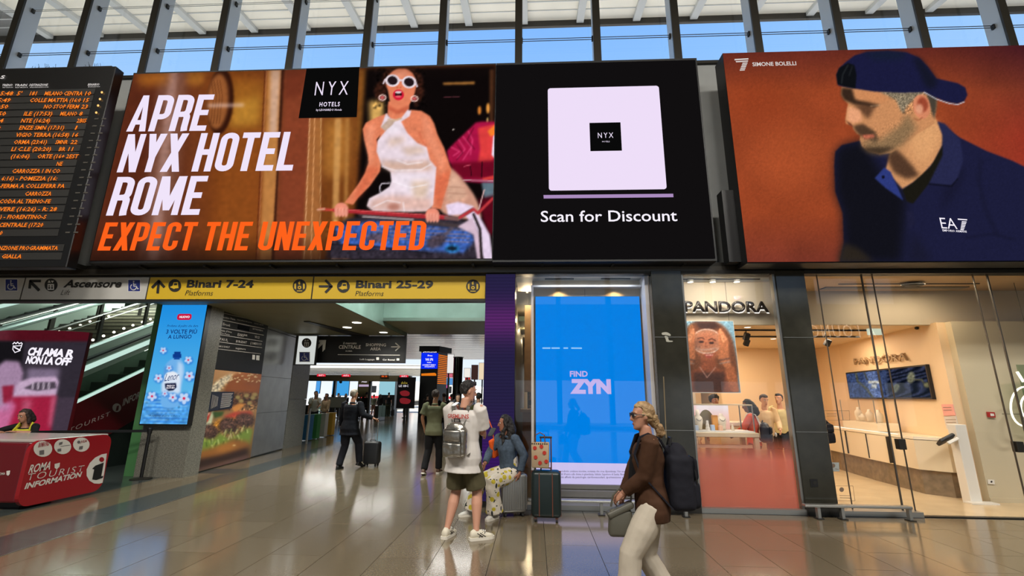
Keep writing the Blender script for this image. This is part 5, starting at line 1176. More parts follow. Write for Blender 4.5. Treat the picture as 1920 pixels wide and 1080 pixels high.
# ================================================================== tall fabric softener screen on the pillar
PT = PL((0, 9.08, 0))
ts = thing('advertising_screen', 'tall bright blue screen advertising a fabric softener bottle', 'screen', (-7.5, 9.15, 1.0))
u0, u1 = PT.uv(284, 680)[0], PT.uv(370, 680)[0]; v0 = PT.uv(300, 795)[1]
MB().b2(u0-.02, u1+.02, 9.085, 9.2, v0-.03, 4.3).build('screen_case', BLACK, ts, world=True)
F_ = Art(255, 555, 400, 805, (60, 150, 225), k=3)
F_.comp(np.ones((F_.h, F_.w)), lambda X, Y: np.stack([28+70*np.clip((Y-570)/180, 0, 1)+0*X, 140+50*np.clip((Y-570)/200, 0, 1), 224+10*np.clip((Y-570)/200, 0, 1)], -1))
F_.poly([(262, 750), (375, 740), (365, 800), (255, 800)], (74, 150, 220), 6, .8)
for i in range(26):
    y = 738+i*2.2; F_.line([(266+(i*13) % 30, y), (300+(i*17) % 60, y+1.5)], 2.2, ((30, 96, 190), (150, 205, 245), (60, 130, 215))[i % 3], 1, .6)
F_.noise(.10, 4, 2, F_.mask([(262, 735), (380, 735), (365, 800), (255, 800)], 3))
F_.poly([(310, 685), (318, 676), (326, 672), (338, 672), (343, 680), (346, 692), (342, 715), (338, 740), (334, 762), (304, 762), (303, 735), (306, 705)], (110, 175, 232), 1, cv=True)
F_.poly([(334, 676), (343, 684), (344, 700), (334, 740), (328, 740), (332, 700)], (196, 220, 244), 2.5, .8); F_.poly([(308, 690), (313, 684), (310, 720), (306, 740)], (60, 130, 205), 2, .7)
F_.rect(326.5, 659.5, 338.5, 666, (14, 58, 138), .4); F_.rect(324, 664, 340, 671, (14, 58, 138), .4); F_.rect(326, 670, 337, 674, (20, 72, 156), .4)
F_.ell(322, 712, 15, 16, (228, 234, 244), 1); F_.rect(303, 712, 338, 736, (214, 226, 242), 2, .85)
def flower(x, y, r, c=(196, 216, 246)):
    r *= .85
    for a in range(5):
        F_.ell(x+r*.6*math.cos(a*1.257+.3), y+r*.6*math.sin(a*1.257+.3), r*.5, r*.38, c, .5, .95, rot=math.degrees(a*1.257+.3))
    F_.ell(x, y, r*.26, r*.26, (214, 44, 84), .4)
for x, y, r in ((306, 657, 7), (353, 675, 8), (355, 705, 10), (297, 709, 9), (285, 743, 10), (324, 745, 9), (345, 747, 12), (317, 690, 6), (309, 738, 6)):
    F_.ell(x+1, y+1, r*1.1, r, (40, 110, 205), 1.5, .6); flower(x, y, r)
F_.poly([(309, 719), (330, 718), (331, 726), (325, 732), (316, 733), (310, 728)], (24, 30, 60), .6)
picture('screen_picture', PT, (u0, 4.2, u1, v0), F_, EM, ts, 1.3)
TI = emis('softener_ink', (18, 52, 116)); 
text('3 VOLTE PIU\u0300' if False else '3 VOLTE PIÙ', PT, (311.5, 625.5), (369, 625.5), 617.5, TI, ts, bold=.02, spacing=1.05)
text('A LUNGO', PT, (315, 635), (359, 634.5), 627.5, TI, ts, bold=.02, spacing=1.05)
text('Profumo di pulito che dura', PT, (313.5, 613), (371.5, 613), 608.5, TI, ts, bold=.005, shear=.3, res=1)
text('Lenor', PT, (308.5, 715), (335, 711), 700.5, TI, ts, bold=.0, shear=.25)
text('FRESCO', PT, (313, 725), (328, 724.5), 721.6, WHT, ts, bold=.02, res=1); text('PROFUMO', PT, (312, 729), (328, 728.5), 725.8, WHT, ts, bold=.02, res=1)
text('*Rispetto al precedente', PT, (278, 780.5), (338, 781), 777, TI, ts, shear=.2, res=1)
a0, b1 = PT.uv(333.5, 588.5); a1, b0 = PT.uv(358.5, 600)
plate('pill_badge', PT, a0, b0, a1, b1, .05, emis('pill_red', (200, 24, 66)), ts, .005)
text('NUOVO', PT, (337, 596.3), (356, 596.2), 592.2, WHT, ts, bold=.04, off=.01)
# ================================================================== food hall directory and burger poster on the passage wall
bp_ = thing('wall_poster', 'black directory over a giant cheeseburger photo on the passage wall', 'poster', (W0.x, W0.y, 0))
PWo = PW.shift(.03)
P4 = [PWo.w(UB0+.01, 0.02), PWo.w(UB1-.01, 0.02), PWo.w(UB1-.01, 4.4), PWo.w(UB0+.01, 4.4)]
MB().prism(P4, -PW.N*.028).build('poster_board', BLACK, bp_, world=True)
G = Art(330, 680, 520, 905, (186, 140, 92), k=2.5)
G.comp(np.ones((G.h, G.w)), lambda X, Y: np.stack([196-70*np.clip((Y-700)/150, 0, 1)+0*X, 146-50*np.clip((Y-700)/150, 0, 1), 96-40*np.clip((Y-700)/150, 0, 1)], -1))
G.poly([(425, 722), (436, 706), (455, 698), (480, 695), (500, 700), (500, 740), (478, 738), (445, 736), (422, 734)], (152, 82, 38), 2, cv=True)
G.poly([(440, 700), (465, 697), (500, 700), (498, 712), (460, 712)], (188, 112, 58), 4, .7)
G.poly([(384, 750), (392, 730), (404, 716), (420, 706), (436, 700), (432, 712), (420, 722), (410, 736), (398, 748)], (214, 198, 168), 2); G.noise(.18, 2.5, 5, G.mask([(384, 750), (404, 712), (440, 698), (430, 716), (398, 750)], 2))
random.seed(3)
for i in range(26): 
    x = random.uniform(432, 490); y = random.uniform(699, 716); G.ell(x, y, 2.4, 1, (228, 206, 160), .4, .95, rot=random.uniform(-60, 30))
G.poly([(385, 752), (420, 734), (486, 738), (484, 758), (440, 768), (384, 768)], (84, 52, 34), 3); G.noise(.35, 2.5, 8, G.mask([(430, 736), (486, 738), (484, 770), (430, 770)], 2))
for x, y in ((446, 745), (462, 742), (474, 746), (452, 752), (468, 756), (478, 740)): G.ell(x, y, 5, 4, ((168, 150, 90), (120, 60, 40))[int(x) % 2], 1.2, .9)
G.poly([(434, 764), (448, 756), (462, 757), (450, 768), (440, 776)], (222, 146, 70), 1.5, .95)
G.poly([(420, 780), (440, 772), (470, 770), (475, 778), (450, 786), (424, 786)], (190, 72, 52), 2)
G.poly([(372, 794), (386, 776), (396, 774), (392, 788), (380, 798)], (196, 60, 46), 1.5); G.line([(376, 790), (392, 775)], 3, (232, 190, 176), 1, .9)
G.poly([(394, 802), (410, 786), (440, 784), (452, 780), (440, 790), (424, 796), (410, 806), (390, 810)], (222, 150, 48), 2)
G.poly([(380, 800), (390, 790), (398, 770), (402, 772), (396, 796), (386, 806)], (206, 214, 180), 1.2); G.poly([(398, 772), (420, 772), (416, 780), (402, 784)], (60, 90, 40), 1.5)
for cx, cy, rx, ry in ((392, 810, 18, 14), (428, 798, 18, 15), (459, 788, 19, 13)):
    G.ell(cx, cy, rx, ry, (72, 48, 40), 2.5); G.ell(cx, cy-3, rx*.8, ry*.6, (104, 74, 62), 3, .8)
G.noise(.3, 1.8, 15, G.mask([(374, 800), (440, 780), (478, 778), (476, 800), (440, 812), (400, 826), (374, 820)], 3))
G.poly([(360, 842), (366, 806), (374, 800), (378, 822), (400, 824), (412, 812), (430, 824), (450, 812), (466, 802), (474, 806), (468, 834), (440, 824), (420, 838), (392, 852), (366, 850)], (122, 146, 58), 2.5)
for i in range(30):
    x = random.uniform(360, 466); y = 848-(x-360)*.33+random.uniform(-22, 6); G.line([(x, y), (x+random.uniform(-5, 5), y+random.uniform(5, 11))], 2.2, ((176, 196, 92), (74, 100, 34), (214, 222, 160))[i % 3], .8, .8)
G.poly([(366, 862), (372, 846), (410, 836), (440, 824), (468, 828), (464, 846), (420, 856), (366, 870)], (158, 100, 46), 4); G.poly([(405, 838), (440, 828), (444, 842), (410, 848)], (190, 124, 56), 4, .7)
G.poly([(350, 878), (366, 862), (420, 852), (466, 838), (466, 856), (410, 870), (350, 892)], (52, 32, 26), 4); G.poly([(348, 900), (352, 882), (400, 872), (466, 852), (466, 866), (400, 884), (352, 900)], (102, 72, 68), 3)
G.poly([(350, 902), (356, 890), (400, 878), (410, 880), (380, 898)], (96, 104, 50), 3, .8); G.ell(439, 835, 3, 1.5, (220, 190, 140), .6)
zsp = PWo.uv(440, 695)[1]; zsp = PWo.uv(382, 691)[1]
picture('print', PWo, (UB0+.01, zsp, UB1-.01, .02), G, PR_M, bp_, 1.4, off=.002)
TW2 = mat('poster_text_grey', (176, 170, 160), .5)
for a, b in (((409, 585), (497, 605)), ((407, 598), (495.5, 616.5)), ((404.5, 612.5), (494, 628.5)), ((402, 626), (491.5, 640)), ((400, 639.5), (491, 652)), ((397, 653), (488.5, 663.5))):
    decal('rule', PWo, stroke([a, b], .9), TW2, bp_, .004)
for s_, p0, p1, pt in (('LOUNGE', (443, 566), (490, 574), 561), ('TERRAZZA TERMINI', (451, 570.5), (489.5, 579.5), 565.5), ('Atlantico Pizza', (411.5, 595), (440.5, 600.5), 591), ('sandwicheria', (444, 600), (472, 606), 597.5), ('PANE ARTE', (476, 607.5), (493, 611), 604.5),
    ('Ercoli', (417.5, 609.5), (430.5, 612.5), 604.5), ('LA PIADINERIA', (473.5, 617.5), (492.5, 621.5), 614.5), ("Tazza d'Oro", (410.5, 620), (434, 624.5), 616.5), ('De Paris', (413, 625.5), (430, 629), 622.5), ('EXKI', (445, 629.5), (456, 631.5), 624), ('BAR', (457, 629.5), (463, 631), 625.5), ('VICE', (477, 633.5), (486, 635.5), 628.5),
    ('PAUL', (411.5, 638), (427, 640.5), 632.5), ('BURGEART', (442, 642), (462, 644.5), 637), ("L'OMBROSO", (469, 645.5), (490, 647.5), 640.5), ('DESMOS DAILY', (404, 650), (430, 652.5), 646.5), ('vegamore', (441, 654.5), (460, 656.5), 650)):
    text(s_, PWo, p0, p1, pt, TW2, bp_, bold=.01, off=.005, res=1)
decal('logo_stroke', PWo, [[(411, 563), (418, 564), (419, 578)], [(432, 566), (438, 566), (446, 580), (440, 584)], circ(499, 566, 4.5, 12)], TW2, bp_, .004)
decal('brand_box', PWo, [[(446, 608), (468, 612.5), (466.5, 621), (444.5, 616.5)]], INK, bp_, .004)
decal('square_mark', PWo, [[(473, 665), (478, 665.7), (477.5, 674.5), (472.5, 674)], [(480.5, 666), (486.5, 666.7), (486, 675.7), (480, 675)]], WHITE, bp_, .004)
nb = thing('wall_notice', 'dark blue text notice fixed over the burger picture', 'notice', tuple(PWo.p(410, 755)))
decal('board', PWo, [[(393, 734.5), (437, 734.5), (432.5, 765), (388, 771.5)]], mat('notice_navy', (34, 40, 56), .4), nb, .01, .02)
decal('notice_text', PWo, [s for i in range(12) for s in stroke([(414-i*.35, 738+i*2.4), (434-i*.4-(i % 3), 737.6+i*2.2)], .9)]+[s for i in range(5) for s in stroke([(396-i*.5+i*3, 740+i*1), (393-i*.4+i*3, 766-i*1.2)], .8)], TW2, nb, .033)
# ================================================================== blade sign and black shopping sign
PBl = PL((0, 13.6, 0))
bl = thing('blade_sign', 'small white blade sign with lift and wheelchair symbols on the stone wall end', 'sign', (-7.2, 13.62, 2.6))
a0, b1 = PBl.uv(561, 630); a1, b0 = PBl.uv(588, 683)
xw = PBl.uv(556, 683)[0]
MB().b2(a0-.10, a1+.02, 13.62, 13.74, b0-.02, b1+.02).build('sign_box', STEELD, bl, world=True); MB().b2(a0-.01, a1, 13.60, 13.62, b0, b1).build('sign_face', emis('lit_sign_white', (212, 216, 212), .9), bl, world=True)
lifticon(PBl, 575, 643, 9, bl); wheelchair(PBl, ((562.5, 661), (580, 677.5)), bl)
PSH = PL((0, 13.95, 0))
sh = thing('hanging_sign', 'black hanging sign pointing to the shopping area', 'sign', (-5.5, 14.0, 3.0))
MB().b2(-7.3, -4.0, 13.96, 14.08, 2.59, 3.43).build('sign_panel', mat('sign_black', (22, 21, 20), .35), sh, world=True)
MB().b2(-6.62, -6.605, 13.95, 13.96, 2.6, 3.42).build('joint', BLACK, sh, world=True)
for x in (-6.5, -4.5): MB().b2(x-.02, x+.02, 14.0, 14.04, 3.43, 3.62 if x > -4.09 else 3.46).build('hanger', STEELD, sh, world=True)
GT = mat('sign_pale_print', (240, 236, 226), .5)
for s_, p0, p1, pt in (('il mercato', (644, 645.5), (669, 645.5), 641), ('CENTRALE', (635.5, 654), (676.5, 654), 647), ('ROMA', (648.5, 659.5), (661, 659.5), 657), ('SHOPPING', (686, 649.2), (724, 649.5), 643.5), ('AREA', (694.5, 656.8), (714, 657), 651), ('Left Luggage', (675, 675), (702.5, 675.5), 672), ('Car Rental', (718, 675.8), (740.5, 676.2), 672.8)):
    text(s_, PSH, p0, p1, pt, GT, sh, bold=.015, off=.02, res=2)
decal('arrow', PSH, stroke([(734, 650.5), (750, 650.5)], 2.2)+stroke([(742, 643.5), (750, 650.5), (742, 657.5)], 2.2)+stroke([(634, 665), (750, 666)], 1)+[[(593, 637.5), (612, 637.5), (610, 655), (605, 660), (605.5, 645.5), (593, 658), (591, 653), (601, 642.5), (593, 642.5)]]+[[(706, 670), (711, 670), (711, 675), (706, 675)], [(744, 672), (749, 672), (749, 676), (744, 676)]], GT, sh, .02)
for px_, py_ in ((651, 613.5), (669, 604.5), (719, 623)):
    c = at(px_, py_, Z=3.445)
    t = thing('ceiling_downlight', 'round bright downlight on the passage ceiling, %s' % ('leftmost of the three' if px_ < 660 else 'nearest of the three' if px_ < 700 else 'farthest of the three by the black sign'), 'lamp', (c.x, c.y, 3.45))
    MB().lathe([(.14, 0), (.12, -.012)], n=20).build('ring', WHITE, t); MB().lathe([(0, -.016), (.118, -.015)], n=20).build('lens', emis('bright_lens', (255, 252, 240), 5), t)
    light('SPOT', 'downlight', (c.x, c.y, 3.40), 140, (1, .97, .9), .1, spot=R(130))
light('AREA', 'bulkhead_fill', (-2.4, 9.8, 4.9), 190, (.9, 1, .95), 2.5, .4)  # unseen fill added to brighten the green bulkhead
# ================================================================== stacked crates and low barrier at the wall end
for i, (px_, m_, lab) in enumerate(((571, (40, 104, 150), 'blue'), (585, (58, 132, 66), 'green'), (600, (188, 186, 178), 'white'), (614, (196, 152, 44), 'yellow'))):
    c = at(px_+4, 826-i*3.2, Z=0); wd = .30
    t = thing('recycling_bin', '%s slatted recycling bin in the row at the end of the passage wall' % lab, 'bin', (c.x, c.y, 0), R(-6)); mm = mat('bin_'+lab, m_, .5)
    MB().b2(-.13, .13, -.12, .12, .02, .86, bevel=.015).build('body', mm, t)
    for k in range(9): MB().b2(-.135, .135, -.128, -.12, .08+k*.085, .12+k*.085).build('slat', mm, t)
    MB().b2(-.14, .14, -.13, .13, .86, .90, bevel=.01).build('lid', mm, t)
c = at(558, 838, Z=0); t = thing('wall_guard', 'thin steel guard post at the end of the passage wall', 'post', (at(566, 834, Z=0).x+.02, 15.6, 0)); MB().b2(-.03, .03, -.03, .03, 0, 1.15, bevel=.008).build('post', ALU, t)
# ================================================================== information desk
RED = mat('desk_red', (142, 20, 30), .25, coat=.3); REDD = mat('dark_red', (96, 14, 24), .3)
dk = thing('information_desk', 'glossy red tourist information desk with rounded corners', 'desk', (-8.6, 7.1, 0))
PDk = PL((-7.2, 7.1, 0), (0, 1, 0))
def rrp(x, y0, y1, z0, z1, r, n=6):
    out = []
    for cy, cz, a in ((y1-r, z1-r, 0), (y0+r, z1-r, 90), (y0+r, z0+r, 180), (y1-r, z0+r, 270)):
        for i in range(n+1): t = R(a+90*i/n); out.append((x, cy+r*math.cos(t), cz+r*math.sin(t)))
    return out
MB().prism(rrp(-7.2, 6.48, 7.76, .04, .935, .16), (-.06, 0, 0)).build('end_panel', RED, dk, world=True)
MB().b2(-12.5, -7.262, 6.50, 7.2, .10, .90, bevel=.03).build('body', REDD, dk, world=True)
MB().b2(-12.4, -7.4, 6.7, 7.15, 0, .10).build('kick_base', BLACK, dk, world=True)
MB().b2(-12.5, -7.24, 6.62, 7.72, .90, .94, bevel=.01).build('worktop', mat('desk_top', (176, 168, 160), .25), dk, world=True)
DW = mat('desk_print_white', (206, 200, 192), .45)
for s_, p0, p1, pt, bo, shr in (('ROMA', (52, 887.5), (93, 879.5), 875.5, .02, .2), ('TOURIST', (50, 901.5), (156, 883.5), 890.5, -.012, .1), ('INFORMATION', (45, 917), (152, 893.5), 908, .035, .15)):
    text(s_, PDk, p0, p1, pt-(4 if s_ == 'ROMA' else 2 if s_ == 'TOURIST' else 2), DW, dk, bold=bo, shear=shr, off=.004, spacing=1.25 if s_ == 'TOURIST' else 1)
decal('shield', PDk, [[(102, 870), (112, 867.5), (111, 875), (106, 880), (102, 877)]], DW, dk, .004)
decal('white_disc', PDk, [circ(80, 841.5, 17.5, 22, 15), circ(117, 837.5, 16, 22, 14), circ(152, 833.5, 15.5, 22, 13.5)], DW, dk, .004)
text('ROMA PASS', PDk, (71, 839), (91, 835), 829.5, mat('pass_red', (150, 40, 50), .5), dk, bold=.03, off=.007, res=1)
text('JULIA', PDk, (150, 831), (162, 828.5), 826, RED, dk, bold=.02, off=.007, res=1)
decal('disc_mark', PDk, [circ(147, 829, 3, 10), [(110, 830), (117, 828), (116, 833), (110, 835)], [(107, 842), (114, 840.5), (114, 846), (107, 847)], [(73, 845), (82, 843.5), (82, 852), (73, 853)], [(148, 837), (155, 836), (154, 842), (147, 843)]]+stroke([(113, 837), (130, 834.5)], 1), mat('disc_mark_grey', (96, 92, 92), .5), dk, .007)
ic = [(203, 850)]+[(188+27*math.cos(t)*.95, 879+30*math.sin(t)) for t in np.linspace(R(-58-20), R(-58-250), 22)]
ic = [(200, 850), (190, 852), (178, 858), (168, 868), (162, 880), (162, 892), (167, 901), (176, 906.5), (186, 907), (192, 905), (196, 880)]
decal('information_disc', PDk, [ic], DW, dk, .004)
decal('information_i', PDk, [[(178, 873), (194, 867), (189, 893), (193, 892), (192, 896), (180, 900), (172, 899), (176, 880), (172, 879)]], mat('ink_black', (18, 18, 20), .4), dk, .008)
decal('information_dot', PDk, [circ(190, 861.5, 4.6, 14)], RED, dk, .008)
PDf = PL((0, 6.50, 0)); text('ROMA', PDf, (-4, 891), (10, 890), 886, DW, dk, bold=.01, off=.006); decal('shield', PDf, [[(13, 883), (20, 882), (19, 889), (16, 892), (13, 890)]], DW, dk, .006)
# ================================================================== curved lit info column behind the desk
cc = thing('curved_display', 'tall curved display column with a crest and the words Chi ama Roma', 'display', (-9.93, 8.6, 0))
RC = .955; CX, CYc = -9.93, 8.70; RY = .35
MB().prism([(CX+(RC-.01)*math.cos(a), CYc+(RY-.01)*math.sin(a), 0) for a in np.linspace(-math.pi, 0, 30)]+[(CX+RC-.01, CYc+.05, 0), (CX-RC+.01, CYc+.05, 0)], (0, 0, 2.80)).build('column_case', REDD, cc, world=True)
def csurf(u, v):
    a = np.clip((u-CX)/(RC+.004), -1, 1); return np.stack([CX+(RC+.004)*a, CYc-(RY+.004)*np.sqrt(1-a*a), v], -1)
K = Art(-60, 600, 140, 1000, (70, 58, 72), k=2)
K.rect(-60, 600, 140, 645, (84, 18, 30)); K.rect(-60, 600, 20, 645, (120, 70, 80), 10, .4)
K.rect(-60, 640, 140, 745, (52, 46, 56), 2); K.poly([(-60, 640), (46, 640), (40, 690), (-60, 690)], (24, 22, 26), 2)
K.poly([(-10, 690), (10, 676), (36, 678), (44, 700), (30, 760), (-10, 780)], (172, 140, 172), 3); K.poly([(52, 688), (112, 690), (104, 740), (46, 740)], (150, 130, 160), 5, .8)
K.poly([(44, 690), (60, 664), (110, 668), (108, 690)], (64, 56, 66), 3, .8)
K.poly([(24, 746), (34, 716), (60, 708), (104, 706), (110, 716), (104, 744), (40, 748)], (206, 176, 206), 2); K.poly([(44, 728), (66, 717), (104, 716), (106, 728), (70, 733)], (70, 60, 72), 1.5, .9)
for x in (62, 72, 82, 92): K.line([(x, 718), (x-1, 729)], 3, (214, 196, 214), .8)
K.poly([(4, 724), (26, 722), (22, 758), (6, 756)], (150, 36, 62), 2)
K.poly([(-60, 780), (16, 770), (22, 744), (106, 742), (96, 800), (92, 900), (-60, 900)], (168, 34, 66), 3); K.poly([(-40, 790), (20, 750), (30, 760), (16, 800), (-40, 860)], (216, 130, 180), 4, .8); K.poly([(42, 750), (60, 748), (52, 800), (40, 800)], (206, 110, 140), 5, .7); K.poly([(96, 744), (106, 742), (96, 800), (90, 800)], (214, 120, 150), 3, .6)
K.noise(.03, 3, 4)
MT_C = vcmat('curved_lit_print', emit=.85)
picture('screen_picture', PL((0, 8.4, 0)), (CX-RC, 2.80, CX+RC, .75), K, MT_C, cc, 2, surf=csurf)
def cs2(u, v):
    a = np.clip((u-CX)/(RC+.016), -1, 1); return np.stack([CX+(RC+.016)*a, CYc-(RY+.016)*np.sqrt(1-a*a), v], -1)
PCc = PL((0, 8.42, 0))
text('CHI AMA R', PCc, (60, 666), (126, 669), 651, WHT, cc, bold=.05, shear=.12, surf=cs2, spacing=.95)
text('NON LA OFF', PCc, (56, 681.5), (122, 684), 667, WHT, cc, bold=.05, shear=.12, surf=cs2, spacing=.95)
def onc(x, y):
    u, v = PL((0, CYc-RC, 0)).uv(x, y)
    return x, y
PCr = PL((CX, CYc-RC-.02, 0))
decal('crest', PL((0, 8.34, 0)), stroke([(25, 648), (24, 655), (28, 661), (36, 658), (40, 650), (41, 646)], 1.6)+stroke([(25, 649), (41, 648)], 1.6)+stroke([(27, 651), (38, 657)], 2.4)+stroke([(24, 645), (27, 642), (30, 644.5), (33, 641.5), (36, 644.5), (40, 642.5), (42, 645)], 1.8), WHT, cc, .0)
# ================================================================== queue barrier post
st = thing('barrier_post', 'black queue barrier post with a retractable belt beside the pillar', 'barrier post', (-7.60, 9.0, 0))
MB().lathe([(.18, 0), (.18, .012), (.06, .03), (.03, .035)], n=24).build('base', STEELD, st); MB().tube([(0, 0, .03), (0, 0, .90)], .03, 12).build('pole', BLACK, st, smooth='auto')
MB().lathe([(.04, .84), (.042, .93), (.03, .95)], n=16).build('head', BLACK, st); MB().prism([(-.03, 0, .865), (-2.8, -.95, .865), (-2.8, -.95, .915), (-.03, 0, .915)], (0, .006, 0)).build('belt', BLACK, st)
# ================================================================== escalators and stairs hall
struct('wall_17', MB().b2(-24, -11.2, 20.6, 20.8, 0, 9).prism([(-8.15, 15.6, 0), (-11.2, 20.6, 0), (-11.3, 20.6, 0), (-8.3, 15.6, 0)], (0, 0, 9)), mat('stair_hall_wall', (168, 184, 170), .5))
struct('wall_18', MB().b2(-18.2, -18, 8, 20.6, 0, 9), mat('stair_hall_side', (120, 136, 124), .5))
for x, y, e_ in ((-10, 12.0, 110), (-12.3, 13, 150), (-15, 15, 200), (-14, 18.5, 260)): light('AREA', 'stair_hall_fill', (x, y, 4.9), e_, (.86, 1, .92), 2.4, .5)  # greenish fill lights added to brighten the stair hall, no fittings
SLP = .5
ESK = mat('escalator_skirt', (150, 162, 150), .25, metal=.3); STEP = mat('escalator_step', (66, 68, 64), .4, metal=.4); RUB = mat('handrail_rubber', (20, 20, 20), .35)
STRIPE = emis('led_strip', (196, 228, 216), 1.0); BG = glass('balustrade_glass', (200, 216, 206)); LR = mat('light_handrail', (186, 208, 202), .25, metal=.3)
def beam(x0, x1, ya, yb, za, dz0, dz1):      # bar climbing away from the hall: top line z = za+SLP*(y-ya)
    zb_ = za+SLP*(yb-ya)
    return MB().prism([(x0, ya, za+dz0), (x0, yb, zb_+dz0), (x0, yb, zb_+dz1), (x0, ya, za+dz1)], (x1-x0, 0, 0))
def escalator(xr, xl, ya, yb, za, label, side, red=False, inner=True):
    """xr right edge, xl left edge, za height of the right side's top at ya"""
    t = thing('escalator', label, 'escalator', ((xr+xl)/2, ya, 0))
    if red:
        beam(xr-.08, xr, ya, yb, za, -1.15, 0).build('side_panel', REDD, t, world=True)
        MB().prism([(xr-.09, ya, 0), (xr-.09, yb, 0), (xr-.09, yb, za+SLP*(yb-ya)-1.15), (xr-.09, ya, max(.02, za-1.15))], (.05, 0, 0)).build('lower_cladding', mat('dark_cladding', (48, 58, 54), .15, metal=.3), t, world=True)
    else: beam(xr-.06, xr, ya, yb, za, -.55, 0).build('side_panel', side, t, world=True)
    beam(xr-.08, xr+.015, ya, yb, za, 0, .045).build('light_strip', STRIPE, t, world=True)
    if red: beam(xr-.05, xr-.04, ya, yb, za, .045, .5).build('balustrade_glass', BG, t, world=True)
    beam(xl, xl+.05, ya, yb, za, -.5, .46).build('inner_skirt', side, t, world=True)
    beam(xl+.05, xl+.09, ya, yb, za, .22, .34).build('light_strip', STRIPE, t, world=True)
    beam(xl-.01, xl+.10, ya, yb, za, .46, .51).build('handrail', RUB, t, world=True)
    beam(xl+.0, xl+.11, ya, yb, za, .44, .46).build('handrail_rail', ALU, t, world=True)
    y = ya; k = 0
    while y < yb-.3:
        z = za+SLP*(y-ya)-.12; MB().b2(xl+.1, xr-.1, y, y+.40, z-.2, z).build('step', STEP, t, world=True); MB().b2(xl+.1, xr-.1, y-.002, y+.02, z, z+.008).build('step_edge', mat('step_nosing', (150, 150, 136), .5), t, world=True); y += .40
    MB().prism([(xl+.1, ya+.02, 0), (xl+.1, yb, 0), (xl+.1, yb, za+SLP*(yb-ya)-.6), (xl+.1, ya+.02, max(.02, za-.35))], (xr-xl-.2, 0, 0)).build('truss', STEELD, t, world=True)
    return t
e1 = escalator(-9.5, -10.55, 8.8, 15.3, 1.18, 'escalator with the dark red side panel nearest the tall blue screen', ESK, red=True)
PE = PL((-9.5, 9, 0), (0, 1, 0))
RT = mat('panel_print', (196, 178, 174), .5)
text('TOURIST', PE, (127, 812), (205, 779), 803, RT, e1, bold=.0, off=.006, spacing=1.2); text('INFORMATION', PE, (229, 761), (300, 727), 747, RT, e1, bold=.03, off=.006)
decal('information_disc', PE, [circ(218.5, 764.5, 8.2, 18)], RT, e1, .006); text('i', PE, (216, 770), (221, 769), 760, REDD, e1, bold=.05, off=.012)
sta = thing('staircase', 'wide grey stairs with small round step lights climbing left of the escalator', 'staircase', (-12.2, 8.9, 0))
SST = mat('stair_stone', (122, 118, 102), .5, var=.1); NOS = mat('stair_nosing', (66, 64, 56), .5)
ZST = lambda y: 3.24+.5*(y-11.72)
y = 8.9
while y < 14.5:
    z = ZST(y); MB().b2(-13.6, -10.8, y, y+.30, z-.5, z).build('step', SST, sta, world=True); MB().b2(-13.6, -10.8, y-.004, y+.03, z-.03, z+.004).build('nosing', NOS, sta, world=True); y += .30
beam(-10.8, -10.72, 8.9, 15.4, ZST(8.9), -.45, .12).build('stringer', ESK, sta, world=True); beam(-10.73, -10.69, 8.9, 15.4, ZST(8.9), .06, .12).build('light_strip', STRIPE, sta, world=True)
MB().prism([(-13.6, 9.0, 0), (-13.6, 15.4, 0), (-13.6, 15.4, ZST(15.4)-.5), (-13.6, 9.0, ZST(9.0)-.5)], (2.8, 0, 0)).build('stair_body', ESK, sta, world=True)
STL = emis('step_lamp', (255, 250, 230), 3)
rowA = [(112, 622), (132, 616), (152, 610), (170, 603), (188, 598), (205, 593)]; rowB = [(154, 645), (175.5, 637.5), (195.5, 630), (215, 623), (233.5, 616), (250.5, 610), (268, 604), (283, 598.5)]
for q, X_ in [(q, -11.0) for q in rowB]+[(q, -13.0) for q in rowA]:
    c = at(*q, X=X_); zz = c.z; MB().ell((c.x, c.y-.02, zz), (.032, .03, .032), 8).build('step_light', STL, sta, world=True)
def handrail(X_, pa, r, label, m_, ya=9.0, yb=15.2, posts=5, lower=True):
    a = at(*pa, X=X_); z = lambda y: a.z+SLP*(y-a.y)
    t = thing('handrail', label, 'handrail', (X_, a.y, 0)); MB().tube([(X_, ya, z(ya)), (X_, yb, z(yb))], r, 10).build('rail', m_, t, world=True)
    for i in range(posts):
        y = ya+(yb-ya)*(i+.4)/posts; zf = ZST(y)-.05 if X_ > -14 else 0
        MB().b2(X_-.03, X_+.03, y-.035, y+.035, zf, z(y)).build('post', STEELD, t, world=True)
    if lower: MB().tube([(X_, ya, z(ya)-.14), (X_, yb, z(yb)-.14)], .012, 6).build('lower_rail', ALU, t, world=True)
handrail(-10.86, (180, 594), .03, 'slim steel handrail on the right side of the lit stairs', ALU)
handrail(-12.2, (100, 591), .075, 'thick pale handrail in the middle of the lit stairs', LR, lower=False)
handrail(-13.55, (60, 592), .03, 'steel handrail on the left side of the lit stairs', ALU)
escalator(-13.75, -14.8, 9.6, 15.3, 2.0, 'second escalator, left of the lit stairs', ESK); escalator(-15.2, -16.3, 10.2, 15.3, 2.6, 'farthest escalator by the side wall of the stair hall', ESK)
t = thing('glass_partition', 'pale glass partition above the top of the stairs', 'partition', (-14, 17.6, 3))
for i in range(6): MB().b2(-17.5+i*1.4, -17.42+i*1.4, 17.5, 17.6, 0, 5.1).build('post', LR, t, world=True)
MB().b2(-17.5, -10.2, 17.53, 17.55, 1.2, 5.0).build('glass_pane', BG, t, world=True)
for i in range(5): MB().b2(-17.5, -10.2, 17.6, 17.7, 2.8+i*.5, 2.86+i*.5).build('crossbar', LR, t, world=True)
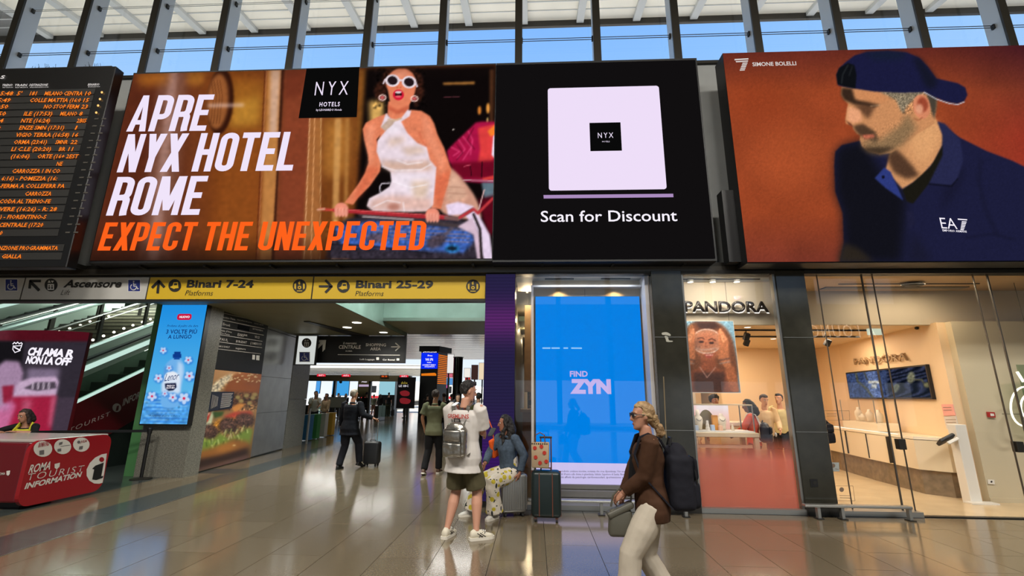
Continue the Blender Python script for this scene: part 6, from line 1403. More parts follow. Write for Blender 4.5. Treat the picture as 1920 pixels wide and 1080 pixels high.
# ================================================================== concourse in the distance
gp = thing('ticket_gate_portal', 'olive gate beam with red and orange number displays across the concourse', 'gate', (-13, 30, 0))
MB().b2(-20.5, -8.1, 29.9, 30.3, 2.50, 2.88).build('beam', mat('gate_olive', (86, 78, 56), .4), gp, world=True)
for x in (-20.3, -16.9, -13.2, -10.8, -8.2): MB().b2(x-.07, x+.07, 29.95, 30.2, 0, 2.5).build('post', STEELD, gp, world=True)
PG = PL((0, 29.88, 0))
for px_, py_, c_ in ((602.5, 703.5, 'r'), (649, 704, 'r'), (721, 705.5, 'o'), (757.5, 705.5, 'r')):
    decal('number_display', PG, [[(px_-8, py_-2.2), (px_+8, py_-2.2), (px_+8, py_+2.4), (px_-8, py_+2.4)]], emis('display_red', (214, 30, 50), 1.2) if c_ == 'r' else emis('display_dark', (60, 30, 16)), gp, .0, .02)
    text({602.5: 'OUT 1', 649: 'OUT 2', 721: 'IN 10', 757.5: 'OUT 3'}[px_], PG, (px_-5, py_+1.6), (px_+5, py_+1.6), py_-1.4, WHT if c_ == 'r' else ORNG, gp, bold=.03, off=.03, res=1)
for i in range(6):
    x = (-19.6, -18.2, -16.0, -14.6, -12.3, -10.0)[i]
    t = thing('ticket_barrier', ('leftmost', 'second', 'third', 'fourth', 'fifth', 'rightmost')[i]+' of the low grey ticket barriers under the olive beam', 'barrier', (x, 30.0, 0), group='ticket barriers under the gate beam')
    MB().b2(-.12, .12, -.7, .7, 0, .95, bevel=.03).build('cabinet', STEELD, t); MB().b2(.12, .7, -.03, .03, .25, 1.1).build('glass_wing', GLT, t)
def board(name, cat, label, px0, py0, px1, py1, Y, face, base=None, thick=.1, emit_=True, art=None):
    a, b = at(px0, py0, Y=Y), at(px1, py1, Y=Y); t = thing(name, label, cat, ((a.x+b.x)/2, Y, 0))
    MB().b2(a.x, b.x, Y+.01, Y+thick, b.z, a.z).build('case', BLACK, t, world=True)
    MB().b2(a.x+.02, b.x-.02, Y, Y+.01, b.z+.02, a.z-.02).build('face', face, t, world=True)
    if b.z > .05:
        if base: MB().b2(a.x, b.x, Y+.02, Y+thick-.02, 0, b.z).build('base', BLACK, t, world=True)
        else: MB().b2((a.x+b.x)/2-.05, (a.x+b.x)/2+.05, Y+.02, Y+.08, 0, b.z).build('post', STEELD, t, world=True)
    return t
b1_ = board('poster_stand', 'poster', 'tall blue lit poster beyond the ticket gates, left of the olive panel', 625, 708, 653, 742, 36, emis('far_blue', (66, 160, 226), 1))
decal('poster_dot', PL((0, 35.99, 0)), [circ(639, 716, 3, 12)], BLACK, b1_, .02)
b2_ = board('poster_stand', 'poster', 'olive brown panel with pale lettering between the gates', 672, 709, 692, 745, 31, mat('olive_panel', (84, 76, 48), .5))
text('Adn', PL((0, 30.99, 0)), (678, 717), (688, 717), 712.5, WHT, b2_, bold=.02, off=.02, res=1); decal('line', PL((0, 30.99, 0)), [[(673, 721), (691.5, 721), (691.5, 725), (673, 725)]], emis('far_lilac', (190, 170, 200), .9), b2_, .02)
b3_ = board('poster_stand', 'poster', 'black advert stand with red picture at the right end of the gates', 746, 707, 776, 766, 27, emis('far_black', (14, 12, 12)))
PB3 = PL((0, 26.99, 0)); text('dolce', PB3, (752, 720), (764, 720), 715, emis('far_gold', (180, 160, 60)), b3_, shear=.2, res=1, off=.02); text('LE SBC', PB3, (748, 725.5), (766, 725.5), 721.5, WHT, b3_, res=1, off=.02)
decal('red_picture', PB3, [Art.curve([(750, 735), (760, 732), (768, 736), (766, 742), (754, 742)], 3), Art.curve([(750, 748), (758, 746), (770, 750), (766, 757), (752, 756)], 3)], emis('far_red', (120, 30, 36)), b3_, .02)
b4_ = board('poster_stand', 'poster', 'narrow blue and white banner at the far left of the concourse', 594, 708, 599, 738, 34, emis('far_blue2', (80, 160, 230)))
b5_ = board('kiosk', 'kiosk', 'pale cyan shop screen between the gates and the black stand', 712, 709, 740, 741, 38, emis('far_cyan', (150, 200, 214)), base=True, thick=1.0)
b6_ = board('fence_board', 'board', 'grey freestanding board in front of the far crowd', 607, 744, 647, 765, 24, mat('grey_board', (104, 104, 92), .6)); 
# information totem with wifi screen
wt = thing('information_totem', 'black four-sided totem with a bright blue free wifi screen and orange timetable', 'totem', (-6.3, 28.5, 0))
a, b = at(790, 655, Y=28), at(822, 712, Y=28)
PWf = PL((0, 28, 0)); xa0, xa1 = -7.0, -5.93
MB().prism([(xa0, 28.01, 0), (xa1, 28.01, 0), (xa1-.0+.35, 29.3, 0), (xa0+.35, 29.3, 0)], (0, 0, 4.5)).build('body', BLACK, wt, world=True)
MB().prism([(xa0-.12, 27.9, 4.28), (xa1+.08, 27.9, 4.28), (xa1+.6, 29.3, 4.28), (xa0+.3, 29.3, 4.28)], (0, 0, .34)).build('cap', BLACK, wt, world=True)
decal('blue_screen', PWf, [[(790.5, 661.5), (822, 662), (820, 691.5), (789.5, 691.5)]], emis('wifi_blue', (8, 40, 236), 1.1), wt, .0, .015)
text('24.06.2026', PWf, (793, 661), (819, 661), 657.3, WHT, wt, bold=.03, off=.02, res=1)
for s_, p0, p1, pt in (('Free', (802, 668), (811, 668), 665), ('Wi', (797.5, 676.5), (805, 676.5), 671.5), ('Fi', (807, 676.5), (812, 676.5), 671.5), ('Italia', (801, 680.5), (809, 680.5), 678.5), ('CONNECT FREELY', (792, 685.5), (817, 685.5), 683), ('everywhere', (796, 688.5), (815, 688.5), 686)): text(s_, PWf, p0, p1, pt, WHT, wt, bold=.03, off=.025, res=1)
decal('amber_text', PWf, [[(790, 700.5), (815, 699), (818, 701), (818, 704.5), (790, 704.5)]], emis('amber_block', (226, 120, 24)), wt, .0, .012)
PSd = PL((xa1, 28.01, 0), (.35, 1.29, 0))
for k in range(16):
    u0_, v0_ = PSd.uv(823, 665)[0], 4.05-k*.115
    MB().prism([PSd.w(.05, v0_, .02), PSd.w(1.25, v0_, .02), PSd.w(1.25, v0_+.06, .02), PSd.w(.05, v0_+.06, .02)], -PSd.N*.02).build('timetable_row', emis('amber_row', (230, 120, 36), .9), wt, world=True)
ca, cb = at(851, 670, Y=28), at(868, 670, Y=28)
t = thing('round_column', 'black round column right of the wifi totem', 'column', ((ca.x+cb.x)/2, 28, 0)); MB().lathe([(.29, 0), (.29, ca.z)], n=24).build('shaft', mat('gloss_black', (16, 15, 15), .15), t, smooth='auto'); MB().lathe([(.32, ca.z-.02), (.32, ca.z+.02)], n=24).build('capital', BLACK, t)
for i, (a_, c_, lab) in enumerate((((833, 664, 850, 700), (235, 232, 230), 'white overhead lightbox right of the wifi totem'), ((834, 700, 849, 708), (206, 100, 120), 'pink and white banner right of the wifi totem'), ((832, 709, 850, 722), (90, 150, 210), 'blue banner beneath the pink one'), ((834, 718, 842, 728), (226, 90, 170), 'magenta poster beneath the blue banner'), ((870, 690, 882, 708), (240, 236, 228), 'white sign right of the black column'), ((884, 684, 896, 712), (60, 40, 36), 'brown hanging menu board right of the column'), ((872, 706, 882, 714), (170, 50, 50), 'red sign right of the black column'), ((898, 680, 911, 712), (236, 214, 180), 'warm lit shop sign by the purple column'))):
    board('hanging_banner', 'banner', lab, *a_, 33+i*.4, emis('banner_%d' % i, c_, 1))
# daylight end: platforms and trains
struct('ground', MB().b2(-120, 120, 70, 160, -.3, -.01), ASPH)
pl_ = struct('floor_5', MB().b2(-60, 24, 44, 70, -.0, .002), ASPH)
for i, x in enumerate((-27, -21, -14.5)):
    t = thing('train', ('white train at the far left platform end', 'white train standing beyond the ticket gates', 'white train beyond the totem')[i], 'train', (x, 75, 0))
    MB().b2(-1.5, 1.5, 0, 60, .6, 3.9, bevel=.5, seg=4).build('car_body', WHITE, t); MB().b2(-1.1, 1.1, -.04, .3, 2.0, 3.1, bevel=.05).build('windscreen', BLACK, t); MB().b2(-1.3, 1.3, .5, 60, 0, .6).build('bogies', STEELD, t)
    MB().b2(-1.45, 1.45, -.02, .3, 1.1, 1.5).build('red_band', mat('train_red', (180, 30, 40), .4), t)
pc_ = thing('platform_roof', 'long pale platform roof with bright edges outside beyond the gates', 'roof', (-22, 56, 4.2))
for i in range(7): MB().b2(-24, 10, -8+i*2.6, -6.6+i*2.6, .2-i*.02, .45).build('roof_beam', WHITE, pc_)
MB().b2(-24, 10, -8, 10, .5, .6).build('roof_sheet', WHITE, pc_)
for x in (-20, -8, 4): MB().b2(x-.15, x+.15, -.15, .15, -4.2, .2).build('post', SOFB, pc_)

# lit sign on the rear wall of the hall, seen mirrored in the shop glass
rl = thing('lit_sign', 'glowing lounge sign seen mirrored in the glass doors', 'sign', (18.8, -13.95, 5.3))
PRW = PL((18.8, -13.95, 5.3), (-1, 0, 0))
me = glyphs('A LOUNGE', -.01, .1, 0, 1.2, 2); n = len(me.vertices); co = np.zeros(n*3); me.vertices.foreach_get('co', co); co = co.reshape(-1, 3)
cw_ = co[:, 0].max()
for v_, c_ in zip(me.vertices, co): v_.co = PRW.w(-2.2+4.4*c_[0]/cw_, c_[1]/CAPH*.85, .02)
me.materials.clear(); world_part(link_mesh('lettering', me, emis('lounge_neon', (255, 244, 220), 5)), rl)
MB().b2(16.4, 21.2, -14.0, -13.96, 5.1, 6.4).build('backing_panel', mat('sign_black', (22, 21, 20), .35), rl, world=True)
# ================================================================== people
def V(*a): return Vector(a)
def ring_loft(mb, rings, n=14):
    """rings: (center, right vec*rx, fwd vec*ry)"""
    L = []
    for c, rx, ry in rings:
        L.append([mb.bm.verts.new(c+rx*math.cos(2*math.pi*k/n)+ry*math.sin(2*math.pi*k/n)) for k in range(n)])
    for a, b in zip(L, L[1:]):
        for k in range(n): mb.bm.faces.new((a[k], a[(k+1) % n], b[(k+1) % n], b[k]))
    mb.bm.faces.new(L[0][::-1]); mb.bm.faces.new(L[-1])
def limb(mb, pts, rad, n=12, flat=1.0):
    """smoothly interpolated tapered limb"""
    P = []; Q = []
    for i in range(len(pts)-1):
        for j in range(4):
            t = j/4; P.append(pts[i].lerp(pts[i+1], t)); Q.append(rad[i]*(1-t)+rad[i+1]*t)
    P.append(pts[-1]); Q.append(rad[-1]); mb.tube(P, Q, n, flat=flat)
def ik(a, t, l1, l2, pole):
    d = t-a; D = min(d.length, (l1+l2)*.999); u = d.normalized(); x = (l1*l1-l2*l2+D*D)/(2*D); h = math.sqrt(max(l1*l1-x*x, 0))
    p = (pole-u*pole.dot(u)).normalized(); return a+u*x+p*h, a+u*D
def hand_mesh(bm, w, d, nrm, side, s, curl=.5, seg=6):
    """w wrist, d direction of the palm, nrm palm normal (palm side), side thumb side"""
    mb = MB.__new__(MB); mb.bm = bm
    d = d.normalized(); nrm = (nrm-d*nrm.dot(d)).normalized(); sd = d.cross(nrm)
    if sd.dot(side) < 0: sd = -sd
    P = lambda a, b, c: w+d*a*s+sd*b*s+nrm*c*s
    ring_loft(mb, [(P(-.01, 0, 0), sd*.026*s, nrm*.019*s), (P(.02, .002, 0), sd*.034*s, nrm*.018*s), (P(.06, .002, 0), sd*.041*s, nrm*.015*s), (P(.09, .0, 0), sd*.039*s, nrm*.012*s)], 10)
    for b, L, r in ((.030, .070, .0085), (.010, .078, .0088), (-.011, .072, .0085), (-.030, .057, .0075)):
        p = P(.082, b, 0); dd = d.copy(); pts = [p]; a = 0
        for k, f in enumerate((.45, .32, .23)):
            a = curl*(.5, .9, .7)[k]; dd = (dd*math.cos(a)+nrm*math.sin(a)).normalized() if k == 0 else (dd*math.cos(a)+(nrm-dd*nrm.dot(dd)).normalized()*math.sin(a)).normalized() if (nrm-dd*nrm.dot(dd)).length > .2 else dd
            p = p+dd*L*f*s; pts.append(p)
        mb.tube(pts, [r*s, r*.95*s, r*.85*s, r*.6*s], seg)
    t0 = P(.02, .028, .004); t1 = P(.05, .052, .012); t2 = P(.078, .055, .022+.01*curl); t3 = P(.098, .048, .03+.015*curl)
    mb.tube([t0, t1, t2, t3], [.013*s, .012*s, .010*s, .007*s], seg)
HEADP = [(-.118, .020, .070, .030), (-.105, .036, .083, .010), (-.085, .047, .088, -.015), (-.05, .057, .088, -.060), (-.02, .064, .087, -.082), (.02, .071, .084, -.094), (.055, .073, .080, -.096), (.085, .064, .062, -.082), (.105, .045, .036, -.058), (.116, .018, .010, -.03)]
def remesh(o, vox, sm=3, disp=None):
    m = o.modifiers.new('r', 'REMESH'); m.mode = 'VOXEL'; m.voxel_size = vox; m.use_smooth_shade = True
    if sm: k = o.modifiers.new('s', 'SMOOTH'); k.iterations = sm; k.factor = .5
    if disp:
        tx = bpy.data.textures.get('fold%d' % int(disp[1]*1000)) or bpy.data.textures.new('fold%d' % int(disp[1]*1000), 'CLOUDS'); tx.noise_scale = disp[1]
        d = o.modifiers.new('d', 'DISPLACE'); d.texture = tx; d.strength = disp[0]; d.mid_level = .5
SKIN = {}
def skin(c):
    k = 'skin_%d_%d_%d' % c
    return mat(k, c, .5, spec=.4)
def cloth(name, c, rough=.85, **k): return mat(name, c, rough, spec=.25, bump=.15, bscale=220, **k)
def human(label, loc, face, h=1.75, pelvis=(0, 0, .93), lean=0., side=0., twist=0., feet=None, toes=None, hands=None, poles=None, head=(0, 0), kpole=(0, 1, 0),
          skc=(196, 150, 122), top=None, bottom=None, shoes=None, hair=None, vox=.011, curl=(.5, .5), girth=1., group=None, palm=None, eyes=True, cat='person', female=False, sock=None):
    s = h/1.75; t = thing('person', label, cat, loc, R(face), group)
    pv = V(*pelvis)*s; cl, sl = math.cos(lean), math.sin(lean); sp = V(math.sin(side), sl, cl).normalized()
    Rr = V(math.cos(twist), math.sin(twist), 0); Fw = sp.cross(Rr)*-1; Fw = (V(-math.sin(twist), math.cos(twist), 0)-sp*sp.dot(V(-math.sin(twist), math.cos(twist), 0))).normalized()
    R0 = V(1, 0, 0); F0 = V(0, 1, 0)
    sh = pv+sp*.49*s; nb = pv+sp*.53*s; SW = (.165 if female else .185)*s*girth
    hz = pv-V(0, 0, .02*s); hips = [hz+R0*sx*.088*s for sx in (-1, 1)]
    feet = feet or [(-.10, 0), (.10, 0)]
    ank = []
    for i, f in enumerate(feet):
        z = .085 if len(f) < 3 else f[2]+.085
        ank.append(V(f[0], f[1], z)*s if True else None)
    toes = toes or [(-.15, 1), (.15, 1)]
    knees = []; A2 = []
    for i in (0, 1):
        kp = kpole[i] if isinstance(kpole[0], tuple) else kpole
        k_, a_ = ik(hips[i], ank[i], .43*s, .425*s, V(*kp)); knees.append(k_); A2.append(a_)
    shl = [sh+Rr*sx*SW for sx in (-1, 1)]
    hands = hands or [(-.26, .02, .80), (.26, .02, .80)]
    poles = poles or [(-.4, -1, 0), (.4, -1, 0)]
    el = []; wr = []
    for i in (0, 1):
        e_, w_ = ik(shl[i], V(*hands[i])*s, .285*s, .25*s, V(*poles[i])); el.append(e_); wr.append(w_)
    # head frame
    hy, hp = R(head[0]), R(head[1])
    HF = V(-math.sin(hy+twist)*math.cos(hp), math.cos(hy+twist)*math.cos(hp), math.sin(hp)); HR = V(math.cos(hy+twist), math.sin(hy+twist), 0); HU = HR.cross(HF)
    hc = nb+sp*.06*s+HU*.115*s+HF*.018*s
    H = lambda x, y, z: hc+HR*x*s+HF*y*s+HU*z*s
    g = girth
    def torso(mb, e=0, z0=-.14, z1=.50, flare=0., neck=True):
        prof = [(-.14, .150, .105, 0), (-.06, .165, .115, -.005), (.02, .158, .108, 0), (.12, .136, .098, .005), (.22, .142, .100, .008), (.33, .158, .108, .008), (.42, .160, .098, 0), (.475, .120, .075, -.008), (.51, .072, .062, -.01)]
        if female: prof = [(a, b*(1.0 if a < .05 else .9), c*(1.1 if a == .33 else 1), d) for a, b, c, d in prof]
        if z0 < -.14: prof = [(z0, .165, .118, 0)]+prof
        out = []
        for a, b, c, d in prof:
            if a < z0-.001 or a > z1+.001: continue
            k = min(1, max(0, (a+.1)/.5)); rr = (R0.lerp(Rr, k)).normalized(); ff = (F0.lerp(Fw, k)).normalized()
            up = sp if a > -.0 else V(0, 0, 1)
            fl = 1+flare*max(0, (.1-a))
            out.append((pv+up*a*s+ff*d*s, rr*(b*g*fl+e)*s, ff*(c*g*fl+e)*s))
        ring_loft(mb, out, 18)
    body = MB(); torso(body)
    nk = hc-HU*.085*s-HF*.012*s; limb(body, [nb-sp*.03*s, nk], [.060*s, .052*s]); 
    rings = [(H(0, (yf+yb)/2, z), HR*w*s, HF*(yf-yb)/2*s) for z, w, yf, yb in HEADP]; ring_loft(body, rings, 16)
    body.tube([H(0, .082, .028), H(0, .098, .0), H(0, .108, -.025), H(0, .088, -.034)], [.007*s, .010*s, .014*s, .008*s], 8)
    for sx in (-1, 1):
        body.ell(H(sx*.072, -.012, -.005), (.010*s, .018*s, .031*s), 8, rot=Matrix((HR, HF, HU)).transposed())
        body.ell(H(sx*.032, .070, .034), (.026*s, .014*s, .009*s), 8, rot=Matrix((HR, HF, HU)).transposed())
    body.ell(H(0, .084, -.062), (.022*s, .008*s, .009*s), 8, rot=Matrix((HR, HF, HU)).transposed()); body.ell(H(0, .078, -.098), (.022*s, .014*s, .014*s), 8)
    for i in (0, 1):
        limb(body, [shl[i], shl[i].lerp(el[i], .5), el[i]], [.052*s*g, .046*s*g, .038*s*g]); limb(body, [el[i], el[i].lerp(wr[i], .35), wr[i]], [.038*s*g, .038*s*g, .025*s])
        body.ell(shl[i], (.056*s*g,)*3, 10)
        limb(body, [hips[i], hips[i].lerp(knees[i], .5), knees[i]], [.088*s*g, .076*s*g, .054*s*g]); limb(body, [knees[i], knees[i].lerp(A2[i], .33), A2[i].lerp(knees[i], .1), A2[i]], [.052*s*g, .058*s*g, .036*s, .036*s])
        td = V(toes[i][0], toes[i][1], toes[i][2] if len(toes[i]) > 2 else 0).normalized()
        limb(body, [A2[i]-td*.04*s-V(0, 0, .045*s), A2[i]+td*.06*s-V(0, 0, .05*s), A2[i]+td*.15*s-V(0, 0, .06*s)+V(0, 0, 0)], [.032*s, .036*s, .024*s], flat=.8)
    o = body.build('body', skin(skc)); remesh(o, vox, 2)
    dg = bpy.context.evaluated_depsgraph_get(); me = bpy.data.meshes.new_from_object(o.evaluated_get(dg)); old = o.data; o.modifiers.clear(); o.data = me; bpy.data.meshes.remove(old)
    bm = bmesh.new(); bm.from_mesh(me)
    for i, sx in ((0, -1), (1, 1)):
        d = (wr[i]-el[i]).normalized()
        nr = V(*(palm[i] if palm else (-sx, 0, 0))); sidev = V(0, 1, .3) if abs(d.z) > .5 else V(-sx*.2, 0, 1)
        hand_mesh(bm, wr[i], d, nr, sidev, s*.98, curl[i], 6 if vox < .02 else 4)
    bm.to_mesh(me); bm.free(); me.polygons.foreach_set('use_smooth', [True]*len(me.polygons)); o.parent = t; o.name = 'body'
    fold = (.016*s, .11)
    if top:
        mb = MB(); e = top.get('ease', .016); torso(mb, e, z0=top.get('hem', -.10), z1=top.get('neck', .475), flare=top.get('flare', .3))
        f = top.get('sleeve', .5); w0 = top.get('w', .024)
        if f:
            for i in (0, 1):
                P = [shl[i]-(shl[i]-sh)*.25, shl[i], shl[i].lerp(el[i], .5), el[i]]; Rd = [.062*g, .052*g+w0, .048*g+w0, .042*g+w0]
                if f <= .5: P = [P[0], P[1], shl[i].lerp(el[i], f*2*.9)]; Rd = [.062*g, .050*g+w0, .050*g+w0*1.5]
                else: P += [el[i].lerp(wr[i], (f-.5)*2)]; Rd += [.032*g+w0*.8]
                limb(mb, P, [r*s for r in Rd], 14)
        q = mb.build(top.get('name', 'shirt'), top['mat'], t); remesh(q, top.get('vox', vox*1.15), 2, top.get('fold', fold))
        if top.get('collar'):
            mb = MB(); c0 = nb-sp*.035*s
            for k in range(1): mb.lathe([(.066*s, 0), (.072*s, .012*s), (.062*s, .038*s), (.056*s, .036*s), (.062*s, .0)], (0, 0, 0), 20)
            q = mb.build('collar', top['mat'], t, smooth=True); q.matrix_local = Matrix.Translation(c0) @ Matrix((Rr, Fw, sp)).transposed().to_4x4()
    if bottom:
        mb = MB(); w = bottom.get('w', .016); ln = bottom.get('len', 1.0)
        out = []
        for a, b, c in ((-.13, .140, .10), (-.07, .164, .118), (.0, .160, .112), (bottom.get('rise', .06), .142, .100)): out.append((pv+V(0, 0, a*s), R0*(b*g+.010)*s, F0*(c*g+.010)*s))
        ring_loft(mb, out, 18)
        for i in (0, 1):
            P = [hips[i]+V(0, 0, .0), hips[i].lerp(knees[i], .5), knees[i]]; Rd = [.092*g+w*.5, .080*g+w, .058*g+w*1.1]
            if ln < .5:
                f = ln*2; P = [hips[i], hips[i].lerp(knees[i], f*.5), hips[i].lerp(knees[i], f)]; Rd = [.092*g+w*.6, .084*g+w, .074*g+w*1.7]
            else:
                f = (ln-.5)*2; P += [knees[i].lerp(A2[i], f*.5), knees[i].lerp(A2[i]-V(0, 0, .02*s), f)]; Rd += [.052*g+w*1.2, .040*g+w*bottom.get('cuff', 1.4)]
            limb(mb, P, [r*s for r in Rd], 14)
        q = mb.build(bottom.get('name', 'trousers'), bottom['mat'], t); remesh(q, bottom.get('vox', vox*1.15), 2, bottom.get('fold', fold))
    for i in (0, 1):
        if not shoes: break
        td = V(toes[i][0], toes[i][1], toes[i][2] if len(toes[i]) > 2 else 0).normalized(); sd = td.cross(V(0, 0, 1)).normalized(); up = sd.cross(td)
        a = A2[i]; k = shoes.get('k', 1.0)*s; base = a-up*.085*s
        def pt(f, u): return base+td*f*k+up*u*k
        mb = MB()
        ring_loft(mb, [(pt(-.065, .045), sd*.022*k, up*.026*k), (pt(-.055, .05), sd*.033*k, up*.040*k), (pt(-.02, .058), sd*.038*k, up*.052*k), (pt(.03, .055), sd*.040*k, up*.045*k), (pt(.09, .040), sd*.044*k, up*.030*k), (pt(.15, .032), sd*.042*k, up*.022*k), (pt(.185, .028), sd*.024*k, up*.014*k)], 12)
        if shoes.get('high'): ring_loft(mb, [(pt(-.01, .05), sd*.036*k, td*.05*k), (pt(-.005, .115), sd*.040*k, td*.05*k)], 12)
        so = mb.build('shoe', shoes['mat'], t, smooth=True)
        mb = MB(); pr = [(-.075, .026), (-.06, .038), (0, .041), (.06, .044), (.12, .047), (.17, .040), (.197, .018)]
        poly = [pt(f, 0)+sd*w_*k for f, w_ in pr]+[pt(f, 0)-sd*w_*k for f, w_ in pr[::-1]]
        mb.prism(poly, up*.028*k).build('sole', shoes.get('sole', shoes['mat']), so)
        if shoes.get('stripe'):
            mb = MB()
            for q_ in ((.02, .06), (.05, .09)):
                for sg in (-1, 1): mb.tube([pt(q_[0], .03)+sd*sg*.042*k, pt(q_[1], .075)+sd*sg*.030*k], .004*k, 5)
            for q_ in ((.09, .03), (.06, .0)):
                for sg in (-1, 1): mb.tube([pt(q_[0], .035)+sd*sg*.044*k, pt(q_[1], .07)+sd*sg*.036*k], .004*k, 5)
            mb.build('side_stripe', shoes['stripe'], so)
            mb = MB()
            for u_ in (.05, .07, .09): mb.tube([pt(u_, .098-u_*.25)+sd*.02*k, pt(u_+.01, .106-u_*.25), pt(u_, .098-u_*.25)-sd*.02*k], .004*k, 5)
            mb.build('laces', WHITE, so)
    if hair:
        mb = MB(); hm = hair['mat']; st_ = hair.get('style', 'short'); e = hair.get('e', .012)
        rotm = Matrix((HR, HF, HU)).transposed()
        prof = [(z, w, yf, yb) for z, w, yf, yb in HEADP if z > -.06]
        out = []
        for z, w, yf, yb in prof:
            fr = yf*((-.35 if z < -.0 else .15) if z < .05 else .55 if z < .07 else 1.0)
            if st_ != 'short' and z < .05: fr = .0
            out.append((H(0, (fr+yb-e)/2, z+e*.6), HR*(w+e)*s, HF*((fr-yb+e)/2+e*.3)*s))
        out.append((H(0, -.01, .118+e), HR*.03*s, HF*.04*s)); ring_loft(mb, out, 16)
        if st_ == 'short': mb.ell(H(0, .045, .098), (.052*s, .036*s, .022*s+e*s), 10, rot=rotm)
        if st_ == 'long':
            L = hair.get('L', .34); fx = hair.get('fwd', 0)
            limb(mb, [H(0, -.055, .03), H(.0, -.085, -.10), H(0, -.09+fx, -.10-L*.6), H(0, -.07+fx*1.5, -.10-L)], [.075*s, .085*s, .075*s, .035*s], 12)
            for sx in (-1, 1): limb(mb, [H(sx*.055, .0, .05), H(sx*.078, -.01, -.04), H(sx*.075, -.0+fx, -.14), H(sx*.07, .01+fx, -.12-L*.7)], [.035*s, .030*s, .032*s, .018*s], 8)
        if st_ in ('pony', 'bun'):
            mb.ell(H(0, -.03, .03), (.085*s, .088*s, .098*s), 14, rot=rotm); mb.ell(H(0, .02, .085), (.058*s, .05*s, .03*s), 12, rot=rotm)
            limb(mb, [H(0, -.08, -.01), H(0, -.105, -.07), H(0.0, -.115, -.10)], [.06*s, .045*s, .03*s]); limb(mb, [H(0, -.11, -.09), H(.0, -.14, -.10), H(0, -.15, -.15), H(0, -.125, -.19)], [.028*s, .042*s, .040*s, .018*s])
        q = mb.build('hair', hm, t); remesh(q, vox*.9, 2, (hair.get('d', .02)*s, .03))
    if eyes:
        for sx in (-1, 1):
            e_ = MB().ell(H(sx*.031, .071, .014), (.0125*s, .0125*s, .0105*s), 10).build('eye', mat('eye_white', (225, 220, 214), .3), t, smooth=True)
            MB().ell(H(sx*.031, .0815, .013), (.006*s, .003*s, .006*s), 8).build('iris', mat('iris', (46, 32, 24), .2), e_, smooth=True)
        mb = MB()
        for sx in (-1, 1): mb.tube([H(sx*.014, .088, .036), H(sx*.03, .088, .042), H(sx*.048, .078, .036)], .004*s, 5)
        mb.build('eyebrows', hair['mat'] if hair else BLACK, t)
        MB().ell(H(0, .0895, -.063), (.021*s, .006*s, .008*s), 10, rot=Matrix((HR, HF, HU)).transposed()).build('lips', mat('lips_%d' % skc[0], (int(skc[0]*.8), int(skc[1]*.58), int(skc[2]*.58)), .4), t, smooth=True)
    bpy.context.view_layer.update()
    return dict(t=t, s=s, pv=pv, sp=sp, Rr=Rr, Fw=Fw, sh=sh, nb=nb, shl=shl, el=el, wr=wr, knees=knees, ank=A2, H=H, HR=HR, HF=HF, HU=HU, hc=hc)
def ribbon(mb, pts, w, th, side):
    for a, b in zip(pts, pts[1:]):
        d = (b-a); c = (a+b)/2; x = d.normalized(); y = (side-x*side.dot(x)).normalized(); z = x.cross(y)
        mb.box(c, (d.length*1.08, w, th), rot=Matrix((x, y, z)).transposed())
def world_of(hm, p): return hm['t'].matrix_world @ p
def backpack(hm, m, w=.30, hgt=.44, d=.16, label='', z=-.02, name='backpack', strap=None, trim=None, pocket=True, back=.115, lab=None):
    """a thing of its own worn on the back"""
    s = hm['s']; Rr, Fw, sp = hm['Rr'], hm['Fw'], hm['sp']; up = sp
    c = hm['sh']+up*(z-hgt/2)*1-Fw*(back+d/2)
    t = thing(name, label, 'backpack', tuple(world_of(hm, c-up*hgt/2)), hm['t'].rotation_euler.z)
    O = c-up*hgt/2
    B_ = Matrix((Rr, Fw, up)).transposed()
    def q(x, y, zz): return B_ @ V(x, y, zz)
    mb = MB(); mb.box(q(0, 0, hgt*.45), (w, d, hgt*.82), rot=B_, bevel=.05, seg=3); mb.ell(q(0, .0, hgt*.80), (w*.46, d*.48, hgt*.22), 14, rot=B_); o = mb.build('bag_body', m, t, smooth=True); remesh(o, .012, 4, (.014, .07))
    if pocket:
        mb = MB(); mb.box(q(0, -d*.5, hgt*.27), (w*.82, d*.42, hgt*.40), rot=B_, bevel=.03, seg=3); o = mb.build('front_pocket', m, t, smooth=True); remesh(o, .011, 3, (.014, .06))
        MB().box(q(0, -d*.58, hgt*.64), (w*.72, d*.30, hgt*.34), rot=B_, bevel=.03, seg=3).build('upper_pocket', m, t, smooth=True)
    mb = MB(); tr = trim or BLACK
    pts = [q((w*.40)*math.cos(a), -d*.5-.012, hgt*.45+hgt*.36*math.sin(a)) for a in np.linspace(R(-20), R(200), 14)]; mb.tube(pts, .005, 5); mb.build('zip', tr, t)
    mb = MB(); mb.tube([q(-.04, d*.25, hgt*.97), q(-.035, d*.15, hgt*1.09), q(.035, d*.15, hgt*1.09), q(.04, d*.25, hgt*.97)], .009, 6); mb.build('grab_handle', tr, t)
    for sx in (-1, 1):
        shp = hm['sh']-O-c*0+Rr*sx*.115*s
        shp = (hm['sh']+Rr*sx*.105*s)-O
        P = [q(sx*w*.22, d*.45, hgt*.92), shp-Fw*.085*s+up*.035*s, shp+up*.072*s, shp+Fw*.075*s+up*.045*s, shp+Fw*.135*s-up*.10*s, shp+Rr*sx*.05*s+Fw*.10*s-up*.25*s, q(sx*w*.45, d*.5, hgt*.1)]
        P2 = []
        for i in range(len(P)-1):
            for j in range(3): P2.append(P[i].lerp(P[i+1], j/3))
        P2.append(P[-1]); mb = MB(); ribbon(mb, P2, .045*s, .012, Rr); mb.build('strap', strap or m, t)
    return t
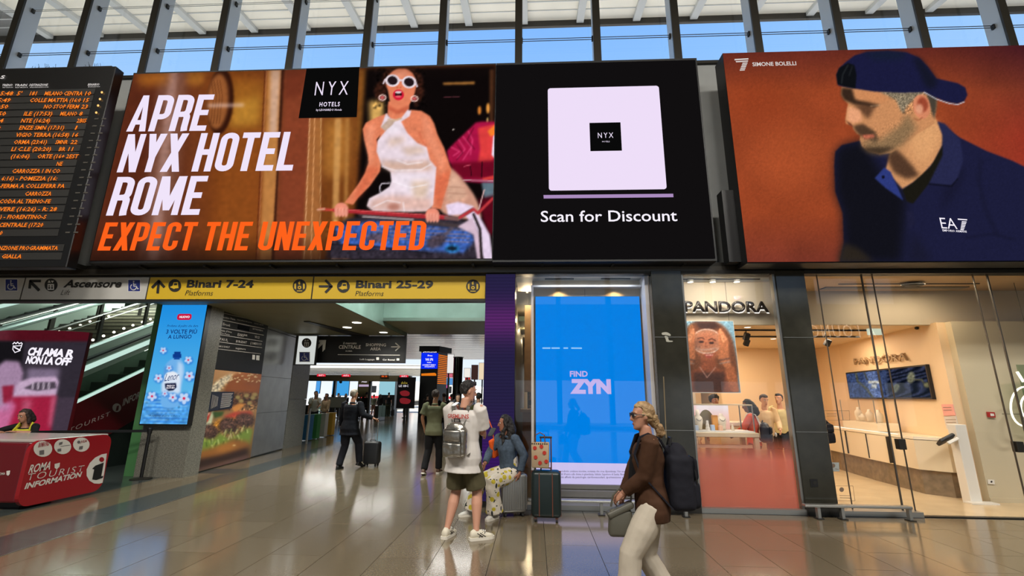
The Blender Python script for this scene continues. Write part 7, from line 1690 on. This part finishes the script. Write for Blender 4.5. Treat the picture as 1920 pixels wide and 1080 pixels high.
def suitcase(name, label, loc, rz, w, d, h, m, trim=None, ribs=0, handle=.45, hmat=None, bars=False):
    t = thing(name, label, 'suitcase', loc, rz)
    b = .055 if not ribs else .035
    sh_ = MB().box((0, 0, .055+h/2), (w, d, h), bevel=b, seg=4).build('shell', m, t, smooth='auto')
    if ribs:
        for k in range(ribs):
            x = -w/2+w*(k+.5)/ribs
            for y in (-1, 1): MB().b2(x-w/ribs*.28, x+w/ribs*.28, y*d/2-.004, y*d/2+.004, .10, .02+h, bevel=.003, seg=1).build('rib', m, sh_)
    for x in (-1, 1):
        for y in (-1, 1):
            wl = MB().tube([(x*(w/2-.06)-.012, y*(d/2-.05), .027), (x*(w/2-.06)+.012, y*(d/2-.05), .027)], .026, 12).build('wheel', BLACK, t); MB().b2(x*(w/2-.06)-.018, x*(w/2-.06)+.018, y*(d/2-.05)-.018, y*(d/2-.05)+.018, .03, .07).build('wheel_fork', hmat or STEELD, wl)
    MB().b2(-w/2-.003, w/2+.003, -.007, .007, .06, h+.05).build('zip', trim or BLACK, t)
    if bars:
        for x in (-w*.22, w*.22):
            for y in (-1, 1): MB().b2(x-.006, x+.006, y*d/2-.003, y*d/2+.004, .08, h+.03).build('stripe', trim, t)
    if handle:
        hh = MB()
        hh.tube([(-w*.18, d*.3, h+.03), (-w*.18, d*.3, h+.05+handle)], .009, 8); hh.tube([(w*.18, d*.3, h+.03), (w*.18, d*.3, h+.05+handle)], .009, 8); hh.build('pull_rods', hmat or ALU, t)
        MB().box((0, d*.3, h+.06+handle), (w*.44, .03, .028), bevel=.01).build('grip', BLACK, t)
    MB().tube([(-.07, 0, h+.05), (-.06, 0, h+.085), (.06, 0, h+.085), (.07, 0, h+.05)], .01, 6).build('carry_handle', trim or BLACK, t)
    return t
HD = mat('hair_dark', (22, 17, 15), .6, bump=.6, bscale=120); HB = mat('hair_brown', (50, 34, 26), .6, bump=.6, bscale=120); HG = mat('hair_grey', (150, 138, 122), .6, bump=.6, bscale=120)
HBl = mat('hair_blond', (176, 146, 104), .5, col2=(120, 92, 60), vscale=14, bump=.8, bscale=90)
# --- standing man with the silver backpack
TEE = cloth('white_tee', (206, 200, 194)); SHO = cloth('olive_shorts', (84, 78, 56)); SNK = mat('sneaker_cream', (206, 198, 178), .6); SOLE = mat('sole_white', (216, 210, 196), .6)
m1 = human('person in a white printed t-shirt and olive shorts with a silver backpack, looking down', (-.86, 5.78, 0), -22, 1.80, feet=[(-.15, -.06), (.19, .02)], toes=[(-.1, 1), (.75, .8)], hands=[(-.12, .30, 1.04), (.10, .34, 1.10)], poles=[(-.5, -.6, -1), (.35, -.6, -1)], head=(-38, -12), lean=.0, skc=(190, 140, 116), vox=.0085, girth=1.12,
           top=dict(mat=TEE, name='t_shirt', hem=-.22, sleeve=.46, w=.032, ease=.036, flare=.25, fold=(.014, .15)), bottom=dict(mat=SHO, name='shorts', len=.46, w=.022, vox=.011), shoes=dict(mat=SNK, sole=SOLE, stripe=BLACK, k=1.08), hair=dict(mat=HD, e=.014, d=.03))
SIL = mat('silver_fabric', (150, 146, 138), .25, metal=.85, bump=.3, bscale=25)
bk = backpack(m1, SIL, .31, .42, .13, 'shiny silver backpack on the back of the person in the white t-shirt', z=-.15, strap=SIL, trim=STEELD, back=.135)
# shirt print, wrapped on the back of the shirt
def wrapped(s_, hm, x0, x1, z0, capz, m, arc=0, y=.1805):
    me = glyphs(s_, .03, 0, 0, 1.0, 2); n = len(me.vertices); co = np.zeros(n*3); me.vertices.foreach_get('co', co); co = co.reshape(-1, 3)
    a, b = co[:, 0].min(), co[:, 0].max(); t = (co[:, 0]-a)/(b-a); s = hm['s']; up = hm['sp']
    for v, tt, zz in zip(me.vertices, t, co[:, 1]):
        x = x0+(x1-x0)*tt; z = z0+zz/CAPH*capz-arc*(x*2.2)**2*(1 if arc > 0 else 0)
        rr = .26; yy = -math.sqrt(max(.0, 1-(x/rr)**2))*(y+.010*max(0, 1.36-z)*0)
        v.co = hm['Rr']*x+hm['Fw']*yy+V(0, 0, z)
    me.materials.clear(); o = link_mesh('shirt_print', me, m); o.parent = hm['t']
wrapped('GREMLINS', m1, -.15, .15, 1.355, .05, mat('shirt_red', (170, 60, 52), .7), y=.182)
wrapped('KYOTO', m1, -.12, .12, 1.23, .06, mat('shirt_ink', (50, 44, 44), .7), arc=.35, y=.182)
ph = thing('smartphone', 'dark phone held by the person in the white t-shirt', 'phone', tuple(world_of(m1, V(.16, .42, 1.13)*1.03)), R(-22)); MB().box((0, 0, 0), (.075, .15, .009), rot=Matrix.Rotation(R(40), 3, 'X'), bevel=.003).build('case', BLACK, ph)
# --- seated woman on the silver suitcase
def floral():
    m = bpy.data.materials.new('lemon_print'); m.use_nodes = True; t = m.node_tree; b = t.nodes['Principled BSDF']; b.inputs['Roughness'].default_value = .8
    tcn = t.nodes.new('ShaderNodeTexCoord')
    def vor(sc, lo, hi, off, strch=(1, 1, 1)):
        mp = t.nodes.new('ShaderNodeMapping'); mp.inputs['Location'].default_value = off; mp.inputs['Scale'].default_value = strch
        v = t.nodes.new('ShaderNodeTexVoronoi'); v.inputs['Scale'].default_value = sc; r = t.nodes.new('ShaderNodeMapRange'); r.inputs[1].default_value = lo; r.inputs[2].default_value = hi; r.inputs[3].default_value = 1; r.inputs[4].default_value = 0
        t.links.new(tcn.outputs['Object'], mp.inputs[0]); t.links.new(mp.outputs[0], v.inputs['Vector']); t.links.new(v.outputs['Distance'], r.inputs[0]); return r.outputs[0]
    base = t.nodes.new('ShaderNodeRGB'); base.outputs[0].default_value = L4((206, 196, 180)); cur = base.outputs[0]
    for sock, c in ((vor(15, .22, .25, (0, 0, 0), (1, 1, .45)), (34, 38, 40)), (vor(19, .18, .20, (.3, .2, .7), (.6, .8, 1.2)), (52, 60, 40)), (vor(10.5, .33, .36, (.5, .1, .2)), (186, 168, 44))):
        mx = t.nodes.new('ShaderNodeMix'); mx.data_type = 'RGBA'; t.links.new(sock, mx.inputs[0]); t.links.new(cur, mx.inputs[6]); mx.inputs[7].default_value = L4(c); cur = mx.outputs[2]
    t.links.new(cur, b.inputs['Base Color']); return m
FLO = floral(); DEN = cloth('denim', (66, 78, 92), var=.2, vscale=30)
m2 = human('person in a denim jacket and lemon-print trousers sitting on the silver suitcase', (-.36, 6.92, 0), 140, 1.66, pelvis=(0, 0, .60), lean=.10, feet=[(-.03, .32, .0), (.34, .44, .0)], toes=[(-.1, 1), (.35, 1)], kpole=(0, 1, .6), hands=[(-.24, .02, .60), (.16, .36, .72)], poles=[(-1, -.8, 0), (1, -.5, -.4)], head=(-42, -6), skc=(150, 100, 78), female=True, vox=.0095,
           top=dict(mat=DEN, name='denim_jacket', hem=-.02, sleeve=.93, w=.020, ease=.022, collar=True), bottom=dict(mat=FLO, len=.97, w=.040, cuff=2.2, rise=.22, fold=(.02, .12)), shoes=dict(mat=mat('shoe_white', (196, 192, 184), .6), sole=SOLE), hair=dict(mat=HD, style='long', L=.30, e=.014, fwd=.05, d=.03))
sc_ = thing('shoulder_bag', 'small orange bag under the arm of the seated person', 'bag', tuple(world_of(m2, V(.20, .10, .88))), R(140)); o = MB().box((0, 0, 0), (.07, .16, .27), rot=Matrix.Rotation(R(-18), 3, 'X'), bevel=.03, seg=3).build('pouch', cloth('orange_fabric', (206, 84, 26)), sc_, smooth=True)
mb = MB(); mb.tube([(0, .02, .12), (.03, .02, .26), (.16, -.02, .40)], .008, 5); mb.build('strap', MATS['orange_fabric'], sc_)
suitcase('suitcase', 'ribbed silver suitcase that the person in denim sits on', (-.29, 6.86, 0), R(12), .36, .24, .50, mat('silver_shell', (158, 158, 154), .3, metal=.75), trim=BLACK, ribs=11, handle=0)
# --- dark green suitcase with the apple print bag
DG = mat('dark_green_shell', (22, 36, 36), .35); BRN = mat('brown_trim', (96, 52, 36), .5)
sg = suitcase('suitcase', 'dark green suitcase with brown stripes standing right of the seated person', (.165, 6.62, 0), R(-3), .40, .25, .58, DG, trim=BRN, handle=.42, hmat=BRN, bars=True)
ab = thing('tote_bag', 'beige tote bag with red apples standing on the dark green suitcase', 'bag', (.09, 6.60, .672), R(-5))
APB = bpy.data.materials.new('apple_print'); APB.use_nodes = True; _t = APB.node_tree
mb = MB().box((0, .0, .165), (.235, .13, .33), taper=1.05, bevel=.015, seg=2); mb.build('bag_body', cloth('beige_canvas', (172, 150, 122)), ab, smooth='auto')
for x, z in ((-.06, .14), (.06, .20), (0, .07), (-.07, .26), (.085, .09), (.02, .28)):
    MB().lathe([(0, 0), (.024, .002), (.026, .006)], n=14).build('apple', mat('apple_red', (176, 44, 30), .5), ab).matrix_local = Matrix.Translation((x, -.0695, z)) @ Matrix.Rotation(R(90), 4, 'X')
for i in range(8): MB().b2(-.115+i*.029, -.10+i*.029, -.071, -.068, .305, .325).build('check_square', BLACK, ab)
MB().tube([(-.07, -.05, .32), (-.06, -.05, .43), (.0, -.05, .46), (.06, -.05, .43), (.07, -.05, .32)], .008, 6).build('handle', BRN, ab)
# --- blonde woman walking left in front
BJ = cloth('brown_jacket', (62, 38, 22)); WT = cloth('white_trousers', (178, 168, 152))
m3 = human('person with a low blond ponytail, brown jacket and white trousers walking left', (.92, 3.86, 0), 88, 1.585, pelvis=(0, 0, .92), lean=.03, feet=[(-.08, .27, .02), (.09, -.16, .03)], toes=[(0, 1, .05), (.05, 1, -.15)], kpole=(0, 1, 0), hands=[(-.03, .25, .98), (.10, .24, .90)], poles=[(-.6, -1, -.2), (.7, -1, -.2)], head=(6, -3), skc=(170, 122, 98), female=True, vox=.008, girth=.98, palm=[(0, -1, .2), (0, -1, .2)], curl=(.7, .9),
           top=dict(mat=BJ, name='jacket', hem=-.14, sleeve=.94, w=.026, ease=.030, collar=True, fold=(.02, .12)), bottom=dict(mat=WT, len=.97, w=.034, cuff=2.0, fold=(.012, .16)), shoes=dict(mat=SNK, sole=SOLE), hair=dict(mat=HBl, style='pony', e=.012, d=.022))
H3 = m3['H']; mb = MB()
for sx in (-1, 1):
    mb.box(H3(sx*.033, .094, .014), (.052, .006, .036), rot=Matrix((m3['HR'], m3['HF'], m3['HU'])).transposed(), bevel=.002); mb.tube([H3(sx*.058, .09, .02), H3(sx*.076, .03, .015), H3(sx*.076, -.02, .012)], .003, 5)
mb.build('sunglasses', BLACK, m3['t'])
MB().tube([m3['nb']+m3['Fw']*.03-m3['sp']*.08, m3['nb']+m3['Fw']*.10-m3['sp']*.16, m3['nb']+m3['Fw']*.135-m3['sp']*.40], .045, 10).build('black_scarf', cloth('black_cloth', (14, 13, 14)), m3['t'])
backpack(m3, cloth('navy_backpack', (20, 20, 28)), .30, .50, .19, 'large black backpack worn by the person with the blond ponytail', z=-.02, pocket=True, back=.12)
hb = thing('handbag', 'olive grey handbag hanging before the person in white trousers', 'bag', tuple(world_of(m3, V(-.02, .25, .68))), R(88))
OL = mat('olive_leather', (74, 72, 62), .5); o = MB().box((0, 0, 0), (.10, .20, .20), bevel=.03, seg=3, taper=.85).build('bag_body', OL, hb, smooth=True)
MB().box((0, .0, .09), (.105, .22, .05), rot=Matrix.Rotation(R(-25), 3, 'X'), bevel=.02, seg=3).build('flap', OL, hb); MB().tube([(0, -.08, .10), (0, -.09, .20), (0, .0, .24), (0, .05, .19), (0, .07, .11)], .008, 6).build('handle', OL, hb)
# --- man in a dark suit with the cabin case
SU = cloth('navy_suit', (20, 21, 28)); m4 = human('person with grey hair in a dark suit walking away pulling a black cabin case', (-4.22, 10.62, 0), -12, 1.74, lean=.06, feet=[(-.12, -.12, 0), (.16, .26, .04)], toes=[(-.1, 1), (.15, 1, -.3)], hands=[(-.27, .06, .84), (.55, .10, 1.10)], poles=[(-.5, -1, 0), (.2, -.6, -1)], head=(-8, -4), skc=(186, 134, 106), vox=.013, girth=1.12,
           top=dict(mat=SU, name='suit_jacket', hem=-.20, sleeve=.93, w=.020, ease=.028, flare=.5, collar=True), bottom=dict(mat=SU, len=.98, w=.022), shoes=dict(mat=BLACK), hair=dict(mat=HG, e=.008, d=.012), eyes=False, palm=[(1, 0, 0), (0, 0, -1)], curl=(.4, .9))
suitcase('suitcase', 'black cabin suitcase pulled by the person in the dark suit', (-3.80, 11.05, 0), R(-8), .38, .22, .50, mat('black_shell', (22, 22, 24), .5), handle=.50)
# --- person in a grey green shirt
GS = cloth('sage_shirt', (104, 104, 78)); BT = cloth('black_trousers', (18, 17, 18))
human('person in a sage green shirt and black trousers walking away, left of the silver backpack', (-2.16, 10.1, 0), -5, 1.74, feet=[(-.13, -.16, .02), (.10, .16, 0)], toes=[(-.1, 1, -.3), (.1, 1)], hands=[(-.25, .10, .93), (.24, .22, 1.0)], poles=[(-.6, -1, 0), (.6, -1, 0)], head=(0, -8), skc=(180, 130, 100), vox=.013,
      top=dict(mat=GS, name='shirt', hem=-.14, sleeve=.42, w=.030, ease=.026, collar=True), bottom=dict(mat=BT, len=.97, w=.022), shoes=dict(mat=mat('brown_shoe', (84, 58, 40), .5), sole=SOLE), hair=dict(mat=HB, e=.012, d=.02), eyes=False)
# --- attendant
YV = cloth('yellow_vest', (196, 190, 52)); m6 = human('seated person in a black top and yellow vest behind the information desk', (at(62, 785, Y=8.05).x, 8.05, 0), 190, 1.62, pelvis=(0, 0, .63), lean=.22, feet=[(-.14, .36), (.14, .36)], kpole=(0, 1, .5), hands=[(-.10, .42, 1.03), (.16, .44, 1.03)], poles=[(-1, -.3, -.2), (1, -.3, -.2)], head=(-14, -20), skc=(176, 126, 100), female=True, vox=.012,
           top=dict(mat=cloth('black_top', (22, 20, 22)), name='black_top', sleeve=.6, w=.012), bottom=dict(mat=BT, len=.95), shoes=dict(mat=BLACK), hair=dict(mat=HB, style='long', L=.06, e=.012), palm=[(0, 0, -1), (0, 0, -1)], curl=(.3, .3))
mb = MB(); out = []
for a, b, c in ((-.05, .19, .14), (.1, .17, .128), (.25, .175, .135), (.38, .185, .135), (.46, .15, .10)): out.append((m6['pv']+m6['sp']*a*m6['s'], m6['Rr']*b*m6['s'], m6['Fw']*c*m6['s']))
ring_loft(mb, out, 18); mb.build('vest', YV, m6['t'], smooth=True)
for sx in (-1, 1): MB().tube([m6['sh']+m6['Rr']*sx*.13-m6['sp']*.08+m6['Fw']*.09, m6['sh']+m6['Rr']*sx*.10+m6['sp']*.045, m6['sh']+m6['Rr']*sx*.12-m6['sp']*.06-m6['Fw']*.09], .04, 8, flat=.5).build('vest_shoulder', YV, m6['t'])
ch = thing('office_stool', 'low black stool under the attendant behind the desk', 'stool', (at(62, 785, Y=8.05).x, 8.08, 0)); MB().lathe([(.19, .47), (.2, .50), (.18, .52)], n=20).build('seat', BLACK, ch); MB().tube([(0, 0, .03), (0, 0, .48)], .03, 8).build('column', STEELD, ch); MB().lathe([(.2, 0), (.2, .03)], n=20).build('base', STEELD, ch)
# --- people inside the jewellery shop
m7 = human('person in an orange jumper with a navy backpack at the jewellery shop counter', tuple(V(at(1411, 800, Y=8.75).x, 8.75, 0)), 60, 1.60, feet=[(-.1, 0), (.1, .05)], hands=[(-.1, .34, 1.06), (.12, .34, 1.06)], poles=[(-1, -.6, -.3), (1, -.6, -.3)], head=(10, -15), skc=(130, 86, 62), female=True, vox=.012,
           top=dict(mat=cloth('orange_jumper', (206, 84, 56)), name='jumper', sleeve=.95, w=.018), bottom=dict(mat=cloth('dark_red_trousers', (90, 34, 32)), len=.97), shoes=dict(mat=BLACK), hair=dict(mat=HD, style='long', L=.12))
b7 = backpack(m7, mat('navy_nylon', (22, 26, 42), .5), .28, .36, .16, 'navy backpack with a white charm on the person in the orange jumper', z=-.10, strap=WHITE)
MB().ell((0, -.16, .16), (.03, .02, .04), 10).build('charm', WHITE, b7)
BG_ = cloth('beige_jumper', (206, 180, 144)); 
human('staff person in a beige jumper behind the back counter of the jewellery shop', tuple(V(at(1432, 760, Y=10.2).x, 10.2, 0)), 170, 1.70, hands=[(-.18, .30, 1.02), (.18, .30, 1.02)], head=(10, -15), skc=(206, 158, 128), vox=.013, top=dict(mat=BG_, name='jumper', sleeve=.95, w=.018), bottom=dict(mat=BT, len=.97), shoes=dict(mat=BLACK), hair=dict(mat=HB, style='short'))
human('person in a cream top at the right edge of the jewellery window', tuple(V(at(1462, 760, Y=10.9).x, 10.9, 0)), 130, 1.72, skc=(196, 146, 116), vox=.014, top=dict(mat=cloth('cream_top', (206, 196, 150)), sleeve=.6), bottom=dict(mat=BT), shoes=dict(mat=BLACK), hair=dict(mat=HD))
human('person with big dark curly hair behind the glass case', tuple(V(at(1341, 760, Y=10.5).x, 10.5, 0)), 185, 1.66, skc=(150, 104, 80), female=True, vox=.014, top=dict(mat=cloth('dark_top', (50, 40, 40)), sleeve=.9), bottom=dict(mat=BT), shoes=dict(mat=BLACK), hair=dict(mat=HD, e=.045, d=.05))
human('person in a cream coat seen at the left edge behind the glass case', tuple(V(at(1290, 760, Y=9.2).x, 9.2, 0)), 20, 1.60, skc=(190, 146, 116), female=True, vox=.014, top=dict(mat=cloth('cream_coat', (214, 186, 144)), sleeve=.95, w=.03, ease=.03, hem=-.3), bottom=dict(mat=BT), shoes=dict(mat=BLACK), hair=dict(mat=cloth('cream_hat', (214, 180, 130)), e=.02))
m8 = human('person in dark clothes mostly hidden by the pilaster in the glass shop doorway', (4.78, 8.5, 0), 20, 1.66, skc=(180, 130, 100), vox=.014, top=dict(mat=cloth('dark_top', (50, 40, 40)), sleeve=.9), bottom=dict(mat=BT), shoes=dict(mat=BLACK), hair=dict(mat=HD), eyes=False)
m8['t'].location.x = at(1541, 820, Y=8.5).x-.16; bpy.context.view_layer.update()
backpack(m8, MATS['navy_backpack'], .26, .42, .2, 'black backpack poking out from behind the dark pilaster', z=-.06)
# --- crowd further down the passage
crowd = [  # px, feet or head level, Y, facing, height, top colour, bottom colour, hair, label
 (590, 20, -150, 1.76, (196, 196, 188), (24, 24, 28), HD, 'person in a white t-shirt with a pale backpack before the coloured bins'),
 (611, 21, 160, 1.66, (176, 150, 120), (30, 26, 26), HB, 'person in a tan top right of the pale backpack'),
 (633, 33, 170, 1.72, (120, 110, 104), (50, 46, 44), HD, 'person in grey before the blue lit poster'),
 (647, 34, 180, 1.70, (40, 38, 42), (40, 38, 40), HB, 'person in dark clothes just left of the suited person'),
 (674, 32, 175, 1.74, (96, 92, 78), (44, 42, 40), HD, 'person in khaki just right of the suited person'),
 (686, 30.5, 10, 1.80, (24, 24, 26), (24, 24, 26), HD, 'tall dark figure between the olive panel and the suited person'),
 (700, 37, 5, 1.66, (104, 110, 92), (150, 110, 96), HB, 'person in a sage top and bare legs walking away to the gates'),
 (712, 36.4, -5, 1.68, (30, 26, 26), (26, 24, 26), HB, 'long haired person in black beside the one in sage'),
 (728, 37, 0, 1.82, (26, 26, 28), (70, 64, 52), HD, 'tall person in a black top and khaki trousers near the gates'),
 (622, 34.6, 90, 1.66, (150, 120, 100), (60, 60, 70), HD, 'person in a brownish top at the far left of the gates'),
 (762, 34, 60, 1.72, (44, 40, 44), (30, 30, 34), HD, 'person in dark clothes behind the black advert stand'),
 (801, 27, 5, 1.70, (52, 44, 40), (26, 26, 28), HD, 'person in brown below the wifi totem'),
 (832, 18.5, 20, 1.72, (24, 24, 28), (30, 30, 34), HB, 'person in black with reddish hair right of the sage shirt'),
 (846, 24, -20, 1.70, (150, 156, 170), (40, 44, 60), HD, 'person in pale blue beyond the one in black'),
 (858, 13.8, 200, 1.66, (120, 66, 54), (40, 36, 40), HD, 'person in a rust top partly hidden by the silver backpack wearer'),
 (897, 13.2, 15, 1.70, (92, 86, 52), (26, 26, 24), HD, 'person in an olive top between the white t-shirt and the purple column'),
 (882, 20, 90, 1.72, (60, 60, 66), (40, 40, 44), HB, 'person in grey beyond the white t-shirt wearer')]
for i, (px_, Y, fc, h, tc_, bc, hm_, lab) in enumerate(crowd):
    x = at(px_, 760, Y=Y).x; far = Y > 15
    st_ = 'short' if i not in (3, 7, 9, 14) else 'long'
    hh = human(lab, (x, Y, 0), fc, h, skc=((186, 140, 112), (150, 106, 82), (204, 160, 134))[i % 3], vox=.022 if far else .016, feet=[(-.12, -.12 if i % 2 else .05), (.12, .16 if i % 2 else 0)], hands=[(-.24, .12, .86), (.24, .05, .84)] if i % 3 else [(-.14, .30, 1.1), (.24, .05, .84)],
               top=dict(mat=cloth('crowd_top_%d' % i, tc_), sleeve=(.42, .9)[i % 2], w=.02), bottom=dict(mat=cloth('crowd_bottom_%d' % i, bc), len=.96), shoes=dict(mat=BLACK), hair=dict(mat=hm_, style=st_, L=.2), eyes=False)
    if i == 0: backpack(hh, cloth('pale_backpack', (186, 176, 150)), .32, .46, .18, 'pale backpack on the person before the coloured bins', trim=STEELD)
c = V(at(709, 760, Y=37.5).x, 37.3, 0)
suitcase('suitcase', 'small black suitcase beside the long haired person near the gates', tuple(c), 0, .4, .25, .5, BLACK, handle=.3)
c = V(at(737, 760, Y=36.5).x, 36.5, 0)
suitcase('suitcase', 'small dark suitcase right of the tall person near the gates', tuple(c), 0, .3, .2, .45, MATS['black_shell'], handle=.3)
c = at(583, 760, Y=17.3)
